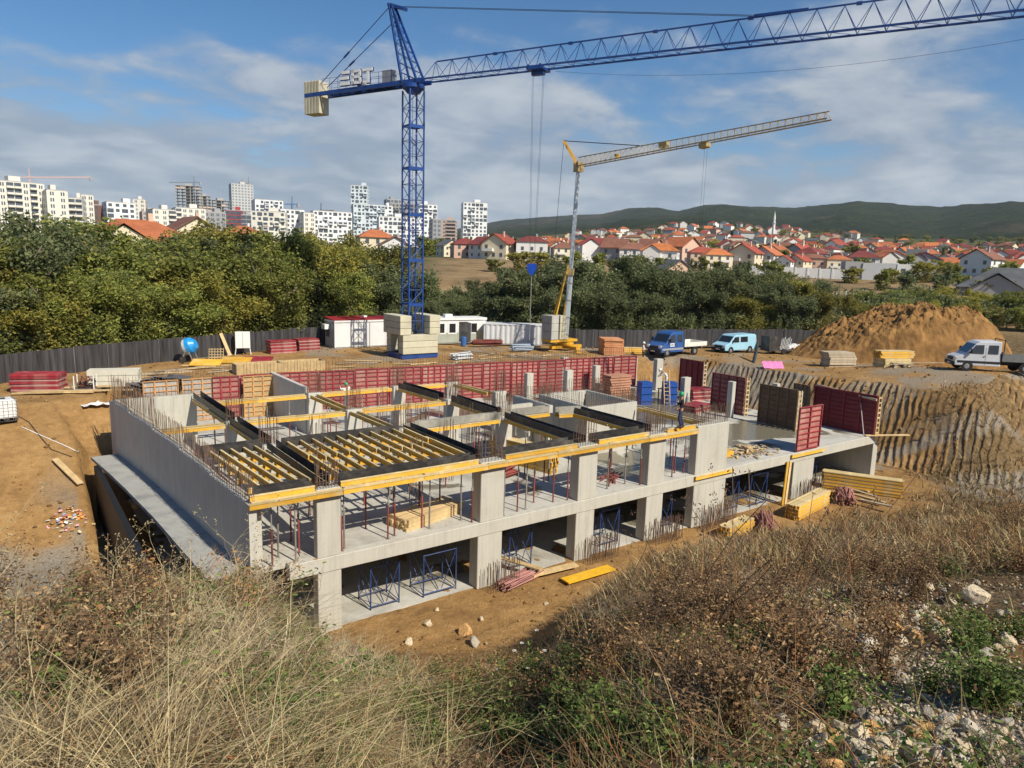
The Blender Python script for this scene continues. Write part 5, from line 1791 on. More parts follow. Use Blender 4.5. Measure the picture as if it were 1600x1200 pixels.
flat_plank(760, 878, 845, 903, .3, WOOD, 'pale plank lying to the right of the second lower column', zz_=.35)
flat_plank(830, 903, 900, 887, .4, WOOD, 'short wide plank lying across in front of the second bay', zz_=.1)
flat_plank(882, 912, 955, 890, .55, mat('bright_yellow_ply', (0.70, 0.40, 0.02), .6, .15), 'bright yellow dusty board on the clay in front of the third bay', zz_=.05)
pb_ = at_z(812, 908, -2.8)
rod_bundle(34, 2.2, .028, (pb_.x, pb_.y, hz(pb_.x, pb_.y) - .02), .25, .38, mat('pink_red_rods', (0.34, 0.16, 0.14), .6, .3, rnd=.3), 'faded red bundle of props on the clay before the second bay')
for i, (u, v, L, nx, nz, rz, lab) in enumerate([(1150, 832, 2.4, 8, 3, .12, 'straw-covered yellow beam in the stack left of the rod bundles'), (1262, 797, 4.2, 9, 4, .16, 'dusty yellow beam in the big stack before the sixth bay')]):
    g = at_z(u, v, -2.8)
    stack_beams(nx, nz, L, (g.x, g.y, hz(g.x, g.y) + .02), rz, lab, 'yellow stacks before the building')
g = at_z(1360, 770, -2.8)
stack_beams(9, 5, 4.4, (g.x - .2, g.y + .5, hz(g.x, g.y) + .05), -1.05, 'brown-yellow beam at the right end of the pit', 'beam stack at the right end of the pit')
for i, (u, v, rz) in enumerate([(1196, 822, .75), (1320, 780, .6)]):
    g = at_z(u, v, -2.8)
    rod_bundle(48, 2.3, .028, (g.x, g.y, hz(g.x, g.y)), rz, .5, mat('pale_red_rods', (0.36, 0.17, 0.14), .6, .3, rnd=.35), ['fanned pale red bundle of props between the two yellow stacks', 'fanned pale red bundle of props left of the right-hand beam stack'][i], spread=.16)
for i in range(4):
    flat_plank(1300 + 14 * i, 752 + 12 * i, 1358 + 12 * i, 772 + 10 * i, .25, WOODD if i % 2 else WOOD, 'plank beside the right-hand beam stack, %s from the back' % nth(i + 1), zz_=.1 + .05 * i)
for i, dx in enumerate((0, .28)):
    o = MB().box(-.1, .1, -.03, .03, 0, 2.5).build('leaning_beam', YEL if i == 0 else WOOD)
    o.location = (27.3 + dx, -.35, -2.8)
    o.rotation_euler = (-.1, .22, 0)
    tag(o, ['yellow beam leaning against the floor edge left of the sixth lower column', 'pale beam leaning beside the yellow one at the sixth lower column'][i], 'beam')
# ------------------------------------------------------------------ vehicles
RUB = mat('tyre_rubber', (0.016, 0.016, 0.016), .85, .2)
RIM = mat('wheel_rim', (0.30, 0.30, 0.30), .45, .1, metal=.5)
BLKPL = mat('black_plastic', (0.018, 0.018, 0.02), .6, .1)
LAMP = mat('lamp_glass', (0.62, 0.64, 0.66), .12, .03, spec=.8)
LAMPR = mat('lamp_red', (0.35, 0.01, 0.01), .2, .03)
GLASS = mat('car_glass', (0.018, 0.022, 0.026), .06, .1, spec=.9)


def car_half(z, w_, z0, tp):
    return w_ / 2 * (1 - tp * max(0.0, z - z0))


def body_shell(outline, w_, z0, tp, name, m, parent, bevel=.05):
    n = len(outline)
    vs = []
    for s in (-1, 1):
        for x, z in outline:
            vs.append((x, s * car_half(z, w_, z0, tp), z))
    fs = [tuple(range(n))[::-1], tuple(range(n, 2 * n))] + [(i, (i + 1) % n, n + (i + 1) % n, n + i) for i in range(n)]
    b = MB().add(vs, fs)
    o = b.build(name, m, parent, bevel=bevel)
    o.modifiers['bevel'].segments = 2
    bm = bmesh.new()
    bm.from_mesh(o.data)
    bmesh.ops.recalc_face_normals(bm, faces=bm.faces)
    bm.to_mesh(o.data)
    bm.free()
    return o


def side_pane(poly_, w_, z0, tp, name, m, parent, out=.006):
    for s in (-1, 1):
        inner = [(x, s * (car_half(z, w_, z0, tp) - .02), z) for x, z in poly_]
        outer = [(x, s * (car_half(z, w_, z0, tp) + out), z) for x, z in poly_]
        n = len(poly_)
        fs = [tuple(range(n, 2 * n)), tuple(range(n))[::-1]] + [(i, (i + 1) % n, n + (i + 1) % n, n + i) for i in range(n)]
        o = MB().add(inner + outer, fs).build(name, m, parent)
        bm = bmesh.new()
        bm.from_mesh(o.data)
        bmesh.ops.recalc_face_normals(bm, faces=bm.faces)
        bm.to_mesh(o.data)
        bm.free()


def cross_pane(p, q, hw0, hw1, name, m, parent, out=.012):
    """pane lying on the slope between profile points p and q (x, z)"""
    d = Vector((q[0] - p[0], 0, q[1] - p[1]))
    nrm = Vector((d.z, 0, -d.x)).normalized()
    if nrm.x < 0 and p[0] > 0:
        nrm = -nrm
    nrm *= out
    a = [(p[0], -hw0, p[1]), (p[0], hw0, p[1]), (q[0], hw1, q[1]), (q[0], -hw1, q[1])]
    vs = [Vector(v) + nrm for v in a] + [Vector(v) - nrm for v in a]
    MB().add(vs, [(0, 1, 2, 3), (7, 6, 5, 4), (0, 4, 5, 1), (1, 5, 6, 2), (2, 6, 7, 3), (3, 7, 4, 0)]).build(name, m, parent)


def wheels(t, xs_, hw, r, double=False):
    for x in xs_:
        for s in (-1, 1):
            w_ = MB().tube((x, s * (hw - .22), r), (x, s * (hw + .012), r), r, r, 18).build('wheel', RUB, t)
            MB().tube((x, s * (hw + .004), r), (x, s * (hw + .02), r), r * .6, r * .5, 14).build('rim', RIM, w_)
            MB().tube((x, s * (hw - .1), r + .02), (x, s * (hw + .004), r + .02), r * 1.2, r * 1.2, 18).build('wheel_arch', BLKPL, t)


def make_van(loc, rz):
    PAINT = mat('paint_light_blue', (0.30, 0.54, 0.67), .38, .06, .8, dirt=(.34, .38, .36), dirt_amt=.45, spec=.5)
    t = thing('delivery_van', 'light blue panel van parked before the fence', 'van', loc, rz)
    W_, z0, tp = 1.9, 1.0, .10
    out = [(2.42, .32), (2.45, .62), (2.36, .92), (1.72, 1.12), (1.02, 1.83), (.78, 1.94), (-2.15, 1.97), (-2.38, 1.86), (-2.45, 1.0), (-2.45, .32)]
    body_shell(out, W_, z0, tp, 'body', PAINT, t, .07)
    side_pane([(1.5, 1.16), (.98, 1.72), (.35, 1.74), (.35, 1.16)], W_, z0, tp, 'side_window', GLASS, t)
    side_pane([(.12, 1.18), (.12, 1.73), (-1.0, 1.75), (-1.0, 1.18)], W_, z0, tp, 'side_window', GLASS, t)
    cross_pane((1.66, 1.18), (1.08, 1.77), .80, .76, 'windscreen', GLASS, t)
    side_pane([(.24, .45), (.24, 1.78), (.22, 1.78), (.22, .45)], W_, z0, tp, 'door_gap', BLKPL, t, .003)
    MB().box(2.36, 2.5, -.9, .9, .3, .58).build('bumper', BLKPL, t, bevel=.03)
    MB().box(2.38, 2.47, -.5, .5, .62, .84).build('grille', BLKPL, t)
    MB().box(2.501, 2.515, -.26, .26, .38, .49).build('number_plate', WHITEP, t)
    for s in (-1, 1):
        MB().box(2.30, 2.44, s * .72 - .18, s * .72 + .18, .66, .86).build('headlight', LAMP, t, bevel=.02)
        MB().box(1.25, 1.4, s * 1.05 - .09, s * 1.05 + .09, 1.2, 1.42).build('mirror', BLKPL, t, bevel=.02)
        MB().box(-2.47, -2.42, s * .85 - .07, s * .85 + .07, .8, 1.5).build('tail_light', LAMPR, t)
    wheels(t, (1.55, -1.42), .95, .33)
    return t


def make_truck(loc, rz, name, label, paint, band, bedm, bed_len, sign=False, rack=False):
    t = thing(name, label, 'truck', loc, rz)
    W_, z0, tp = 1.98, 1.2, .09
    out = [(3.1, .40), (3.14, .75), (3.02, 1.05), (2.35, 1.32), (1.72, 2.15), (1.45, 2.32), (-.05, 2.38), (-.12, 2.3), (-.14, .40)]
    body_shell(out, W_, z0, tp, 'cab', paint, t, .07)
    side_pane([(2.22, 1.38), (1.72, 2.04), (1.12, 2.07), (1.12, 1.38)], W_, z0, tp, 'side_window', GLASS, t)
    side_pane([(.80, 1.40), (.80, 2.07), (.10, 2.08), (.10, 1.40)], W_, z0, tp, 'side_window', GLASS, t)
    cross_pane((2.28, 1.40), (1.76, 2.09), .82, .78, 'windscreen', GLASS, t)
    MB().box(-.155, -.13, -.6, .6, 1.5, 2.05).build('rear_window', GLASS, t)
    side_pane([(2.95, .62), (2.95, .80), (-.1, .80), (-.1, .62)], W_, z0, tp, 'rubbing_strip', band, t, .012)
    side_pane([(.98, .5), (.98, 2.1), (.96, 2.1), (.96, .5)], W_, z0, tp, 'door_gap', BLKPL, t, .003)
    side_pane([(1.12, 1.16), (1.12, 1.2), (.99, 1.2), (.99, 1.16)], W_, z0, tp, 'door_handle', BLKPL, t, .02)
    if sign:
        for s in (-1, 1):
            p = MB().box(1.25, 1.85, s * .985 - .008, s * .985 + .008, .95, 1.28).build('door_sign', WHITEP, t)
            # the company initials, too small to read clearly in the photo
            for k, ch in enumerate('EBT'):
                x0 = 1.78 - k * .17
                b = MB()
                for x, z, w2, h2 in LET[ch]:
                    b.box(x0 - (x + w2) * .12, x0 - x * .12, s * .998 - .004, s * .998 + .004, 1.03 + z * .14, 1.03 + (z + h2) * .14)
                b.build('sign_letter', mat('sign_blue', (.02, .06, .22), .5), p)
    MB().box(3.04, 3.2, -.94, .94, .38, .68).build('bumper', BLKPL, t, bevel=.04)
    MB().box(3.06, 3.155, -.5, .5, .74, 1.0).build('grille', BLKPL, t)
    MB().box(3.201, 3.215, -.26, .26, .46, .57).build('number_plate', WHITEP, t)
    for s in (-1, 1):
        MB().box(2.92, 3.11, s * .76 - .17, s * .76 + .17, .78, 1.08).build('headlight', LAMP, t, bevel=.03)
        MB().box(1.98, 2.12, s * 1.13 - .1, s * 1.13 + .1, 1.38, 1.75).build('mirror', BLKPL, t, bevel=.02)
    e = -.3 - bed_len
    MB().box(e, -.25, -1.02, 1.02, .82, .95).build('bed_floor', bedm, t)
    MB().box(e, -.25, -1.05, -1.021, .86, 1.28).build('bed_side', bedm, t)
    MB().box(e, -.25, 1.021, 1.05, .86, 1.28).build('bed_side', bedm, t)
    MB().box(e - .04, e - .001, -1.05, 1.05, .86, 1.28).build('tailgate', bedm, t)
    MB().box(-.249, -.2, -1.05, 1.05, .86, 1.6).build('headboard', bedm, t)
    MB().box(e + .1, 2.6, -.42, .42, .5, .8).build('chassis', BLKPL, t)
    if rack:
        for s in (-.9, .9):
            MB().bar((-.3, s, 1.0), (-.3, s, 2.5), .06, .06).build('rack_post', BLKPL, t)
        MB().bar((-.3, -.9, 2.5), (-.3, .9, 2.5), .06, .06).build('rack_bar', BLKPL, t)
    wheels(t, (2.22, -1.9), .985, .36)
    return t


def bearing(ax, ay, bx, by):
    return math.atan2(by - ay, bx - ax)


make_van((55.3, 24.75, hz(55.3, 24.7)), PI - .06)
DB = mat('paint_dark_blue', (0.020, 0.085, 0.28), .36, .12, .8, dirt=(.16, .14, .13), dirt_amt=.45, spec=.5)
SILV = mat('paint_grey_lower', (0.30, 0.32, 0.35), .4, .05)
make_truck((46.15, 24.9, hz(46.2, 24.9)), PI + .02, 'flatbed_truck', 'dark blue crew-cab flatbed truck with a white bed and door sign', DB, SILV, mat('bed_white', (.68, .67, .60), .6, .08, 1, dirt=(.45, .42, .35), dirt_amt=.4), 3.3, sign=True)
# the pale truck at the right edge: wheels touch these two spots
fa = at_z(1509, 577.5, 3.15)
fb = at_z(1584, 581.5, 3.15)
rzp = bearing(fb.x, fb.y, fa.x, fa.y)
fwd = Vector((math.cos(rzp), math.sin(rzp), 0))
lef = Vector((-fwd.y, fwd.x, 0))
near = lef if (CAM - fa).dot(lef) > 0 else -lef
org = Vector((fa.x, fa.y, 0)) - fwd * 2.22 - near * .9
make_truck((org.x, org.y, hz(org.x + fwd.x * .5, org.y + fwd.y * .5) + .02), rzp, 'pickup_truck', 'silver-white crew-cab pickup at the right edge above the slope', mat('paint_silver', (0.54, 0.56, 0.59), .36, .06, .8, dirt=(.42, .37, .30), dirt_amt=.45, spec=.5), BLKPL, mat('bed_grey', (.16, .165, .16), .6, .1), 3.2, rack=True)

# ------------------------------------------------------------------ people
def skin_mesh(name, verts, edges, radii, m, parent, root=0, sub=1):
    me = bpy.data.meshes.new(name)
    me.from_pydata([tuple(v) for v in verts], edges, [])
    me.materials.append(m)
    bm = bmesh.new()
    bm.from_mesh(me)
    lay = bm.verts.layers.skin.verify()
    bm.verts.ensure_lookup_table()
    for i, v in enumerate(bm.verts):
        r = radii[i]
        v[lay].radius = r if isinstance(r, tuple) else (r, r)
        v[lay].use_root = (i == root)
    bm.to_mesh(me)
    bm.free()
    o = bpy.data.objects.new(name, me)
    COL.objects.link(o)
    o.parent = parent
    s = o.modifiers.new('skin', 'SKIN')
    s.use_smooth_shade = True
    u = o.modifiers.new('sub', 'SUBSURF')
    u.levels = u.render_levels = sub
    return o


SKIN = mat('skin', (0.42, 0.22, 0.14), .6, .05)
HAIR = mat('dark_hair', (0.02, 0.014, 0.01), .7, .1)


def person(loc, rz, label, shirt, trousers, helmet, pose, hm=True):
    """pose: dict of joint positions that differ from a relaxed stance (1.76 m tall)"""
    t = thing('person', label, 'person', loc, rz)
    P = dict(pel=(0, 0, .95), waist=(0, 0, 1.10), chest=(0, .01, 1.32), neck=(0, .015, 1.47), head=(0, .03, 1.62),
             lsh=(-.19, 0, 1.41), lel=(-.25, .0, 1.14), lwr=(-.25, .12, .92), rsh=(.19, 0, 1.41), rel=(.25, 0, 1.14), rwr=(.25, .12, .92),
             lhip=(-.09, 0, .90), lkn=(-.11, .03, .49), lan=(-.12, 0, .08), ltoe=(-.14, .16, .035), rhip=(.09, 0, .90), rkn=(.11, .03, .49), ran=(.12, 0, .08), rtoe=(.14, .16, .035))
    P.update(pose)
    V = {k: Vector(v) for k, v in P.items()}
    order = ['pel', 'waist', 'chest', 'neck', 'head', 'lsh', 'lel', 'lwr', 'rsh', 'rel', 'rwr', 'lhip', 'lkn', 'lan', 'ltoe', 'rhip', 'rkn', 'ran', 'rtoe']
    R_ = dict(pel=(.13, .10), waist=(.12, .09), chest=(.15, .10), neck=.05, head=(.075, .095), lsh=.06, lel=.042, lwr=.03, rsh=.06, rel=.042, rwr=.03, lhip=.085, lkn=.058, lan=.042, ltoe=.035, rhip=.085, rkn=.058, ran=.042, rtoe=.035)
    E_ = [('pel', 'waist'), ('waist', 'chest'), ('chest', 'neck'), ('neck', 'head'), ('chest', 'lsh'), ('lsh', 'lel'), ('lel', 'lwr'), ('chest', 'rsh'), ('rsh', 'rel'), ('rel', 'rwr'), ('pel', 'lhip'), ('lhip', 'lkn'), ('lkn', 'lan'), ('lan', 'ltoe'), ('pel', 'rhip'), ('rhip', 'rkn'), ('rkn', 'ran'), ('ran', 'rtoe')]
    vs = [V[k] for k in order]
    rr = [R_[k] for k in order]
    ed = [(order.index(a), order.index(c)) for a, c in E_]
    # crown of the head, five fingers on each hand
    def addv(p, r, frm):
        vs.append(Vector(p))
        rr.append(r)
        ed.append((frm, len(vs) - 1))
        return len(vs) - 1
    up = (V['head'] - V['neck']).normalized()
    addv(V['head'] + up * .10, (.07, .08), order.index('head'))
    for s in ('l', 'r'):
        wv = V[s + 'wr']
        d = (wv - V[s + 'el']).normalized()
        palm = addv(wv + d * .07, (.035, .018), order.index(s + 'wr'))
        side_ = d.cross(Vector((0, 1, 0)))
        side_ = side_.normalized() if side_.length > .1 else Vector((0, 0, 1))
        for k in range(4):
            q = addv(wv + d * .115 + side_ * (-.03 + .02 * k), .009, palm)
            addv(wv + d * (.155 + .01 * (k in (1, 2))) + side_ * (-.032 + .02 * k) + Vector((0, .015, -.01)), .008, q)
        addv(wv + d * .09 + side_ * -.05 + Vector((0, .02, 0)), .01, palm)
    skin_mesh('body', vs, ed, rr, SKIN, t)
    # clothing a little larger than the body
    so = ['waist', 'pel', 'chest', 'neck', 'lsh', 'lel', 'rsh', 'rel']
    grow = dict(pel=(.155, .125), waist=(.145, .115), chest=(.175, .125), neck=.06, lsh=.08, lel=.06, rsh=.08, rel=.06)
    sv_ = [V[k] for k in so]
    sv_[3] = V['neck'].lerp(V['chest'], .3)
    sr = [grow[k] for k in so]
    se = [(0, 1), (0, 2), (2, 3), (2, 4), (4, 5), (2, 6), (6, 7)]
    for s, i in (('l', 5), ('r', 7)):
        sv_.append(V[s + 'el'].lerp(V[s + 'wr'], .75))
        sr.append(.042)
        se.append((i, len(sv_) - 1))
    skin_mesh('shirt', sv_, se, sr, shirt, t)
    to = ['pel', 'lhip', 'lkn', 'lan', 'rhip', 'rkn', 'ran', 'waist']
    tg = dict(pel=(.15, .12), lhip=.105, lkn=.08, lan=.07, rhip=.105, rkn=.08, ran=.07, waist=(.14, .11))
    tv = [V[k] for k in to]
    tv[7] = V['pel'].lerp(V['waist'], .55)
    skin_mesh('trousers', tv, [(0, 1), (1, 2), (2, 3), (0, 4), (4, 5), (5, 6), (0, 7)], [tg[k] for k in to], trousers, t)
    for s in ('l', 'r'):
        a, c = V[s + 'an'], V[s + 'toe']
        MB().bar(Vector((a.x, a.y - .07, a.z - .035)), Vector((c.x, c.y + .05, a.z - .035)), .10, .085).build('shoe', BLKPL, t, bevel=.02)
    h = V['head'] + up * .045
    q = Vector((0, 0, 1)).rotation_difference(up)
    if hm:
        b = MB().lathe([(.128, 0), (.128, .03), (.115, .09), (.08, .135), (.03, .155), (.004, .158)], 16)
        b.lathe([(.15, -.008), (.15, .006)], 16)
        b.box(-.09, .09, .11, .19, -.008, .006)
        o = b.build('helmet', helmet, t, smooth=True)
    else:
        b = MB().lathe([(.105, -.02), (.108, .03), (.095, .08), (.06, .115), (.004, .125)], 16)
        o = b.build('hair', helmet, t, smooth=True)
    o.location = h
    o.rotation_mode = 'QUATERNION'
    o.rotation_quaternion = q
    # face
    fwd_ = Vector((0, 1, 0))
    b = MB()
    f = V['head'] + fwd_ * .092
    b.bar(f + Vector((0, -.02, .02)), f + Vector((0, .018, -.02)), .024, .05)
    for s in (-1, 1):
        b.box(f.x + s * .035 - .012, f.x + s * .035 + .012, f.y - .02, f.y + .001, f.z + .02, f.z + .032)
    b.box(f.x - .025, f.x + .025, f.y - .02, f.y - .002, f.z - .05, f.z - .042)
    b.build('face', SKIN, t)
    return t


GREENH = mat('helmet_green', (0.02, 0.30, 0.13), .35, .05)
WHITEH = mat('helmet_white', (0.75, 0.75, 0.72), .35, .05)
DARKC = mat('cloth_dark', (0.022, 0.020, 0.024), .9, .2, 6)
NAVY = mat('cloth_navy', (0.03, 0.04, 0.09), .9, .2, 6)
WHITEC = mat('cloth_white', (0.70, 0.69, 0.66), .9, .06, 6)
GREYC = mat('cloth_grey', (0.16, 0.17, 0.19), .9, .2, 6)
person((18.45, -0.02, 2.66), .95, 'person in dark clothes and a green helmet walking on the front formwork edge', DARKC, NAVY, GREENH,
       dict(lwr=(-.32, .22, 1.02), rwr=(.34, .2, 1.04), lel=(-.33, .02, 1.16), rel=(.34, 0, 1.16), lkn=(-.12, .12, .52), lan=(-.13, -.02, .1), ltoe=(-.14, .15, .04), rkn=(.10, -.03, .49), ran=(.12, -.16, .1), rtoe=(.13, .0, .04)))
o = MB().box(-.6, .6, -.5, .5, 0, .1).box(-.6, .6, -.5, -.35, .1, .2).box(-.6, .6, .35, .5, .1, .2).box(-.6, .6, -.5, .5, .2, .3).build('timber_pallet', WOODD)
o.location = (10.5, 22.3, 0.0)
tag(o, 'timber pallet under the person before the red back wall', 'pallet')
person((10.5, 22.3, 0.3), .2, 'person in a white T-shirt and green helmet before the red back wall', WHITEC, GREYC, GREENH,
       dict(lel=(-.38, .1, 1.36), lwr=(-.30, .28, 1.52), rel=(.38, .1, 1.36), rwr=(.30, .28, 1.52)))
o = MB().box(-.6, .6, -.35, .35, 1.0, 1.06).box(-.55, -.48, -.3, -.23, 0, 1.0).box(.48, .55, -.3, -.23, 0, 1.0).box(-.55, -.48, .23, .3, 0, 1.0).box(.48, .55, .23, .3, 0, 1.0).build('work_trestle', WOODD)
o.location = (34.0, 14.9, 0)
tag(o, 'timber trestle beside the right blue column form', 'trestle')
person((34.0, 14.9, 1.06), 1.0, 'person all in white bending over the column by the ladder', WHITEC, WHITEC, WHITEH,
       dict(waist=(0, .08, 1.08), chest=(0, .24, 1.24), neck=(0, .36, 1.33), head=(0, .48, 1.40), lsh=(-.18, .26, 1.30), rsh=(.18, .26, 1.30), lel=(-.22, .42, 1.10), rel=(.22, .42, 1.10), lwr=(-.15, .58, .98), rwr=(.15, .58, .98)))
person((42.0, 25.2, hz(42, 25.2)), -2.3, 'person in a white shirt and cap standing left of the blue truck', WHITEC, DARKC, WHITEH,
       dict(lel=(-.27, .05, 1.16), lwr=(-.18, .25, 1.10), rel=(.27, .05, 1.16), rwr=(.18, .25, 1.10)))

# ------------------------------------------------------------------ heap of excavated soil
def dirt_mound():
    cx_, cy_ = 69.3, 14.6
    ax = Vector((.80, -.60))
    n = 190
    g = np.linspace(-1.15, 1.15, n)
    A, B = np.meshgrid(g, g)
    LA, LB = 11.2, 7.6
    x = cx_ + A * LA * ax.x - B * LB * ax.y
    y = cy_ + A * LA * ax.y + B * LB * ax.x
    r = np.sqrt(A ** 2 + B ** 2)
    top = 4.9 * np.clip(1 - r ** 4.2, -.25, 1) * np.where(A < -.05, np.clip(1 - .75 * (-.05 - A), 0, 1), 1) 
    lump = 2.0 * fbm(x * .35, y * .35, 4, 71) + 2.6 * np.abs(fbm(x * 1.1, y * 1.1, 3, 72)) + .9 * fbm(x * 2.6, y * 2.6, 2, 73)
    z = yard_z(x, y) + top + lump * np.clip(1.05 - r, 0, .55) * 1.5 - .15
    V = np.stack([x, y, z], -1).reshape(-1, 3)
    i = np.arange(n - 1)[:, None] * n + np.arange(n - 1)[None, :]
    F = np.stack([i, i + 1, i + n + 1, i + n], -1).reshape(-1, 4)
    me = bpy.data.meshes.new('dirt_mound')
    me.from_pydata(V.tolist(), [], F.tolist())
    m = mat('mound_soil', (0.25, 0.138, 0.05), .95, .45, .8, dirt=(.12, .062, .028), dirt_amt=.8, bump=.9, bscale=5.0, spec=.1)
    me.materials.append(m)
    o = mk('dirt_mound', me)
    tag(o, 'big heap of excavated orange clay at the right', 'dirt heap')


dirt_mound()
# ------------------------------------------------------------------ distant apartment blocks
def plain(name, c, rough=.8, var=.05):
    return mat(name, c, rough, var, .05)


GL = mat('far_window', (0.085, 0.10, 0.12), .25, .3, .2, spec=.6)
W1 = plain('facade_cream', (0.70, 0.67, 0.59))
W2 = plain('facade_white', (0.74, 0.75, 0.74))
W3 = plain('facade_bluish', (0.60, 0.66, 0.68))
W4 = plain('facade_grey', (0.30, 0.31, 0.32))
W5 = plain('facade_brown', (0.16, 0.085, 0.07))
W6 = plain('facade_red', (0.42, 0.05, 0.07))
W7 = plain('facade_pinkish', (0.52, 0.40, 0.33))
W8 = plain('facade_concrete', (0.36, 0.35, 0.33))


def block(u0, u1, vtop, d, style, wall, label, depth=14.0, turn=0.12, floor=3.0, seed=1):
    rs = random.Random(seed)
    uc = (u0 + u1) / 2
    p = at_d(uc, vtop, d)
    pl, pr = at_d(u0, vtop, d), at_d(u1, vtop, d)
    wd = (Vector((pl.x, pl.y)) - Vector((pr.x, pr.y))).length
    zb = float(height(np.array([p.x]), np.array([p.y]), False)[0]) - 2
    H = p.z - zb
    face = math.atan2(CAM.x - p.x, -(CAM.y - p.y))          # local -Y looks at the camera
    t = thing('apartment_block', label, 'apartment block', (p.x, p.y, zb), face + turn, 'apartment blocks on the skyline')
    hw = wd / 2
    nf = max(2, int(H / floor))
    # only the upper storeys can be seen above the trees
    f0 = max(0, nf - 14)
    if style == 'frame':
        b = MB()
        for k in range(nf + 1):
            z = H - (nf - k) * floor
            b.box(-hw, hw, 0, depth, z - .3, z)
        b.build('floor_slabs', wall, t, kind='stuff')
        b = MB()
        nc = max(3, int(wd / 4.5))
        for i in range(nc + 1):
            x = -hw + .4 + (wd - .8) * i / nc
            for y in (.3, depth - .8):
                b.box(x - .3, x + .3, y, y + .6, 0, H - .31)
        b.build('columns', wall, t, kind='stuff')
        MB().box(-hw * .25, hw * .3, depth * .35, depth * .75, 0, H + 2.5).build('core', wall, t)
        b = MB()
        for k in range(f0, nf):
            for i in range(nc):
                if rs.random() < (.75 if k < nf * .55 else .12):
                    x = -hw + .8 + (wd - .8) * i / nc
                    z = H - (nf - k) * floor
                    b.box(x, x + (wd - 2) / nc * .8, .7, .95, z + .02, z + floor * (.45 if rs.random() < .6 else .85))
        b.build('infill', W7, t, kind='stuff')
        return t
    MB().box(-hw, hw, 0, depth, 0, H).build('wall', wall, t)
    MB().box(-hw + .4, hw - .4, .4, depth - .4, H + .001, H + .5).build('roof', W8, t)
    if rs.random() < .7:
        x = rs.uniform(-hw * .5, hw * .3)
        MB().box(x, x + min(5, hw * .5), depth * .3, depth * .7, H + .501, H + 3.0).build('stair_head', wall, t)
    wn, bl, ds = MB(), MB(), MB()
    nb = max(2, int(wd / 3.2))
    kinds = [rs.choice(['w', 'w', 'b']) if style == 'balcony' else 'w' for _ in range(nb)]
    for k in range(f0, nf):
        z = H - (nf - k) * floor
        for i in range(nb):
            x0 = -hw + wd * i / nb
            x1 = -hw + wd * (i + 1) / nb
            cx_ = (x0 + x1) / 2
            ww = (x1 - x0)
            if style == 'cubic':
                r = rs.random()
                if r < .16:
                    bl.box(x0 + .1, x1 - .1, -1.3, -.001, z + .1, z + floor - .5)
                    wn.box(x0 + .5, x1 - .5, -1.34, -1.30, z + .7, z + floor - .9)
                elif r < .4:
                    wn.box(x0 + .25, x1 - .25, -.05, .02, z + .25, z + floor - .45)
                elif r < .93:
                    wn.box(cx_ - ww * .25, cx_ + ww * .25, -.05, .02, z + .7, z + floor - .6)
            elif kinds[i] == 'b':
                wn.box(x0 + .15, x1 - .15, -.04, .02, z + .9, z + floor - .35)
                bl.box(x0 + .05, x1 - .05, -1.2, -.05, z, z + .95)
            elif style == 'glass':
                wn.box(x0 + .12, x1 - .12, -.05, .02, z + .25, z + floor - .35)
            else:
                wn.box(cx_ - .8, cx_ - .2, -.05, .02, z + .7, z + floor - .6)
                wn.box(cx_ + .2, cx_ + .8, -.05, .02, z + .7, z + floor - .6)
        # side faces
        for j in range(max(1, int(depth / 4))):
            y0 = 1.5 + j * 4
            wn.box(-hw - .05, -hw + .02, y0, y0 + 1.3, z + .8, z + floor - .6)
            wn.box(hw - .02, hw + .05, y0, y0 + 1.3, z + .8, z + floor - .6)
    wn.build('window_panes', GL, t, kind='stuff')
    if bl.v:
        bl.build('balconies', wall, t, kind='stuff')
    return t


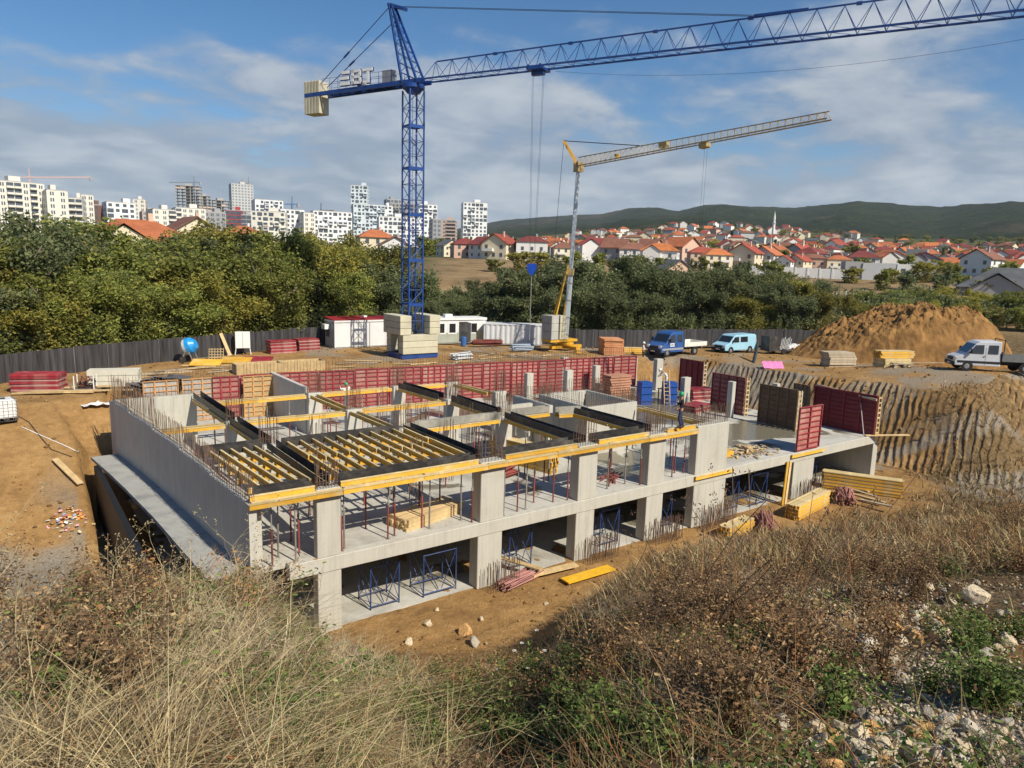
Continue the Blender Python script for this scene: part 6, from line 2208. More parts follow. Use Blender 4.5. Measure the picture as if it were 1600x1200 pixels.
BL = [(-30, 72, 284, 430, 'balcony', W1, 'large cream balconied block at the far left of the skyline'),
      (72, 106, 298, 425, 'balcony', W1, 'cream stepped block right beside the large far-left block'),
      (106, 128, 310, 430, 'balcony', W1, 'lower cream block with stacked balconies before the brown one'),
      (126, 146, 305, 470, 'plain', W1, 'narrow cream block just left of the brown one'),
      (143, 170, 321, 500, 'plain', W5, 'dark brown-red block on the left skyline'),
      (166, 212, 317, 490, 'cubic', W2, 'white block with deep dark balconies right of the brown one'),
      (207, 227, 312, 640, 'plain', W1, 'slim cream tower behind the orange house roof'),
      (222, 246, 331, 600, 'plain', W7, 'low pinkish block behind the orange house roof'),
      (238, 276, 328, 470, 'balcony', W1, 'cream block above the ridge of the orange roof'),
      (274, 322, 326, 480, 'balcony', W1, 'broad cream block in front of the concrete skeletons'),
      (273, 313, 290, 800, 'frame', W8, 'tall unfinished concrete skeleton block under a far crane'),
      (309, 331, 306, 820, 'frame', W8, 'middle unfinished skeleton block right of the tallest one'),
      (328, 364, 313, 830, 'frame', W8, 'lower unfinished skeleton block with pinkish infill'),
      (361, 396, 288, 850, 'plain', plain('tower_grey', (.50, .51, .51)), 'grey gridded tower right of the unfinished skeletons'),
      (352, 377, 329, 560, 'glass', W6, 'bright red block on the skyline'),
      (376, 394, 336, 560, 'glass', W4, 'grey striped block right of the red one'),
      (318, 354, 332, 520, 'plain', W4, 'grey-white office-like block left of the red one'),
      (398, 443, 313, 560, 'cubic', W2, 'white cubic block right of the grey tower'),
      (392, 446, 331, 500, 'cubic', W1, 'low cream block below the white cubic one'),
      (438, 476, 328, 530, 'cubic', W2, 'white block right beside a far blue crane'),
      (474, 493, 333, 520, 'plain', W1, 'small cream block left of the long white row'),
      (489, 551, 331, 540, 'cubic', W2, 'long white row of flats left of the pale tower'),
      (548, 574, 290, 660, 'cubic', W3, 'tall pale bluish tower left of the crane mast'),
      (552, 602, 320, 620, 'cubic', W3, 'broad bluish block at the foot of the pale tower'),
      (597, 614, 322, 640, 'cubic', W2, 'narrow white block right of the bluish one'),
      (604, 628, 312, 700, 'cubic', W4, 'dark grey block left of the crane mast'),
      (612, 664, 319, 690, 'cubic', W8, 'brown-grey block half hidden by the crane mast'),
      (592, 664, 340, 560, 'cubic', W2, 'low white row crossing behind the crane mast'),
      (654, 684, 320, 600, 'cubic', W2, 'white cubic block right of the crane mast'),
      (676, 690, 343, 520, 'plain', W4, 'small grey block right of the crane mast'),
      (684, 712, 344, 640, 'balcony', W7, 'pinkish terraced block between crane mast and white tower'),
      (724, 762, 317, 600, 'cubic', W2, 'lone white apartment tower right of the crane mast')]
for i, (u0, u1, vt, d, st, m, lab) in enumerate(BL):
    block(u0, u1, vt, d, st, m, lab, seed=i + 3, turn=[.28, .2, -.12, .15][i % 4])
tp_ = at_d(562, 289, 658)

# tower cranes far off, on the skyline
def far_crane(u, vtop, vbase, d, uj0, uj1, m, label, tilt=0.0):
    p = at_d(u, vtop, d)
    q = at_d(u, vbase, d)
    t = thing('far_crane', label, 'crane', (q.x, q.y, q.z), 0, 'cranes far off on the skyline')
    H = p.z - q.z
    MB().bar((0, 0, -15), (0, 0, H), 1.1, 1.1).build('mast', m, t)
    a, c = at_d(uj0, vtop + 2 - tilt, d) - q, at_d(uj1, vtop + 2 + tilt, d) - q
    MB().bar((a.x, a.y, a.z), (c.x, c.y, c.z), .9, .9).build('jib', m, t)
    MB().bar((0, 0, H), (0, 0, H + 5), .6, .6).build('tower_head', m, t)
    e = Vector((c.x, c.y, c.z))
    MB().box(e.x - 1, e.x + 1, e.y - 1, e.y + 1, e.z - 2.5, e.z).build('counterweight', W4, t)


far_crane(304, 283, 300, 820, 264, 313, plain('far_steel', (.16, .20, .24)), 'thin grey crane above the tallest unfinished block')
far_crane(457, 317, 345, 600, 444, 466, plain('far_blue', (.10, .18, .34)), 'small blue crane above the white blocks')
far_crane(502, 327, 345, 640, 500, 522, plain('far_dark', (.12, .12, .14)), 'thin dark crane left of the pale tower')
far_crane(47, 275, 290, 620, 10, 142, plain('far_redwhite', (.50, .36, .34)), 'pale red crane above the far-left block')
far_crane(389, 284, 300, 860, 376, 393, plain('far_brown', (.25, .21, .17)), 'crane on top of the grey gridded tower', 5)

# ------------------------------------------------------------------ houses
ROOFS = [('orange', (0.40, 0.130, 0.052)), ('dark red', (0.18, 0.040, 0.034)), ('red', (0.31, 0.068, 0.042)), ('brown', (0.21, 0.092, 0.060)), ('bright orange', (0.48, 0.160, 0.052)), ('grey', (0.10, 0.105, 0.11))]
WALLS = [('white', (0.72, 0.71, 0.68)), ('cream', (0.66, 0.58, 0.42)), ('grey', (0.38, 0.37, 0.36)), ('pinkish', (0.58, 0.40, 0.30)), ('pale', (0.62, 0.61, 0.56))]
RM = [mat('roof_' + n.replace(' ', '_'), c, .8, .22, .6, dirt=tuple(x * .55 for x in c), dirt_amt=.5, rnd=.14) for n, c in ROOFS]
WM = [mat('house_' + n, c, .85, .06, .3, rnd=.08) for n, c in WALLS]
_house = {}
WINP = {}


def house_mesh(kind, ri, wi):
    key = (kind, ri, wi)
    if key in _house:
        return _house[key]
    w_, dp, h, rh = [(11, 9, 5.6, 2.6), (10, 9, 5.8, 3.2), (13, 10, 6.0, 2.8), (9, 9, 3.6, 2.6), (12, 9, 7.0, 2.2), (12, 9, 5.2, 2.8)][kind]
    wall = MB()
    x, y = w_ / 2, dp / 2
    wall.box(-x, x, -y, y, -3, h)
    ov = .55
    roof = MB()
    if kind in (0, 2, 4):                     # hipped
        k = x - y * .85
        vs = [(-x - ov, -y - ov, h), (x + ov, -y - ov, h), (x + ov, y + ov, h), (-x - ov, y + ov, h), (-k, 0, h + rh), (k, 0, h + rh)]
        fs = [(0, 1, 5, 4), (1, 2, 5), (2, 3, 4, 5), (3, 0, 4), (3, 2, 1, 0)]
    else:                                       # gabled, gable looks at -Y
        vs = [(-x - ov, -y - ov, h - .2), (x + ov, -y - ov, h - .2), (x + ov, y + ov, h - .2), (-x - ov, y + ov, h - .2), (0, -y - ov, h + rh), (0, y + ov, h + rh),
              (-x - ov, -y - ov, h - .45), (x + ov, -y - ov, h - .45), (x + ov, y + ov, h - .45), (-x - ov, y + ov, h - .45), (0, -y - ov, h + rh - .28), (0, y + ov, h + rh - .28)]
        fs = [(0, 4, 5, 3), (4, 1, 2, 5), (9, 11, 10, 6), (11, 8, 7, 10), (0, 6, 10, 4), (4, 10, 7, 1), (3, 5, 11, 9), (5, 2, 8, 11), (0, 3, 9, 6), (1, 7, 8, 2)]
        wall.add([(-x, -y, h - .001), (x, -y, h - .001), (0, -y, h + rh - .45), (-x, y, h - .001), (x, y, h - .001), (0, y, h + rh - .45)], [(0, 1, 2), (5, 4, 3), (0, 2, 5, 3), (1, 4, 5, 2)])
    roof.add(vs, fs)
    if kind in (2, 5):                          # a cross gable over a projecting bay
        gx_, gw = -x * .35, w_ * .24
        wall.box(gx_ - gw, gx_ + gw, -y - 1.6, -y + .3, -3, h - .1)
        wall.add([(gx_ - gw, -y - 1.6, h - .101), (gx_ + gw, -y - 1.6, h - .101), (gx_, -y - 1.6, h + rh * .62)], [(0, 1, 2)])
        o2 = .35
        roof.add([(gx_ - gw - o2, -y - 2.0, h - .3), (gx_, -y - 2.0, h + rh * .72), (gx_ + gw + o2, -y - 2.0, h - .3), (gx_ - gw - o2, 0, h - .3), (gx_, 0, h + rh * .72), (gx_ + gw + o2, 0, h - .3)], [(0, 1, 4, 3), (1, 2, 5, 4)])
    chim = MB().box(x * .25, x * .25 + .6, -.3, .3, h + rh * .4, h + rh + .9)
    _house[key] = (wall.mesh('wall', WM[wi]), roof.mesh('roof', RM[ri]), chim.mesh('chimney', WM[(wi + 2) % 5]), (w_, dp, h, rh))
    return _house[key]


WIN = MB().box(-.55, .55, -.06, .02, 0, 1.35).mesh('window', GL)
BALC = MB().box(-2.0, 2.0, -1.2, 0, 0, 1.0).mesh('balcony', WM[0])


def house(x, y, rz, kind, ri, wi, label, group, sc=1.0, detail=True, dz=0.0):
    a, r, c, (w_, dp, h, rh) = house_mesh(kind, ri, wi)
    z = float(height(np.array([x]), np.array([y]), False)[0]) + dz
    t = thing('house', label, 'house', (x, y, z), rz, group)
    t.scale = (sc, sc, sc)
    mk('wall', a, t)
    ro = mk('roof', r, t)
    if detail:
        mk('chimney', c, ro)
        for k in range(1 if h < 5 else 2):
            for q in (-.3, 0, .3):
                if kind == 1 and k == 1 and q == 0:
                    continue
                mk('window', WIN, t, (q * w_, -dp / 2, .9 + 2.8 * k))
            for q in (-.25, .25):
                o = mk('window', WIN, t, (-w_ / 2, q * dp, .9 + 2.8 * k))
                o.rotation_euler = (0, 0, -PI / 2)
                o = mk('window', WIN, t, (w_ / 2, q * dp, .9 + 2.8 * k))
                o.rotation_euler = (0, 0, PI / 2)
        if h > 5 and random.random() < .6:
            mk('balcony', BALC, t, (random.choice((-.2, .2)) * w_, -dp / 2, 2.7))
    return t


def face_cam(x, y):
    return math.atan2(CAM.x - x, -(CAM.y - y))


def place_house(u, d, kind, ri, wi, label, group, turn, sc=1.0, detail=True, dz=0.0):
    k = at_d(u, 420, d)
    return house(k.x, k.y, face_cam(k.x, k.y) + turn, kind, ri, wi, label, group, sc, detail, dz)


RN = [n for n, _ in ROOFS]
WN = [n for n, _ in WALLS]
# houses one can tell apart, (u, distance, kind, roof, wall, turn, size, where)
NEARH = [(215, 150, 2, 0, 1, .15, 1.35, 'big house with a bright tiled roof above the left trees'), (300, 190, 1, 3, 1, .3, 1.1, 'house with a gable right behind the big left roof'),
         (382, 230, 0, 0, 3, .2, .9, 'small house roof below the red block'), (586, 215, 0, 0, 1, .2, .9, 'house with an orange roof left of the crane mast'), (615, 190, 3, 3, 0, .1, 1.1, 'pale villa just left of the crane mast'),
         (700, 235, 1, 5, 1, .5, .8, 'little cream gabled house right of the crane mast'), (726, 210, 0, 1, 3, .2, .9, 'dark-roofed house left of the big red-roofed one'), (757, 205, 1, 1, 4, .7, .9, 'porch-fronted house below the white tower'),
         (780, 200, 1, 2, 1, -.5, 1.0, 'big red-roofed house left of the blue hook'), (830, 198, 4, 1, 0, .0, .92, 'white twin-gabled house above the blue hook'), (880, 205, 0, 3, 1, .2, .8, 'brown-roofed cream house just left of the small crane mast'),
         (928, 190, 2, 1, 0, .15, .95, 'long white house with a dark red roof right of the small crane mast'), (962, 186, 1, 3, 2, 1.2, .9, 'grey gable-ended house beside the long white house'), (988, 182, 0, 3, 0, .1, .85, 'white house with a faded roof below the hills'),
         (1030, 172, 2, 4, 0, -.1, .85, 'white house under the brightest orange roof'), (1062, 205, 1, 0, 3, .9, 1.1, 'house with a broad orange gable roof behind the brightest one'), (1095, 195, 0, 2, 3, .2, .8, 'reddish house left of the cream one with small windows'),
         (1118, 178, 0, 4, 1, .3, .75, 'cream hip-roofed house over the centre-right trees'), (1163, 190, 1, 2, 1, -.35, .9, 'cream gabled house left of the long white garden wall'), (1195, 196, 1, 0, 4, -.4, .85, 'pale gabled house above the left end of the garden wall'),
         (1228, 185, 1, 2, 0, -.5, .55, 'small white gable above the garden wall'), (1247, 186, 1, 2, 1, -.5, .6, 'small cream gable above the garden wall'), (1270, 190, 4, 3, 3, .1, .62, 'narrow salmon-coloured house behind the garden wall'),
         (1290, 192, 1, 5, 0, -.3, .6, 'narrow white house with a dark gable behind the garden wall'), (1308, 190, 4, 0, 1, .2, .6, 'narrow yellow-cream house at the right end of the garden wall'), (1345, 215, 0, 1, 4, .2, .9, 'maroon-roofed house behind the white modern villa')]
for u, d, kd, ri, wi, tr, sc, lab in NEARH:
    place_house(u, d, kd, ri, wi, lab, None, tr, sc * (.76 if u > 600 else 1), True, -4.6 if u < 250 else -2.0 if u < 320 else 0.0)
rs = random.Random(21)
rowdef = [('second', 235, 770, 1620, 46), ('third', 275, 700, 1620, 40), ('fourth', 322, 760, 1620, 34), ('fifth', 380, 770, 1620, 29), ('sixth', 450, 790, 1620, 26), ('seventh', 535, 820, 1610, 23), ('eighth', 635, 850, 1500, 20), ('ninth', 750, 900, 1330, 18), ('tenth', 860, 1020, 1250, 16)]
for rn, d, ua, ub, st in rowdef:
    u = ua + rs.uniform(0, st)
    i = 0
    while u < ub:
        i += 1
        if rn == 'third' and 775 > u > 712:
            u += st
            continue
        ri = rs.choices(range(6), [5, 3.2, 4, 3, 2.2, 1.0])[0]
        wi = rs.choices(range(5), [4, 2.4, 1.4, 1.2, 2.5])[0]
        kd = rs.choice((0, 1, 1, 2, 3, 4, 5, 5))
        place_house(u + rs.uniform(-6, 6), d + rs.uniform(-22, 22) * d / 300, kd, ri, wi, '%s house, %s roof, %s row of the town, %s from the left' % (WN[wi], RN[ri], rn, nth(i)), 'houses of the town', rs.choice((-.5, .1, .35, 1.1, 1.5)) + rs.uniform(-.2, .2), rs.uniform(.66, .95) * (.84 if d < 420 else .95), d < 420)
        u += st * rs.uniform(.8, 1.25)
# garden wall, modern villa, minaret, dark-roofed barn
a, c = at_d(1168, 425, 166), at_d(1320, 428, 166)
za = float(height(np.array([a.x]), np.array([a.y]), False)[0])
zc = float(height(np.array([c.x]), np.array([c.y]), False)[0])
t = thing('garden_wall', 'long white garden wall in front of the houses', 'wall', (a.x, a.y, za), bearing(a.x, a.y, c.x, c.y))
Lw_ = (Vector((c.x, c.y)) - Vector((a.x, a.y))).length
nseg = 8
for k in range(nseg):
    MB().box(Lw_ * k / nseg, Lw_ * (k + 1) / nseg - .03, -.12, .12, -1.5 + (zc - za) * k / nseg, 2.0 + (zc - za) * (k + .5) / nseg).build('wall_panel', WHITEP, t)
    MB().box(Lw_ * k / nseg - .15, Lw_ * k / nseg + .15, -.2, .2, -1.5 + (zc - za) * k / nseg, 2.15 + (zc - za) * k / nseg).build('pier', WHITEP, t)
v = at_d(1368, 430, 172)
t = thing('modern_villa', 'flat-roofed white and grey modern villa right of the garden wall', 'house', (v.x, v.y, float(height(np.array([v.x]), np.array([v.y]), False)[0])), face_cam(v.x, v.y) + .15)
MB().box(-6.5, -3.2, -4, 4, -2, 3.4).build('left_wing', WM[2], t)
MB().box(-3.19, 3.2, -4.2, 4, -2, 3.2).build('middle_wing', plain('villa_grey', (.5, .51, .52)), t)
MB().box(3.21, 7.0, -4.3, 4, -2, 3.1).build('right_wing', WM[0], t)
MB().box(7.01, 10.5, -3.5, 4, -2, 3.6).build('dark_wing', W4, t)
MB().box(-5.4, -4.4, -4.06, -3.95, 1.2, 2.4).build('window', GL, t)
MB().box(4.0, 4.8, -4.36, -4.25, .6, 2.2).build('window', GL, t)
MB().box(5.4, 6.4, -4.36, -4.25, .5, 1.6).build('window', GL, t)
m_ = at_d(1208, 366, 700)
pt = at_d(1211, 330, 700)
hgt = pt.z - m_.z
t = thing('minaret', 'slender white minaret rising over the town', 'minaret', (m_.x, m_.y, m_.z - 3))
MB().lathe([(1.5, -3), (1.3, hgt * .35), (1.2, hgt * .60)], 12).build('shaft', WHITEP, t)
MB().lathe([(1.2, hgt * .60), (1.7, hgt * .63), (1.7, hgt * .66), (1.0, hgt * .661)], 12).build('balcony', WHITEP, t)
MB().lathe([(.95, hgt * .662), (.9, hgt * .8), (1.1, hgt * .81), (.05, hgt + 3)], 12).build('spire', WHITEP, t)
k = at_d(1580, 447, 150)
house(k.x, k.y, face_cam(k.x, k.y) + .1, 2, 5, 2, 'long low house with a dark roof at the right edge behind the trees', None, 1.2, False, -6.3)
k = at_d(1050, 418, 150)
house(k.x, k.y, face_cam(k.x, k.y) + .6, 1, 5, 3, 'dark-roofed house with orange posts right behind the centre trees', None, .62, True, -2.2)
# lamp post and poles beside the field
for i, (u, vt, vb, d) in enumerate([(661, 378, 402, 190), (805, 398, 406, 185), (812, 398, 406, 186), (1305, 452, 470, 112), (1320, 455, 470, 112)]):
    p, q = at_d(u, vb, d), at_d(u, vt, d)
    o = MB().tube((0, 0, -3), (0, 0, q.z - p.z), .12, .10, 6).build('pole', WHITEP)
    o.location = p
    tag(o, 'thin white pole by the brown field, %s from the left' % nth(i + 1), 'pole', 'white poles by the field')
# ------------------------------------------------------------------ trees
def leaf_material(name, cols, trans=.25):
    m = bpy.data.materials.new(name)
    m.use_nodes = True
    t = NT(m.node_tree)
    for n in list(m.node_tree.nodes):
        m.node_tree.nodes.remove(n)
    oi = t.n('ShaderNodeObjectInfo').outputs['Random']
    gi = t.n('ShaderNodeNewGeometry').outputs['Random Per Island']
    vec = t.n('ShaderNodeTexCoord').outputs['Object']
    big = t.noise(vec, .55, 3, .6)
    f = t.math('ADD', t.math('MULTIPLY', gi, .45), t.math('ADD', t.math('MULTIPLY', big, .55), t.math('MULTIPLY', t.math('SUBTRACT', oi, .5), .22)))
    c = t.ramp(f, [(.22, cols[0]), (.45, cols[1]), (.62, cols[2]), (.82, cols[3])])
    c = t.n('ShaderNodeHueSaturation', ins={'Color': c, 'Hue': t.n('ShaderNodeMapRange', ins={0: oi, 3: .485, 4: .515}).outputs[0], 'Value': t.n('ShaderNodeMapRange', ins={0: t.math('FRACT', t.math('MULTIPLY', oi, 7.3)), 3: .78, 4: 1.2}).outputs[0]}).outputs[0]
    d = t.n('ShaderNodeBsdfPrincipled', ins={'Base Color': c, 'Roughness': .6, 'Specular IOR Level': .25})
    tr = t.n('ShaderNodeBsdfTranslucent', ins={'Color': c})
    mx = t.n('ShaderNodeMixShader', ins={0: trans, 1: d.outputs[0], 2: tr.outputs[0]})
    t.n('ShaderNodeOutputMaterial', ins={'Surface': mx.outputs[0]})
    return m


LEAFG = leaf_material('leaf_green', [(.11, .138, .032), (.195, .22, .05), (.28, .29, .066), (.39, .36, .09)], .42)
LEAFY = leaf_material('leaf_autumn', [(.135, .15, .034), (.235, .23, .05), (.34, .30, .062), (.50, .38, .07)], .42)
LEAFD = leaf_material('leaf_dusky', [(.078, .104, .045), (.132, .160, .066), (.20, .222, .096), (.29, .29, .138)], .42)
BARK = mat('bark', (.17, .135, .10), .9, .3, 6, bump=.4)


def quads_mesh(name, C, U, Vv, m):
    """many leaf-sized quads: centres C, half axes U and V (n, 3)"""
    n = len(C)
    co = np.stack([C - U - Vv, C + U - Vv * .6, C + U * .9 + Vv, C - U * .8 + Vv * .8], 1).reshape(-1, 3)
    me = bpy.data.meshes.new(name)
    me.vertices.add(4 * n)
    me.vertices.foreach_set('co', co.astype(np.float32).ravel())
    me.loops.add(4 * n)
    me.loops.foreach_set('vertex_index', np.arange(4 * n, dtype=np.int32))
    me.polygons.add(n)
    me.polygons.foreach_set('loop_start', np.arange(0, 4 * n, 4, dtype=np.int32))
    me.update(calc_edges=True)
    me.materials.append(m)
    return me


def make_tree(seed, nleaf, spread, m, H=10.0, low=.16, size=.17, bare=0):
    """trunk with limbs, crown of leaf sprays gathered on twigs; 10 m tall"""
    r = np.random.default_rng(seed)
    rs_ = random.Random(seed)
    b = MB()
    tips = []

    def grow(p, d, L, rad, lev):
        n = 3
        for k in range(n):
            q = p + d * (L / n)
            b.tube(p, q, rad * (1 - .22 * k / n), rad * (1 - .22 * (k + 1) / n), 6 if lev < 2 else 4, False)
            p = q
            d = (d + Vector((rs_.gauss(0, .13), rs_.gauss(0, .13), rs_.gauss(.03, .08)))).normalized()
            if lev >= 1:
                tips.append((p.copy(), lev))
        if lev < 3:
            for k in range(rs_.choice((2, 3, 3)) + (1 if lev == 0 else 0)):
                a = rs_.uniform(0, 2 * PI)
                side_ = Vector((math.cos(a), math.sin(a), 0))
                nd = (d * rs_.uniform(.45, .95) + side_ * rs_.uniform(.5, .95) * spread + Vector((0, 0, .18))).normalized()
                grow(p - d * rs_.uniform(0, L * .35), nd, L * rs_.uniform(.62, .86), rad * .62, lev + 1)

    nst = rs_.choice((1, 2, 2))
    for s in range(nst):
        a = rs_.uniform(0, 6.28)
        grow(Vector((.15 * math.cos(a), .15 * math.sin(a), -.3)), Vector((.25 * math.cos(a), .25 * math.sin(a), 1)).normalized(), H * .27, .17 if nst == 1 else .13, 0)
    T = np.array([tuple(p) for p, l in tips])
    # normalise height
    sc = H / (T[:, 2].max() + .5)
    T = T * sc
    b.xf(Matrix.Scale(sc, 4))
    # sprays hanging around the twig ends, and down the flanks
    w_ = np.array([l for p, l in tips], float)
    pick = r.choice(len(T), nleaf, p=w_ / w_.sum())
    spr = r.choice(90 + nleaf // 60, nleaf)
    C = T[pick] + r.normal(0, .42, (nleaf, 3)) * np.array([1, 1, .72])
    # low skirt of leaves so that the crown reaches down
    k = nleaf // 4
    rad = np.percentile(np.hypot(T[:, 0], T[:, 1]), 85)
    ang = r.uniform(0, 2 * PI, k)
    lump = .75 + .25 * np.sin(ang * 3 + seed) + .15 * np.sin(ang * 7)
    zz_ = H * (low + r.random(k) ** 1.3 * .45)
    rr = rad * lump * (1.0 - .25 * r.random(k) ** 2) * np.sqrt(np.clip(1 - ((zz_ / H - .5) / .62) ** 2, .1, 1))
    C[:k] = np.stack([rr * np.cos(ang), rr * np.sin(ang), zz_], -1) + r.normal(0, .3, (k, 3))
    keep = C[:, 2] > H * low * .7
    # open some holes
    hole = np.sin(C[:, 0] * 1.9 + seed) * np.sin(C[:, 1] * 1.7 + 2 * seed) * np.sin(C[:, 2] * 1.5 + seed)
    keep &= hole < .38
    C = C[keep]
    n = len(C)
    U = r.normal(0, 1, (n, 3))
    U[:, 2] *= .6
    U /= np.linalg.norm(U, axis=1)[:, None]
    Vv = np.cross(U, r.normal(0, 1, (n, 3)))
    Vv /= np.linalg.norm(Vv, axis=1)[:, None]
    s = size * r.uniform(.6, 1.35, (n, 1))
    me = quads_mesh('crown', C, U * s, Vv * s * .62, m)
    return b.mesh('trunk', BARK), me


TP = []
for i, (m, nl, spd, low, sz) in enumerate([(LEAFG, 21000, .8, .10, .115), (LEAFY, 21000, .9, .12, .115), (LEAFG, 21000, 1.0, .08, .115), (LEAFD, 21000, .85, .06, .11), (LEAFD, 21000, 1.05, .05, .11), (LEAFY, 19000, .7, .10, .115), (LEAFD, 17000, .95, .12, .105)]):
    TP.append(make_tree(11 + i, nl, spd, m, 10.0, low, sz))


def tree(x, y, H, proto, label, group, wide=1.0, z=None, name='tree'):
    tr, cr_ = TP[proto]
    z = hz(x, y) if z is None else z
    t = thing(name, label, 'tree', (x, y, z - .1), random.uniform(0, 6.28), group)
    s = H / 10.0
    t.scale = (s * wide, s * wide, s)
    mk('trunk', tr, t)
    mk('crown', cr_, t)
    return t


HORZ = lambda u: 414.0 + (u - 800) * math.tan(ROLL)
TOPU = [-120, 0, 60, 120, 160, 215, 280, 330, 380, 430, 480, 540, 600, 640, 680, 760, 800, 860, 920, 965, 1010, 1080, 1120, 1170, 1240, 1290, 1312, 1335, 1400, 1480, 1540, 1700]
TOPV = [345, 347, 352, 352, 368, 378, 378, 366, 356, 346, 354, 366, 386, 398, 440, 438, 418, 408, 402, 396, 404, 414, 416, 420, 420, 428, 452, 448, 444, 446, 452, 446]
FD = [(-120, 54), (0, 56), (170, 61), (400, 69), (500, 74), (700, 80), (900, 76.5), (1100, 84), (1250, 90), (1320, 96), (1420, 102), (1700, 104)]
rs = random.Random(5)
nleft = 0


def tree_at(u, d, frac, proto, label, group, wide):
    v = np.interp(u, TOPU, TOPV)
    k = at_d(u, 480, d)
    zb = hz(k.x, k.y)
    top_ = CAM.z - (v - HORZ(u)) * d / FPX * 1.0
    H = max(3.0, (top_ - zb) * frac)
    tree(k.x, k.y, H, proto, label, group, wide)


def pick_proto(u):
    if u < 350:
        return rs.choice((0, 1, 2, 1, 0, 6, 2))
    if u < 560:
        return rs.choice((1, 0, 2, 5, 3))
    if u < 1120:
        return rs.choice((3, 4, 4, 6, 3))
    if u < 1310:
        return rs.choice((4, 3, 5, 6, 5))
    return rs.choice((0, 2, 1, 5, 0))


for row, (dd, fr, st, nm) in enumerate([(3.5, .70, 62, 'front row behind the fence'), (9, .92, 58, 'middle row behind the fence'), (15, 1.01, 56, 'back row behind the fence')]):
    u = -90 + row * 21
    i = 0
    while u < 1690:
        d = np.interp(u, [a for a, _ in FD], [c for _, c in FD]) + dd + rs.uniform(-1.5, 1.5)
        if 1300 < u < 1330 and row > 0:
            u += 30
            continue
        i += 1
        pr = pick_proto(u)
        kind = {0: 'mid green', 1: 'yellowing', 2: 'bushy green', 3: 'dusky green', 4: 'broad dusky green', 5: 'autumn-tinted', 6: 'open dusky'}[pr]
        tree_at(u, d, fr * rs.uniform(.9, 1.08), pr, '%s tree, %s, %s from the left' % (kind, nm, nth(i)), 'trees behind the fence', rs.uniform(.95, 1.25))
        u += st * rs.uniform(.8, 1.2) * (1.0 if row else .9)
# bright shrubs at the foot of the fence
for i, (u, v, d, H) in enumerate([(400, 520, 74, 3.2), (452, 522, 76, 2.2), (955, 517, 82, 3.5), (1070, 516, 88, 3.0), (1150, 516, 90, 3.4), (1210, 512, 92, 4.2), (1175, 500, 93, 5.2)]):
    k = at_d(u, v, d)
    tree(k.x, k.y, H, 5 if i in (5, 6) else 0, 'small %s shrub just behind the fence, %s from the left' % ('straw-coloured' if i in (5, 6) else 'bright green', nth(i + 1)), 'shrubs behind the fence', 1.3, name='shrub')
# trees among the houses: a lighter version
SM = [make_tree(31 + i, 1500, .8, (LEAFG, LEAFD, LEAFY)[i % 3], 10.0, .08, .42) for i in range(4)]
TP.extend(SM)
i = 0
rows_ = [(150, 660, 1620, 44), (165, 980, 1620, 60), (220, 640, 1620, 60), (262, 560, 1620, 52), (310, 700, 1620, 46), (365, 720, 1620, 40), (430, 560, 1620, 42), (505, 760, 1620, 34), (600, 800, 1620, 30), (705, 850, 1620, 26), (830, 900, 1620, 30), (950, 900, 1620, 26)]
for d0, ua, ub, st in rows_:
    u = ua + rs.uniform(0, st)
    j = 0
    while u < ub:
        d = d0 * rs.uniform(.95, 1.05)
        if not ((660 < u < 760 or 1245 < u < 1330) and d < 175):
            j += 1
            k = at_d(u, 420, d)
            zb = float(height(np.array([k.x]), np.array([k.y]), False)[0])
            H = rs.uniform(3.2, 6.2) * (1.0 if d < 260 else 1.2)
            if d0 < 170:
                H = rs.uniform(2.6, 4.5)
            tree(k.x, k.y, H, 7 + rs.randrange(4), 'garden tree among the houses %s m away, %s from the left' % (int(d0), nth(j)) if False else 'garden tree, %s line of green in the town, %s from the left' % (nth(rows_.index((d0, ua, ub, st)) + 1), nth(j)), 'garden trees of the town', rs.uniform(1.0, 1.5), zb)
        u += st * rs.uniform(.7, 1.3)


# dense scrub filling the ravine below the big trees: nobody could count it
def scrub():
    r = np.random.default_rng(3)
    n = 90000
    u = r.uniform(-110, 1690, n)
    d = np.interp(u, [a for a, _ in FD], [c for _, c in FD]) + 2.0 + r.random(n) * 17
    az = np.arctan((u - 800) / FPX)
    dirs = np.arctan2(u - 800, FPX) + YAW
    x = CAM.x + d * np.sin(dirs)
    y = CAM.y + d * np.cos(dirs)
    den = fbm(x * .22, y * .22, 3, 123)
    k = (den > -.10) & ~((u > 640) & (u < 790) & (r.random(n) < .3))
    x, y, d, den = x[k], y[k], d[k], den[k]
    n = len(x)
    hh = (2.2 + 6.0 * np.clip(den + .12, 0, .5)) * r.random(n) ** .7
    C = np.stack([x, y, height(x, y, False) + hh], -1)
    U = r.normal(0, 1, (n, 3))
    U /= np.linalg.norm(U, axis=1)[:, None]
    Vv = np.cross(U, r.normal(0, 1, (n, 3)))
    Vv /= np.linalg.norm(Vv, axis=1)[:, None]
    s = .14 * r.uniform(.6, 1.4, (n, 1))
    o = mk('undergrowth', quads_mesh('undergrowth', C, U * s, Vv * s * .6, LEAFD))
    tag(o, 'dense green undergrowth filling the ravine behind the fence', None, None, 'stuff')


scrub()
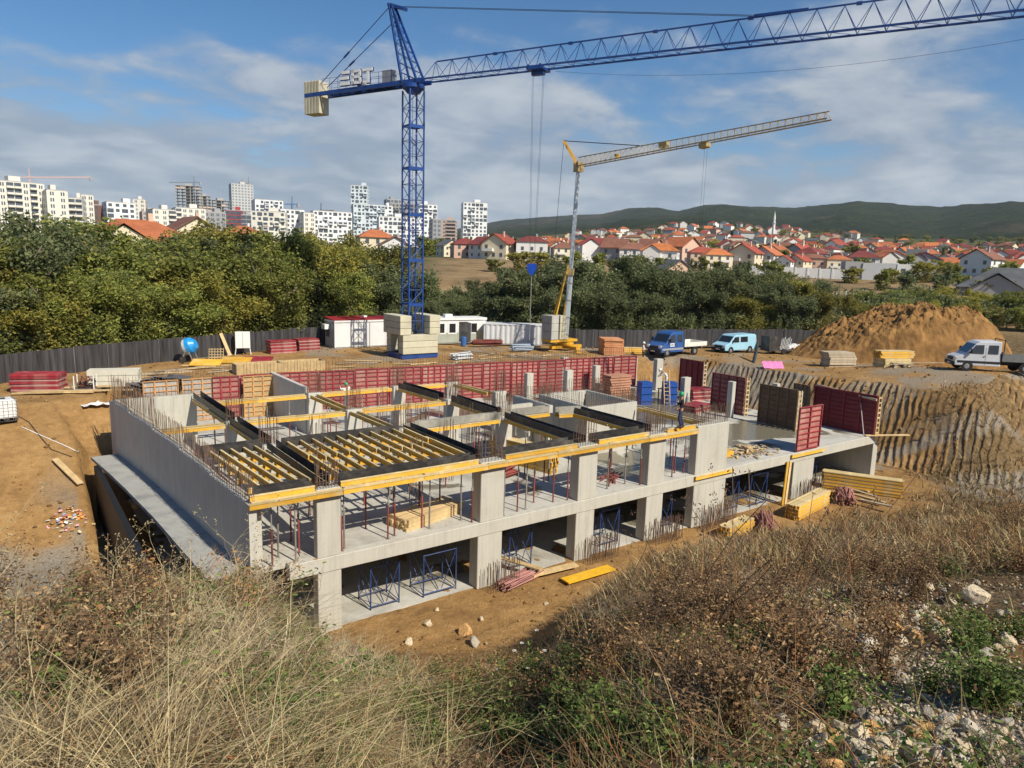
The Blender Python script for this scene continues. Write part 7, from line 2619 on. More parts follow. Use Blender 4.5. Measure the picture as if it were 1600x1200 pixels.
# ------------------------------------------------------------------ dry bank in front
def vcol_material(name, rough=.8, trans=.0):
    m = bpy.data.materials.new(name)
    m.use_nodes = True
    t = NT(m.node_tree)
    for n in list(m.node_tree.nodes):
        m.node_tree.nodes.remove(n)
    at = t.n('ShaderNodeAttribute', attribute_name='tint').outputs['Color']
    p = t.n('ShaderNodeBsdfPrincipled', ins={'Base Color': at, 'Roughness': rough, 'Specular IOR Level': .15})
    out = p.outputs[0]
    if trans:
        tr = t.n('ShaderNodeBsdfTranslucent', ins={'Color': at})
        out = t.n('ShaderNodeMixShader', ins={0: trans, 1: p.outputs[0], 2: tr.outputs[0]}).outputs[0]
    t.n('ShaderNodeOutputMaterial', ins={'Surface': out})
    return m


GRASSM = vcol_material('dry_grass', .8, .2)
rg = np.random.default_rng(17)


def az_of(u):
    return np.degrees(np.arctan((u - 800) / FPX))


def polar(n, dmin, dmax, amin=-42, amax=42, power=1.0):
    """spread points over the bank, denser near the camera"""
    q = rg.random(n)
    d = dmin * (dmax / dmin) ** (q ** power)
    a = rg.uniform(amin, amax, n)
    A = np.radians(a) + YAW
    return CAM.x + d * np.sin(A), CAM.y + d * np.cos(A), d, a


def blades(name, x, y, hgt, width, lean, cols, label, segs=3, curl=.5):
    n = len(x)
    z = height(x, y) - .02
    base_ = np.stack([x, y, z], -1)
    a = rg.uniform(0, 2 * PI, n)
    out = np.stack([np.cos(a), np.sin(a), np.zeros(n)], -1)
    b2 = rg.uniform(0, 2 * PI, n)
    sd = np.stack([np.cos(b2), np.sin(b2), np.zeros(n)], -1)
    vs = []
    for k in range(segs + 1):
        t = k / segs
        p = base_ + out * (lean * hgt * (t * .45 + curl * t * t))[:, None] + np.array([0, 0, 1.0]) * (hgt * (t - .28 * lean * t * t))[:, None]
        if k < segs:
            w_ = width * (1 - .75 * t)
            vs.append(p - sd * w_[:, None])
            vs.append(p + sd * w_[:, None])
        else:
            vs.append(p)
    nv = 2 * segs + 1
    co = np.stack(vs, 1).reshape(-1, 3)
    o0 = (np.arange(n) * nv)[:, None]
    quads = np.concatenate([o0 + np.array([[2 * k, 2 * k + 1, 2 * k + 3, 2 * k + 2]]) for k in range(segs - 1)], 0)
    tris = o0 + np.array([[2 * segs - 2, 2 * segs - 1, 2 * segs]])
    me = bpy.data.meshes.new(name)
    me.vertices.add(len(co))
    me.vertices.foreach_set('co', co.astype(np.float32).ravel())
    me.loops.add(quads.size + tris.size)
    me.loops.foreach_set('vertex_index', np.concatenate([quads.ravel(), tris.ravel()]).astype(np.int32))
    me.polygons.add(len(quads) + len(tris))
    me.polygons.foreach_set('loop_start', np.concatenate([np.arange(len(quads)) * 4, quads.size + np.arange(len(tris)) * 3]).astype(np.int32))
    me.update(calc_edges=True)
    c = np.repeat(cols, nv, axis=0)
    att = me.color_attributes.new('tint', 'FLOAT_COLOR', 'POINT')
    att.data.foreach_set('color', np.concatenate([c, np.ones((len(c), 1))], 1).astype(np.float32).ravel())
    me.materials.append(GRASSM)
    o = mk(name, me)
    tag(o, label, None, None, 'stuff')
    return o


def palette(n, pal, wts, jit=.25):
    pal = np.array(pal)
    i = rg.choice(len(pal), n, p=np.array(wts) / sum(wts))
    return pal[i] * rg.uniform(1 - jit, 1 + jit, (n, 1))


STRAW, TAN, BRN, DKB, OLV, GRN, RUST = (.52, .42, .23), (.38, .28, .14), (.20, .13, .07), (.085, .058, .036), (.13, .13, .045), (.06, .10, .025), (.27, .12, .045)
# the left bank: tall straw in bent clumps, thinner to the right
def clumped(x, y, step, spread):
    """pull points together into tufts"""
    cx_ = (np.floor(x / step) + .5 + .8 * (_hash(np.floor(x / step), np.floor(y / step), 5) - .5)) * step
    cy_ = (np.floor(y / step) + .5 + .8 * (_hash(np.floor(x / step), np.floor(y / step), 9) - .5)) * step
    return cx_ + (x - cx_) * spread, cy_ + (y - cy_) * spread


x, y, d, a = polar(42000, 1.9, 15, -52, 6, .85)
x, y = clumped(x, y, .42, .55)
w_ = veg_mask(x, y) * sstep(2, -12, a + 14 * fbm(x * .3, y * .3, 2, 91)) * np.clip(.45 + 2.4 * fbm(x * .5, y * .5, 3, 92), 0, 1)
k = rg.random(len(x)) < w_
x, y, d = x[k], y[k], d[k]
tall = (.10 + .55 * rg.random(len(x)) ** 2.4) * (0.45 + 1.1 * np.clip(fbm(x * .45, y * .45, 2, 95) + .35, 0, .9))
blades('dry_straw_grass', x, y, tall, .0022 + .00042 * d, rg.uniform(.2, 1.5, len(x)) + 2.0 * rg.random(len(x)) ** 2, palette(len(x), [STRAW, TAN, BRN, OLV, DKB], [6, 4, 2, 1.2, .6], .35), 'tall straw-coloured dry grass on the bank at the left', 3, .75)
# matted fallen straw
x, y, d, a = polar(92000, 1.6, 15, -52, 10, .85)
w_ = veg_mask(x, y) * sstep(9, -9, a + 14 * fbm(x * .3, y * .3, 2, 91)) * np.clip(.5 + 1.8 * fbm(x * .8, y * .8, 3, 93), 0, 1)
k = rg.random(len(x)) < w_
x, y, d = x[k], y[k], d[k]
blades('matted_straw', x, y, .05 + .13 * rg.random(len(x)), .0022 + .0004 * d, rg.uniform(1.5, 4.0, len(x)), palette(len(x), [STRAW, TAN, BRN, DKB, (.30, .26, .19)], [3, 4, 4, 2, 3], .45), 'matted fallen straw at the foot of the dry grass', 3, .6)
# the rest: brown low litter and stalks all over the bank
x, y, d, a = polar(105000, 1.6, 22, -50, 56, .85)
x, y = clumped(x, y, .36, .6)
w_ = veg_mask(x, y) * np.clip(.35 + 2.2 * fbm(x * .55 + 7, y * .55, 3, 96), 0, 1)
stony = sstep(15, 25, a) * sstep(9.5, 7, d)
w_ = w_ * (1 - .7 * stony)
k = rg.random(len(x)) < w_
x, y, d, a = x[k], y[k], d[k], a[k]
pc = palette(len(x), [TAN, BRN, RUST, DKB, OLV, GRN, STRAW], [3, 3.5, 2.2, 1.6, 1.6, 1.6, .8], .35)
blades('dry_brown_grass', x, y, (.06 + .34 * rg.random(len(x)) ** 2.4) * (1 + .7 * np.clip(fbm(x * .5, y * .5, 2, 97) + .2, 0, 1)), .0024 + .0005 * d, rg.uniform(.2, 2.2, len(x)), pc, 'short brown dry grass and litter covering the bank', 3, .7)
# farther slope on the right and the pit rim
x, y, d, a = polar(135000, 14, 62, -8, 54, .9)
w_ = veg_mask(x, y) * np.clip(.75 + 1.2 * fbm(x * .35 + 3, y * .35, 3, 98), 0, 1)
k = rg.random(len(x)) < w_
x, y, d, a = x[k], y[k], d[k], a[k]
pc = palette(len(x), [TAN, BRN, RUST, DKB, OLV, STRAW], [4, 4, 2, 1.6, 1.4, 1.6])
blades('dry_slope_grass', x, y, (.18 + .55 * rg.random(len(x)) ** 1.8), .006 + .0006 * d, rg.uniform(.2, 1.2, len(x)), pc, 'rust-brown dry grass on the far right slope above the pit')
# sparse tufts on the clay and pit rim
x, y, d, a = polar(26000, 13, 45, -40, 36, .9)
dist = poly_dist(x, y, PIT)
w_ = (dist > 1.0) * sstep(.10, .28, fbm(x * .6, y * .6, 3, 99)) * sstep(0, -2, y) * .8
k = rg.random(len(x)) < w_
blades('sparse_tufts', x[k], y[k], .12 + .3 * rg.random(k.sum()), .006 + .0004 * d[k], rg.uniform(.2, 1.0, k.sum()), palette(k.sum(), [TAN, BRN, OLV, GRN], [3, 3, 2, 1]), 'sparse dry tufts on the clay rim of the pit')


# leafy green weeds close to the camera
def leaves(name, n, dmin, dmax, amin, amax, thr, seed, size, pal, wts, label, hmax=.22, stonefree=True):
    x, y, d, a = polar(n, dmin, dmax, amin, amax, .9)
    w_ = veg_mask(x, y) * sstep(thr, thr + .12, fbm(x * .55 + seed, y * .55, 3, seed)) * (1 - .8 * sstep(15, 23, a) * sstep(10, 7, d))
    k = rg.random(len(x)) < w_
    x, y, d = x[k], y[k], d[k]
    n = len(x)
    C = np.stack([x, y, height(x, y) + .02 + hmax * rg.random(n) ** 1.6], -1)
    U = rg.normal(0, 1, (n, 3))
    U[:, 2] *= .45
    U /= np.linalg.norm(U, axis=1)[:, None]
    Vv = np.cross(U, rg.normal(0, 1, (n, 3)) * np.array([.5, .5, 1.2]))
    Vv /= np.linalg.norm(Vv, axis=1)[:, None]
    s = size * rg.uniform(.5, 1.5, (n, 1)) * (1 + .04 * d[:, None])
    me = quads_mesh(name, C, U * s, Vv * s * .45, GRASSM)
    c = np.repeat(palette(n, pal, wts, .35), 4, axis=0)
    att = me.color_attributes.new('tint', 'FLOAT_COLOR', 'POINT')
    att.data.foreach_set('color', np.concatenate([c, np.ones((len(c), 1))], 1).astype(np.float32).ravel())
    o = mk(name, me)
    tag(o, label, None, None, 'stuff')


leaves('green_weeds', 145000, 1.6, 10, -34, 55, -.02, 7, .014, [(.05, .085, .022), (.08, .125, .03), (.13, .18, .04), (.20, .24, .07)], [4, 4, 2, 1], 'low dark green weeds between the dry grass', .20)
leaves('dead_leaf_litter', 115000, 1.6, 13, -46, 56, -.10, 8, .012, [BRN, DKB, RUST, TAN], [4, 4, 1.5, 1.5], 'brown curled dead leaves lying on the bank', .10)
leaves('brown_seed_heads', 72000, 2.2, 16, -6, 55, -.02, 9, .011, [(.11, .06, .035), (.06, .035, .022), (.2, .13, .07)], [4, 3, 2], 'small brown seed heads of withered weeds', .55)


# ------------------------------------------------------------------ withered stalks, one by one
def stalk_proto(seed, H, col, nb, head):
    rs_ = random.Random(seed)
    b = MB()
    hd = MB()

    def run(p, d, L, r, lev):
        n = 4
        for k in range(n):
            q = p + d * (L / n)
            b.tube(p, q, r, r * .82, 4, False)
            r *= .86
            p = q
            d = (d + Vector((rs_.gauss(0, .10), rs_.gauss(0, .10), rs_.gauss(0, .05)))).normalized()
            if lev < 2 and (k > 0 or lev > 0):
                for j in range(rs_.randint(0, nb)):
                    a = rs_.uniform(0, 6.28)
                    nd = (d * rs_.uniform(.5, 1) + Vector((math.cos(a), math.sin(a), rs_.uniform(-.1, .4))) * rs_.uniform(.5, .9)).normalized()
                    run(p, nd, L * rs_.uniform(.25, .5), r * .65, lev + 1)
        for j in range(head):
            v = Vector((rs_.gauss(0, .015), rs_.gauss(0, .015), rs_.gauss(0, .02)))
            e = Vector((rs_.gauss(0, 1), rs_.gauss(0, 1), rs_.gauss(0, 1))).normalized() * .009
            hd.tube(p + v - e, p + v + e, .005, .002, 4)

    run(Vector((0, 0, -.05)), Vector((rs_.gauss(0, .12), rs_.gauss(0, .12), 1)).normalized(), H, .0048, 0)
    return b.mesh('stem', mat('stalk_' + col[0], col[1], .85, .25, 5, rnd=.25)), (hd.mesh('seed_head', mat('seed_' + col[0], tuple(c * .7 for c in col[1]), .9, .3, 5)) if hd.v else None)


ST = [stalk_proto(1, 1.05, ('straw', STRAW), 2, 3), stalk_proto(2, .85, ('straw', STRAW), 3, 3), stalk_proto(3, 1.1, ('brown', (.16, .10, .06)), 2, 5), stalk_proto(4, .8, ('brown', (.16, .10, .06)), 3, 5), stalk_proto(5, 1.3, ('rust', (.30, .16, .07)), 1, 4), stalk_proto(6, .7, ('straw', STRAW), 3, 2)]
rs = random.Random(77)
# (u, v of the foot, count, spread px, kinds, where)
PLOTS = [(1070, 985, 13, 100, (2, 4, 3, 2), 'tall brown withered weed reaching up to the lower storey'), (1210, 960, 9, 110, (4, 2), 'tall rusty withered weed in front of the beam stacks'), (120, 1120, 9, 150, (0, 1, 5), 'straw-pale dry weed in the lower left corner'), (330, 1060, 14, 170, (0, 1, 5), 'straw-pale dry weed right of the lower left corner'), (420, 960, 8, 90, (1, 5), 'straw-pale dry weed below the left end of the building'),
         (200, 960, 5, 160, (5, 1), 'straw-pale dry weed on the left crest of the bank'), (560, 1150, 7, 90, (1, 5, 3), 'pale dry weed at the bottom left of centre'), (700, 1110, 5, 70, (3, 4), 'brown withered weed at the bottom centre'),
         (920, 1080, 7, 110, (3, 4, 2), 'brown withered weed right of the bottom centre'), (1010, 1000, 9, 110, (2, 3, 4), 'brown withered weed below the clay patch'), (1180, 980, 11, 130, (2, 3, 4), 'brown withered weed left of the boulders'),
         (1320, 930, 10, 120, (2, 4, 3), 'rusty withered weed above the boulders'), (1450, 880, 9, 120, (4, 3, 5), 'rusty withered weed on the right slope'), (1060, 1130, 6, 120, (3, 4), 'brown withered weed at the bottom right of centre'), (1230, 860, 8, 140, (4, 2), 'rusty withered weed along the pit rim')]
for u, v, n, sp, kinds, lab in PLOTS:
    spots = sorted((rs.gauss(u, sp * .55), v + rs.uniform(-.4, .4) * sp) for _ in range(n))
    for j, (uu, vv) in enumerate(spots):
        p, s = ground_hit(uu, vv)
        if not (1.2 < s < 40):
            continue
        k = rs.choice(kinds)
        t = thing('dry_weed', '%s, %s from the left' % (lab, nth(j + 1)), 'dry weed', (p.x, p.y, hz(p.x, p.y)), rs.uniform(0, 6.28), lab.replace('weed', 'weeds', 1))
        q = rs.uniform(.45, .95) * (.8 if s < 5 else 1 if s < 12 else 1.25)
        if lab.startswith('tall'):
            q *= 1.9
        t.scale = (q, q, q)
        t.rotation_euler = (rs.gauss(0, .2), rs.gauss(0, .2), rs.uniform(0, 6.28))
        mk('stem', ST[k][0], t)
        if ST[k][1]:
            mk('seed_head', ST[k][1], t)['kind'] = 'stuff'


# ------------------------------------------------------------------ bushy weeds, one by one
def bush_mesh(seed, n, H, R_, size, pal, wts):
    r = np.random.default_rng(seed)
    m_ = 14
    tipx = r.normal(0, R_ * .5, (m_, 2))
    tipz = H * r.uniform(.55, 1.0, m_)
    i = r.integers(0, m_, n)
    t = r.random(n) ** .7
    C = np.stack([tipx[i, 0] * t, tipx[i, 1] * t, tipz[i] * t], -1) + r.normal(0, R_ * .10, (n, 3))
    C[:, 2] = np.abs(C[:, 2])
    U = r.normal(0, 1, (n, 3))
    U[:, 2] *= .5
    U /= np.linalg.norm(U, axis=1)[:, None]
    Vv = np.cross(U, r.normal(0, 1, (n, 3)))
    Vv /= np.linalg.norm(Vv, axis=1)[:, None]
    s_ = size * r.uniform(.5, 1.5, (n, 1))
    lv = quads_mesh('leaf_mass', C, U * s_, Vv * s_ * .5, GRASSM)
    pal = np.array(pal)
    c = np.repeat(pal[r.choice(len(pal), n, p=np.array(wts) / sum(wts))] * r.uniform(.65, 1.35, (n, 1)), 4, axis=0)
    lv.color_attributes.new('tint', 'FLOAT_COLOR', 'POINT').data.foreach_set('color', np.concatenate([c, np.ones((len(c), 1))], 1).astype(np.float32).ravel())
    b = MB()
    for j in range(m_):
        mid = Vector((tipx[j, 0] * .4, tipx[j, 1] * .4, tipz[j] * .55))
        b.tube((0, 0, -.04), mid, .0045, .0035, 4, False).tube(mid, (tipx[j, 0], tipx[j, 1], tipz[j]), .0035, .0015, 4, False)
    return b.mesh('stem', mat('weed_stem', (.20, .13, .075), .85, .3, 5, rnd=.25)), lv


GP = [(.06, .10, .026), (.10, .15, .036), (.17, .22, .055), (.27, .30, .10)]
BP = [(.18, .11, .058), (.28, .175, .085), (.11, .068, .04), (.42, .30, .15)]
RP = [(.29, .145, .06), (.40, .24, .105), (.19, .10, .05), (.14, .13, .045)]
BU = [bush_mesh(1, 1100, .36, .36, .0125, GP, [3, 3, 2, 1]), bush_mesh(2, 1000, .60, .42, .012, BP, [4, 3, 2, 1]), bush_mesh(3, 900, .50, .45, .012, RP, [3, 3, 2, 1]), bush_mesh(4, 900, .24, .32, .014, GP, [4, 3, 2, 1]), bush_mesh(5, 1000, .75, .38, .011, BP, [3, 3, 3, 1])]
def tangle_mesh(seed, n, H, R_, col):
    """a cushion of fine dead stems bent in all directions"""
    rs_ = random.Random(seed)
    b = MB()
    for _ in range(n):
        a = rs_.uniform(0, 6.28)
        p = Vector((rs_.gauss(0, R_ * .35), rs_.gauss(0, R_ * .35), -.03))
        d = Vector((math.cos(a) * .5, math.sin(a) * .5, rs_.uniform(.4, 1.2))).normalized()
        L = H * rs_.uniform(.5, 1.25)
        r = .0024
        for k in range(5):
            q = p + d * (L / 5)
            b.tube(p, q, r, r * .85, 3, False)
            if k > 1:
                e = (d + Vector((rs_.gauss(0, .7), rs_.gauss(0, .7), rs_.gauss(0, .4)))).normalized()
                b.tube(q, q + e * L * .18, r * .7, r * .3, 3, False)
            p = q
            r *= .85
            d = (d + Vector((rs_.gauss(0, .28), rs_.gauss(0, .28), rs_.gauss(-.12, .2)))).normalized()
    return b.mesh('stem', mat(*col, .85, .3, 5, rnd=.28)), None


BU += [tangle_mesh(1, 70, .48, .5, ('tangle_straw', (.50, .41, .25))), tangle_mesh(2, 70, .36, .5, ('tangle_grey', (.36, .30, .21))), tangle_mesh(3, 60, .42, .45, ('tangle_brown', (.24, .16, .09)))]
TPLOT = [(80, 1140, 14, 130, (5, 6, 7), 'tangled pale dead shrub in the lower left corner'), (250, 1130, 14, 150, (5, 6, 7), 'tangled pale dead shrub at the bottom left'), (420, 1110, 12, 130, (5, 6, 7), 'tangled pale dead shrub left of the bottom centre'), (330, 1000, 22, 150, (5, 6, 7), 'tangled dead shrub below the left corner column'), (130, 1000, 20, 150, (6, 7, 5), 'tangled dead shrub on the far left of the bank'),
         (430, 930, 16, 70, (5, 6), 'tangled dead shrub just left of the lower front column'), (250, 900, 22, 160, (6, 7), 'greyish tangled shrub on the left crest of the bank'), (60, 900, 14, 110, (6, 7), 'greyish tangled shrub at the left edge of the bank'), (580, 1080, 10, 80, (7, 6, 5), 'tangled dead shrub below the pale clay stones'),
         (1000, 930, 14, 120, (7, 6), 'brown tangled shrub right of the yellow board'), (1180, 900, 16, 130, (7, 6), 'brown tangled shrub below the left beam stack'), (1380, 840, 16, 120, (6, 7, 5), 'brown tangled shrub below the right beam stack'), (1150, 1100, 10, 120, (7, 6), 'brown tangled shrub at the bottom right of centre')]
BPLOT = TPLOT + [(500, 1140, 18, 120, (0, 3), 'leafy green weed at the bottom left of centre'), (700, 1140, 26, 140, (0, 3, 0), 'leafy weed at the bottom centre'), (660, 1070, 16, 110, (3, 0, 2), 'mixed weed just below the clay patch'), (810, 1060, 18, 120, (3, 0, 2, 0), 'mixed weed below the white flowers'),
         (900, 1150, 24, 130, (3, 0, 0), 'low green weed right of the bottom centre'), (1000, 1040, 16, 140, (1, 2, 4), 'brown bushy weed right of the white flowers'), (1100, 940, 16, 130, (2, 4, 1), 'brown bushy weed below the yellow board'), (1150, 1080, 16, 150, (1, 0, 2), 'brown bushy weed left of the lower rubble'),
         (1250, 1020, 14, 120, (1, 2, 0), 'brown bushy weed left of the orange boulder'), (1290, 900, 16, 140, (2, 4, 1), 'rust-brown bushy weed below the beam stacks'), (1430, 850, 16, 130, (2, 4), 'rust-brown bushy weed on the right slope'), (1550, 800, 14, 120, (2, 4), 'rust-brown bushy weed below the scraped slope'),
         (1545, 1010, 6, 55, (0, 3), 'fresh green weed among the right boulders'), (1510, 1085, 6, 60, (3, 0), 'fresh green weed in the lower right corner'), (1550, 870, 8, 90, (0, 2), 'dark green weed above the big boulder'), (180, 1040, 26, 190, (1, 4, 0, 2), 'brown leafy weed in the left part of the bank'), (300, 900, 22, 190, (1, 4, 2, 0), 'brown bushy weed on the left crest')]
for u, v, n, sp, kinds, lab in BPLOT:
    spots = sorted((rs.gauss(u, sp * .5), v + rs.uniform(-.45, .45) * sp) for _ in range(n))
    for j, (uu, vv) in enumerate(spots):
        p, s = ground_hit(uu, vv)
        if not (1.3 < s < 45) or float(veg_mask(np.array([p.x]), np.array([p.y]))[0]) < .3:
            continue
        k = rs.choice(kinds)
        t = thing('bushy_weed', '%s, %s from the left' % (lab, nth(j + 1)), 'weed', (p.x, p.y, hz(p.x, p.y)), rs.uniform(0, 6.28), lab.replace('weed', 'weeds', 1))
        q = rs.uniform(.55, 1.1) * (1 if s < 8 else 1.0 + .03 * (s - 8))
        if k >= 5 and s < 5:
            q *= .72
        t.scale = (q * 1.1, q * 1.1, q)
        mk('stem', BU[k][0], t)['kind'] = 'stuff'
        if BU[k][1]:
            mk('leaf_mass', BU[k][1], t)['kind'] = 'stuff'


# ------------------------------------------------------------------ stones
def rock_mesh(seed, col):
    bm = bmesh.new()
    bmesh.ops.create_icosphere(bm, subdivisions=3, radius=1.0)
    rs_ = random.Random(seed)
    ax = Vector((rs_.uniform(.75, 1.25), rs_.uniform(.7, 1.0), rs_.uniform(.5, .8)))
    planes = [(Vector((rs_.gauss(0, 1), rs_.gauss(0, 1), rs_.gauss(0, .8))).normalized(), rs_.uniform(.42, .74)) for _ in range(17)]
    for v in bm.verts:
        p = v.co.copy()
        for nrm, dd_ in planes:
            e = p.dot(nrm) - dd_
            if e > 0:
                p -= nrm * e * .92
        q = mnoise.noise(p * 2.3 + Vector((seed, 0, 0))) * .07 + mnoise.noise(p * 6 + Vector((0, seed, 0))) * .03
        p += p.normalized() * q
        v.co = Vector((p.x * ax.x, p.y * ax.y, p.z * ax.z))
    me = bpy.data.meshes.new('stone')
    bm.to_mesh(me)
    bm.free()
    me.materials.append(col)
    return me


LIME = mat('limestone', (.58, .49, .34), .9, .2, 2.5, dirt=(.40, .25, .10), dirt_amt=.7, bump=.5, bscale=7, spec=.15)
LIMEO = mat('orange_limestone', (.56, .33, .13), .9, .25, 2.5, dirt=(.6, .5, .34), dirt_amt=.5, bump=.5, bscale=7, spec=.15)
LIMEG = mat('grey_limestone', (.47, .42, .34), .9, .2, 2.5, dirt=(.27, .23, .17), dirt_amt=.6, bump=.5, bscale=7, spec=.15, rnd=.15)
RK = [rock_mesh(3, LIME), rock_mesh(5, LIMEO), rock_mesh(8, LIMEG), rock_mesh(13, LIME), rock_mesh(21, LIMEG), rock_mesh(34, LIME)]


BOULD = [(1524, 928, 44, 3, 'big cream boulder at the right edge of the rubble'), (1470, 990, 40, 3, 'rounded cream boulder in the middle of the rubble'), (1428, 996, 32, 1, 'orange-cream boulder touching the middle one'), (1393, 978, 30, 1, 'bright orange boulder left of the pair'),
         (1405, 965, 16, 5, 'small buff stone on top of the orange boulder'), (1360, 1005, 46, 2, 'flat grey shaded slab left of the orange boulder'), (1408, 1166, 36, 0, 'egg-shaped pale boulder at the bottom right'), (1265, 1162, 24, 3, 'pale stone at the left end of the lower rubble'),
         (1315, 1140, 32, 5, 'broad buff stone in the lower rubble'), (1370, 1140, 30, 1, 'orange split stone in the lower rubble'), (1345, 1180, 34, 2, 'grey stone at the bottom edge of the rubble'), (1318, 1162, 16, 1, 'small orange cube-like stone in the lower rubble'),
         (1447, 915, 26, 0, 'pale stone half hidden in brown weeds'), (1350, 925, 18, 1, 'reddish flat stone above the rubble'), (1515, 965, 18, 3, 'small cream stone below the big boulder'), (668, 972, 17, 3, 'larger pale stone on the clay in front of the building'), (638, 1001, 16, 0, 'pale stone at the lower edge of the clay'), (683, 952, 9, 5, 'small pale stone near the yellow edge of the clay'),
         (730, 985, 22, 1, 'brownish stone at the right end of the clay'), (742, 1000, 24, 2, 'grey stone below the brownish one'), (752, 967, 10, 5, 'little white stone on the clay'), (853, 942, 9, 0, 'little white stone right of the clay middle'), (540, 1005, 9, 5, 'little pale stone at the left of the clay')]
for i, (u, v, wpx, kd, lab) in enumerate(BOULD):
    p, s = ground_hit(u, v + wpx * .3)
    q = wpx * s / FPX * .62
    o = mk('stone', RK[kd], None, (p.x, p.y, hz(p.x, p.y) + q * .30))
    o.scale = (q, q, q)
    o.rotation_euler = (rs.uniform(-.3, .3), rs.uniform(-.3, .3), rs.uniform(0, 6))
    tag(o, lab, 'stone')
# the loose rubble around them
cnt = 0
for tries in range(1500):
    if cnt >= 210:
        break
    reg = rs.random()
    if reg < .5:
        u, v = rs.gauss(1370, 85), rs.gauss(1160, 35)
    elif reg < .85:
        u, v = rs.gauss(1500, 75), rs.gauss(975, 40)
    else:
        u, v = rs.uniform(1250, 1600), rs.uniform(920, 1200)
    if not (1200 < u < 1620 and 890 < v < 1215):
        continue
    p, s = ground_hit(u, v)
    if s > 14:
        continue
    cnt += 1
    q = (.02 + .075 * rs.random() ** 2) * (1 + .07 * s)
    o = mk('stone', RK[rs.choice((0, 2, 2, 3, 4, 4, 5, 1))], None, (p.x, p.y, hz(p.x, p.y) + q * .3))
    o.scale = (q, q * rs.uniform(.7, 1), q * rs.uniform(.6, 1))
    o.rotation_euler = (rs.uniform(-.6, .6), rs.uniform(-.6, .6), rs.uniform(0, 6))
    up = v < 1060
    tag(o, 'fist-sized pale rubble stone %s' % ('around the big boulders on the right' if up else 'in the stony patch at the bottom right'), 'stone', 'rubble around the boulders' if up else 'rubble in the bottom right patch')


def gravel():
    n = 16000
    x, y, d, a = polar(n, 1.8, 12, 14, 42, .9)
    w_ = sstep(13, 21, a) * sstep(-.12, .05, fbm(x * .6, y * .6, 3, 61))
    k = rg.random(n) < w_
    x, y, d = x[k], y[k], d[k]
    n = len(x)
    z = height(x, y)
    s = rg.uniform(.006, .02, n) * (1 + .03 * d)
    vs, fs, cs = [], [], []
    oct_ = np.array([(1, 0, 0), (-1, 0, 0), (0, 1, 0), (0, -1, 0), (0, 0, .8), (0, 0, -.5)])
    jit = 1 + rg.uniform(-.35, .35, (n, 6, 1))
    co = (np.stack([x, y, z + s * .25], -1)[:, None, :] + oct_[None] * jit * s[:, None, None]).reshape(-1, 3)
    F = np.array([(0, 2, 4), (2, 1, 4), (1, 3, 4), (3, 0, 4), (2, 0, 5), (1, 2, 5), (3, 1, 5), (0, 3, 5)])
    faces = ((np.arange(n) * 6)[:, None, None] + F[None]).reshape(-1, 3)
    me = bpy.data.meshes.new('gravel')
    me.vertices.add(len(co))
    me.vertices.foreach_set('co', co.astype(np.float32).ravel())
    me.loops.add(faces.size)
    me.loops.foreach_set('vertex_index', faces.ravel().astype(np.int32))
    me.polygons.add(len(faces))
    me.polygons.foreach_set('loop_start', np.arange(0, faces.size, 3, dtype=np.int32))
    me.update(calc_edges=True)
    c = np.repeat(palette(n, [(.48, .40, .29), (.36, .31, .24), (.56, .46, .31), (.22, .18, .13)], [3, 3, 2, 2]), 6, axis=0)
    att = me.color_attributes.new('tint', 'FLOAT_COLOR', 'POINT')
    att.data.foreach_set('color', np.concatenate([c, np.ones((len(c), 1))], 1).astype(np.float32).ravel())
    me.materials.append(vcol_material('gravel_stone', .95))
    o = mk('gravel', me)
    tag(o, 'pale gravel and chips between the stones at the bottom right', None, None, 'stuff')


gravel()


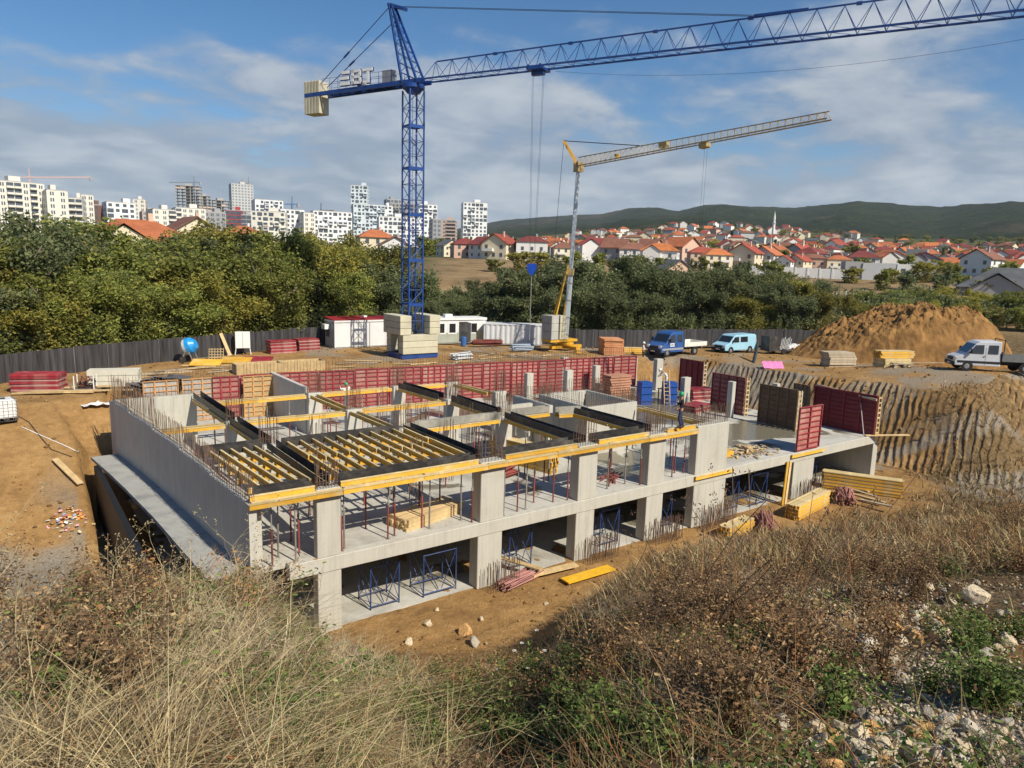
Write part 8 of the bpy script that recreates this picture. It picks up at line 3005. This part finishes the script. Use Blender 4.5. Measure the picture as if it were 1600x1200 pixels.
def clods():
    """loose lumps of clay on the bare ground"""
    n = 48000
    x, y, d, a = polar(n, 12, 82, -40, 38, .75)
    k = (rg.random(n) < np.clip(.25 + 2.2 * fbm(x * .4, y * .4, 3, 141), 0, 1)) & (veg_mask(x, y) < .4) & ((y < -.8) | (x < -6.5) | (x > 42) | (y > 26.5)) & (rg.random(n) < .8)
    x, y, d = x[k], y[k], d[k]
    n = len(x)
    s = (.015 + .07 * rg.random(n) ** 4) * (1 + .012 * d)
    oct_ = np.array([(1, 0, 0), (-1, 0, 0), (0, 1, 0), (0, -1, 0), (0, 0, .8), (0, 0, -.5)])
    jit = 1 + rg.uniform(-.4, .4, (n, 6, 1))
    co = (np.stack([x, y, height(x, y) + s * .25 + .03 * (x > 39)], -1)[:, None, :] + oct_[None] * jit * s[:, None, None]).reshape(-1, 3)
    F = np.array([(0, 2, 4), (2, 1, 4), (1, 3, 4), (3, 0, 4), (2, 0, 5), (1, 2, 5), (3, 1, 5), (0, 3, 5)])
    faces = ((np.arange(n) * 6)[:, None, None] + F[None]).reshape(-1, 3)
    me = bpy.data.meshes.new('soil_clods')
    me.vertices.add(len(co))
    me.vertices.foreach_set('co', co.astype(np.float32).ravel())
    me.loops.add(faces.size)
    me.loops.foreach_set('vertex_index', faces.ravel().astype(np.int32))
    me.polygons.add(len(faces))
    me.polygons.foreach_set('loop_start', np.arange(0, faces.size, 3, dtype=np.int32))
    me.update(calc_edges=True)
    c = np.repeat(palette(n, [(.36, .21, .085), (.25, .135, .05), (.48, .36, .22), (.15, .085, .04)], [4, 4, 1, 2]), 6, axis=0)
    me.color_attributes.new('tint', 'FLOAT_COLOR', 'POINT').data.foreach_set('color', np.concatenate([c, np.ones((len(c), 1))], 1).astype(np.float32).ravel())
    me.materials.append(GRASSM)
    tag(mk('soil_clods', me), 'loose clay lumps strewn over the bare ground', None, None, 'stuff')


clods()

# white umbels standing in the weeds
UMB = MB()
for k in range(26):
    a = k * 2.4
    r_ = .006 * math.sqrt(k)
    UMB.lathe([(.001, 0), (.006, .003), (.001, .006)], 5, (r_ * math.cos(a), r_ * math.sin(a), .2 - r_ * .3))
UMBH = UMB.mesh('flower_head', mat('umbel_white', (.75, .75, .70), .8))
UMBS = MB().tube((0, 0, -.05), (0, 0, .2), .0025, .002, 4).mesh('stem', mat('stem_green', (.08, .12, .03), .8))
for i, (u, v) in enumerate([(838, 978), (850, 1010), (803, 1010), (775, 1040), (804, 1025), (824, 1038), (760, 1062), (815, 998)]):
    p, s = ground_hit(u, v + 26)
    t = thing('umbel_flower', 'white umbel flower in the weeds below the clay, %s' % ['topmost', 'right one', 'far left one', 'lower left one', 'left of the middle', 'middle one', 'lowest', 'beside the topmost'][i], 'flower', (p.x, p.y, hz(p.x, p.y)), 0, 'white umbel flowers')
    q = max(.6, s / 11)
    t.scale = (q, q, q)
    mk('flower_head', UMBH, t)
    mk('stem', UMBS, t)
# ------------------------------------------------------------------ autumn air
hm_ = bpy.data.materials.new('haze_air')
hm_.use_nodes = True
tz = NT(hm_.node_tree)
for n in list(hm_.node_tree.nodes):
    hm_.node_tree.nodes.remove(n)
vol = tz.n('ShaderNodeVolumePrincipled', ins={'Color': (.80, .88, 1.0, 1), 'Density': 0.00007, 'Anisotropy': 0.1})
tz.n('ShaderNodeOutputMaterial', ins={'Volume': vol.outputs[0]})
o = MB().box(-7500, 7500, -7500, 7500, -60, 520).build('haze', hm_)
tag(o, 'thin bluish autumn haze over the valley', None, None, 'stuff')
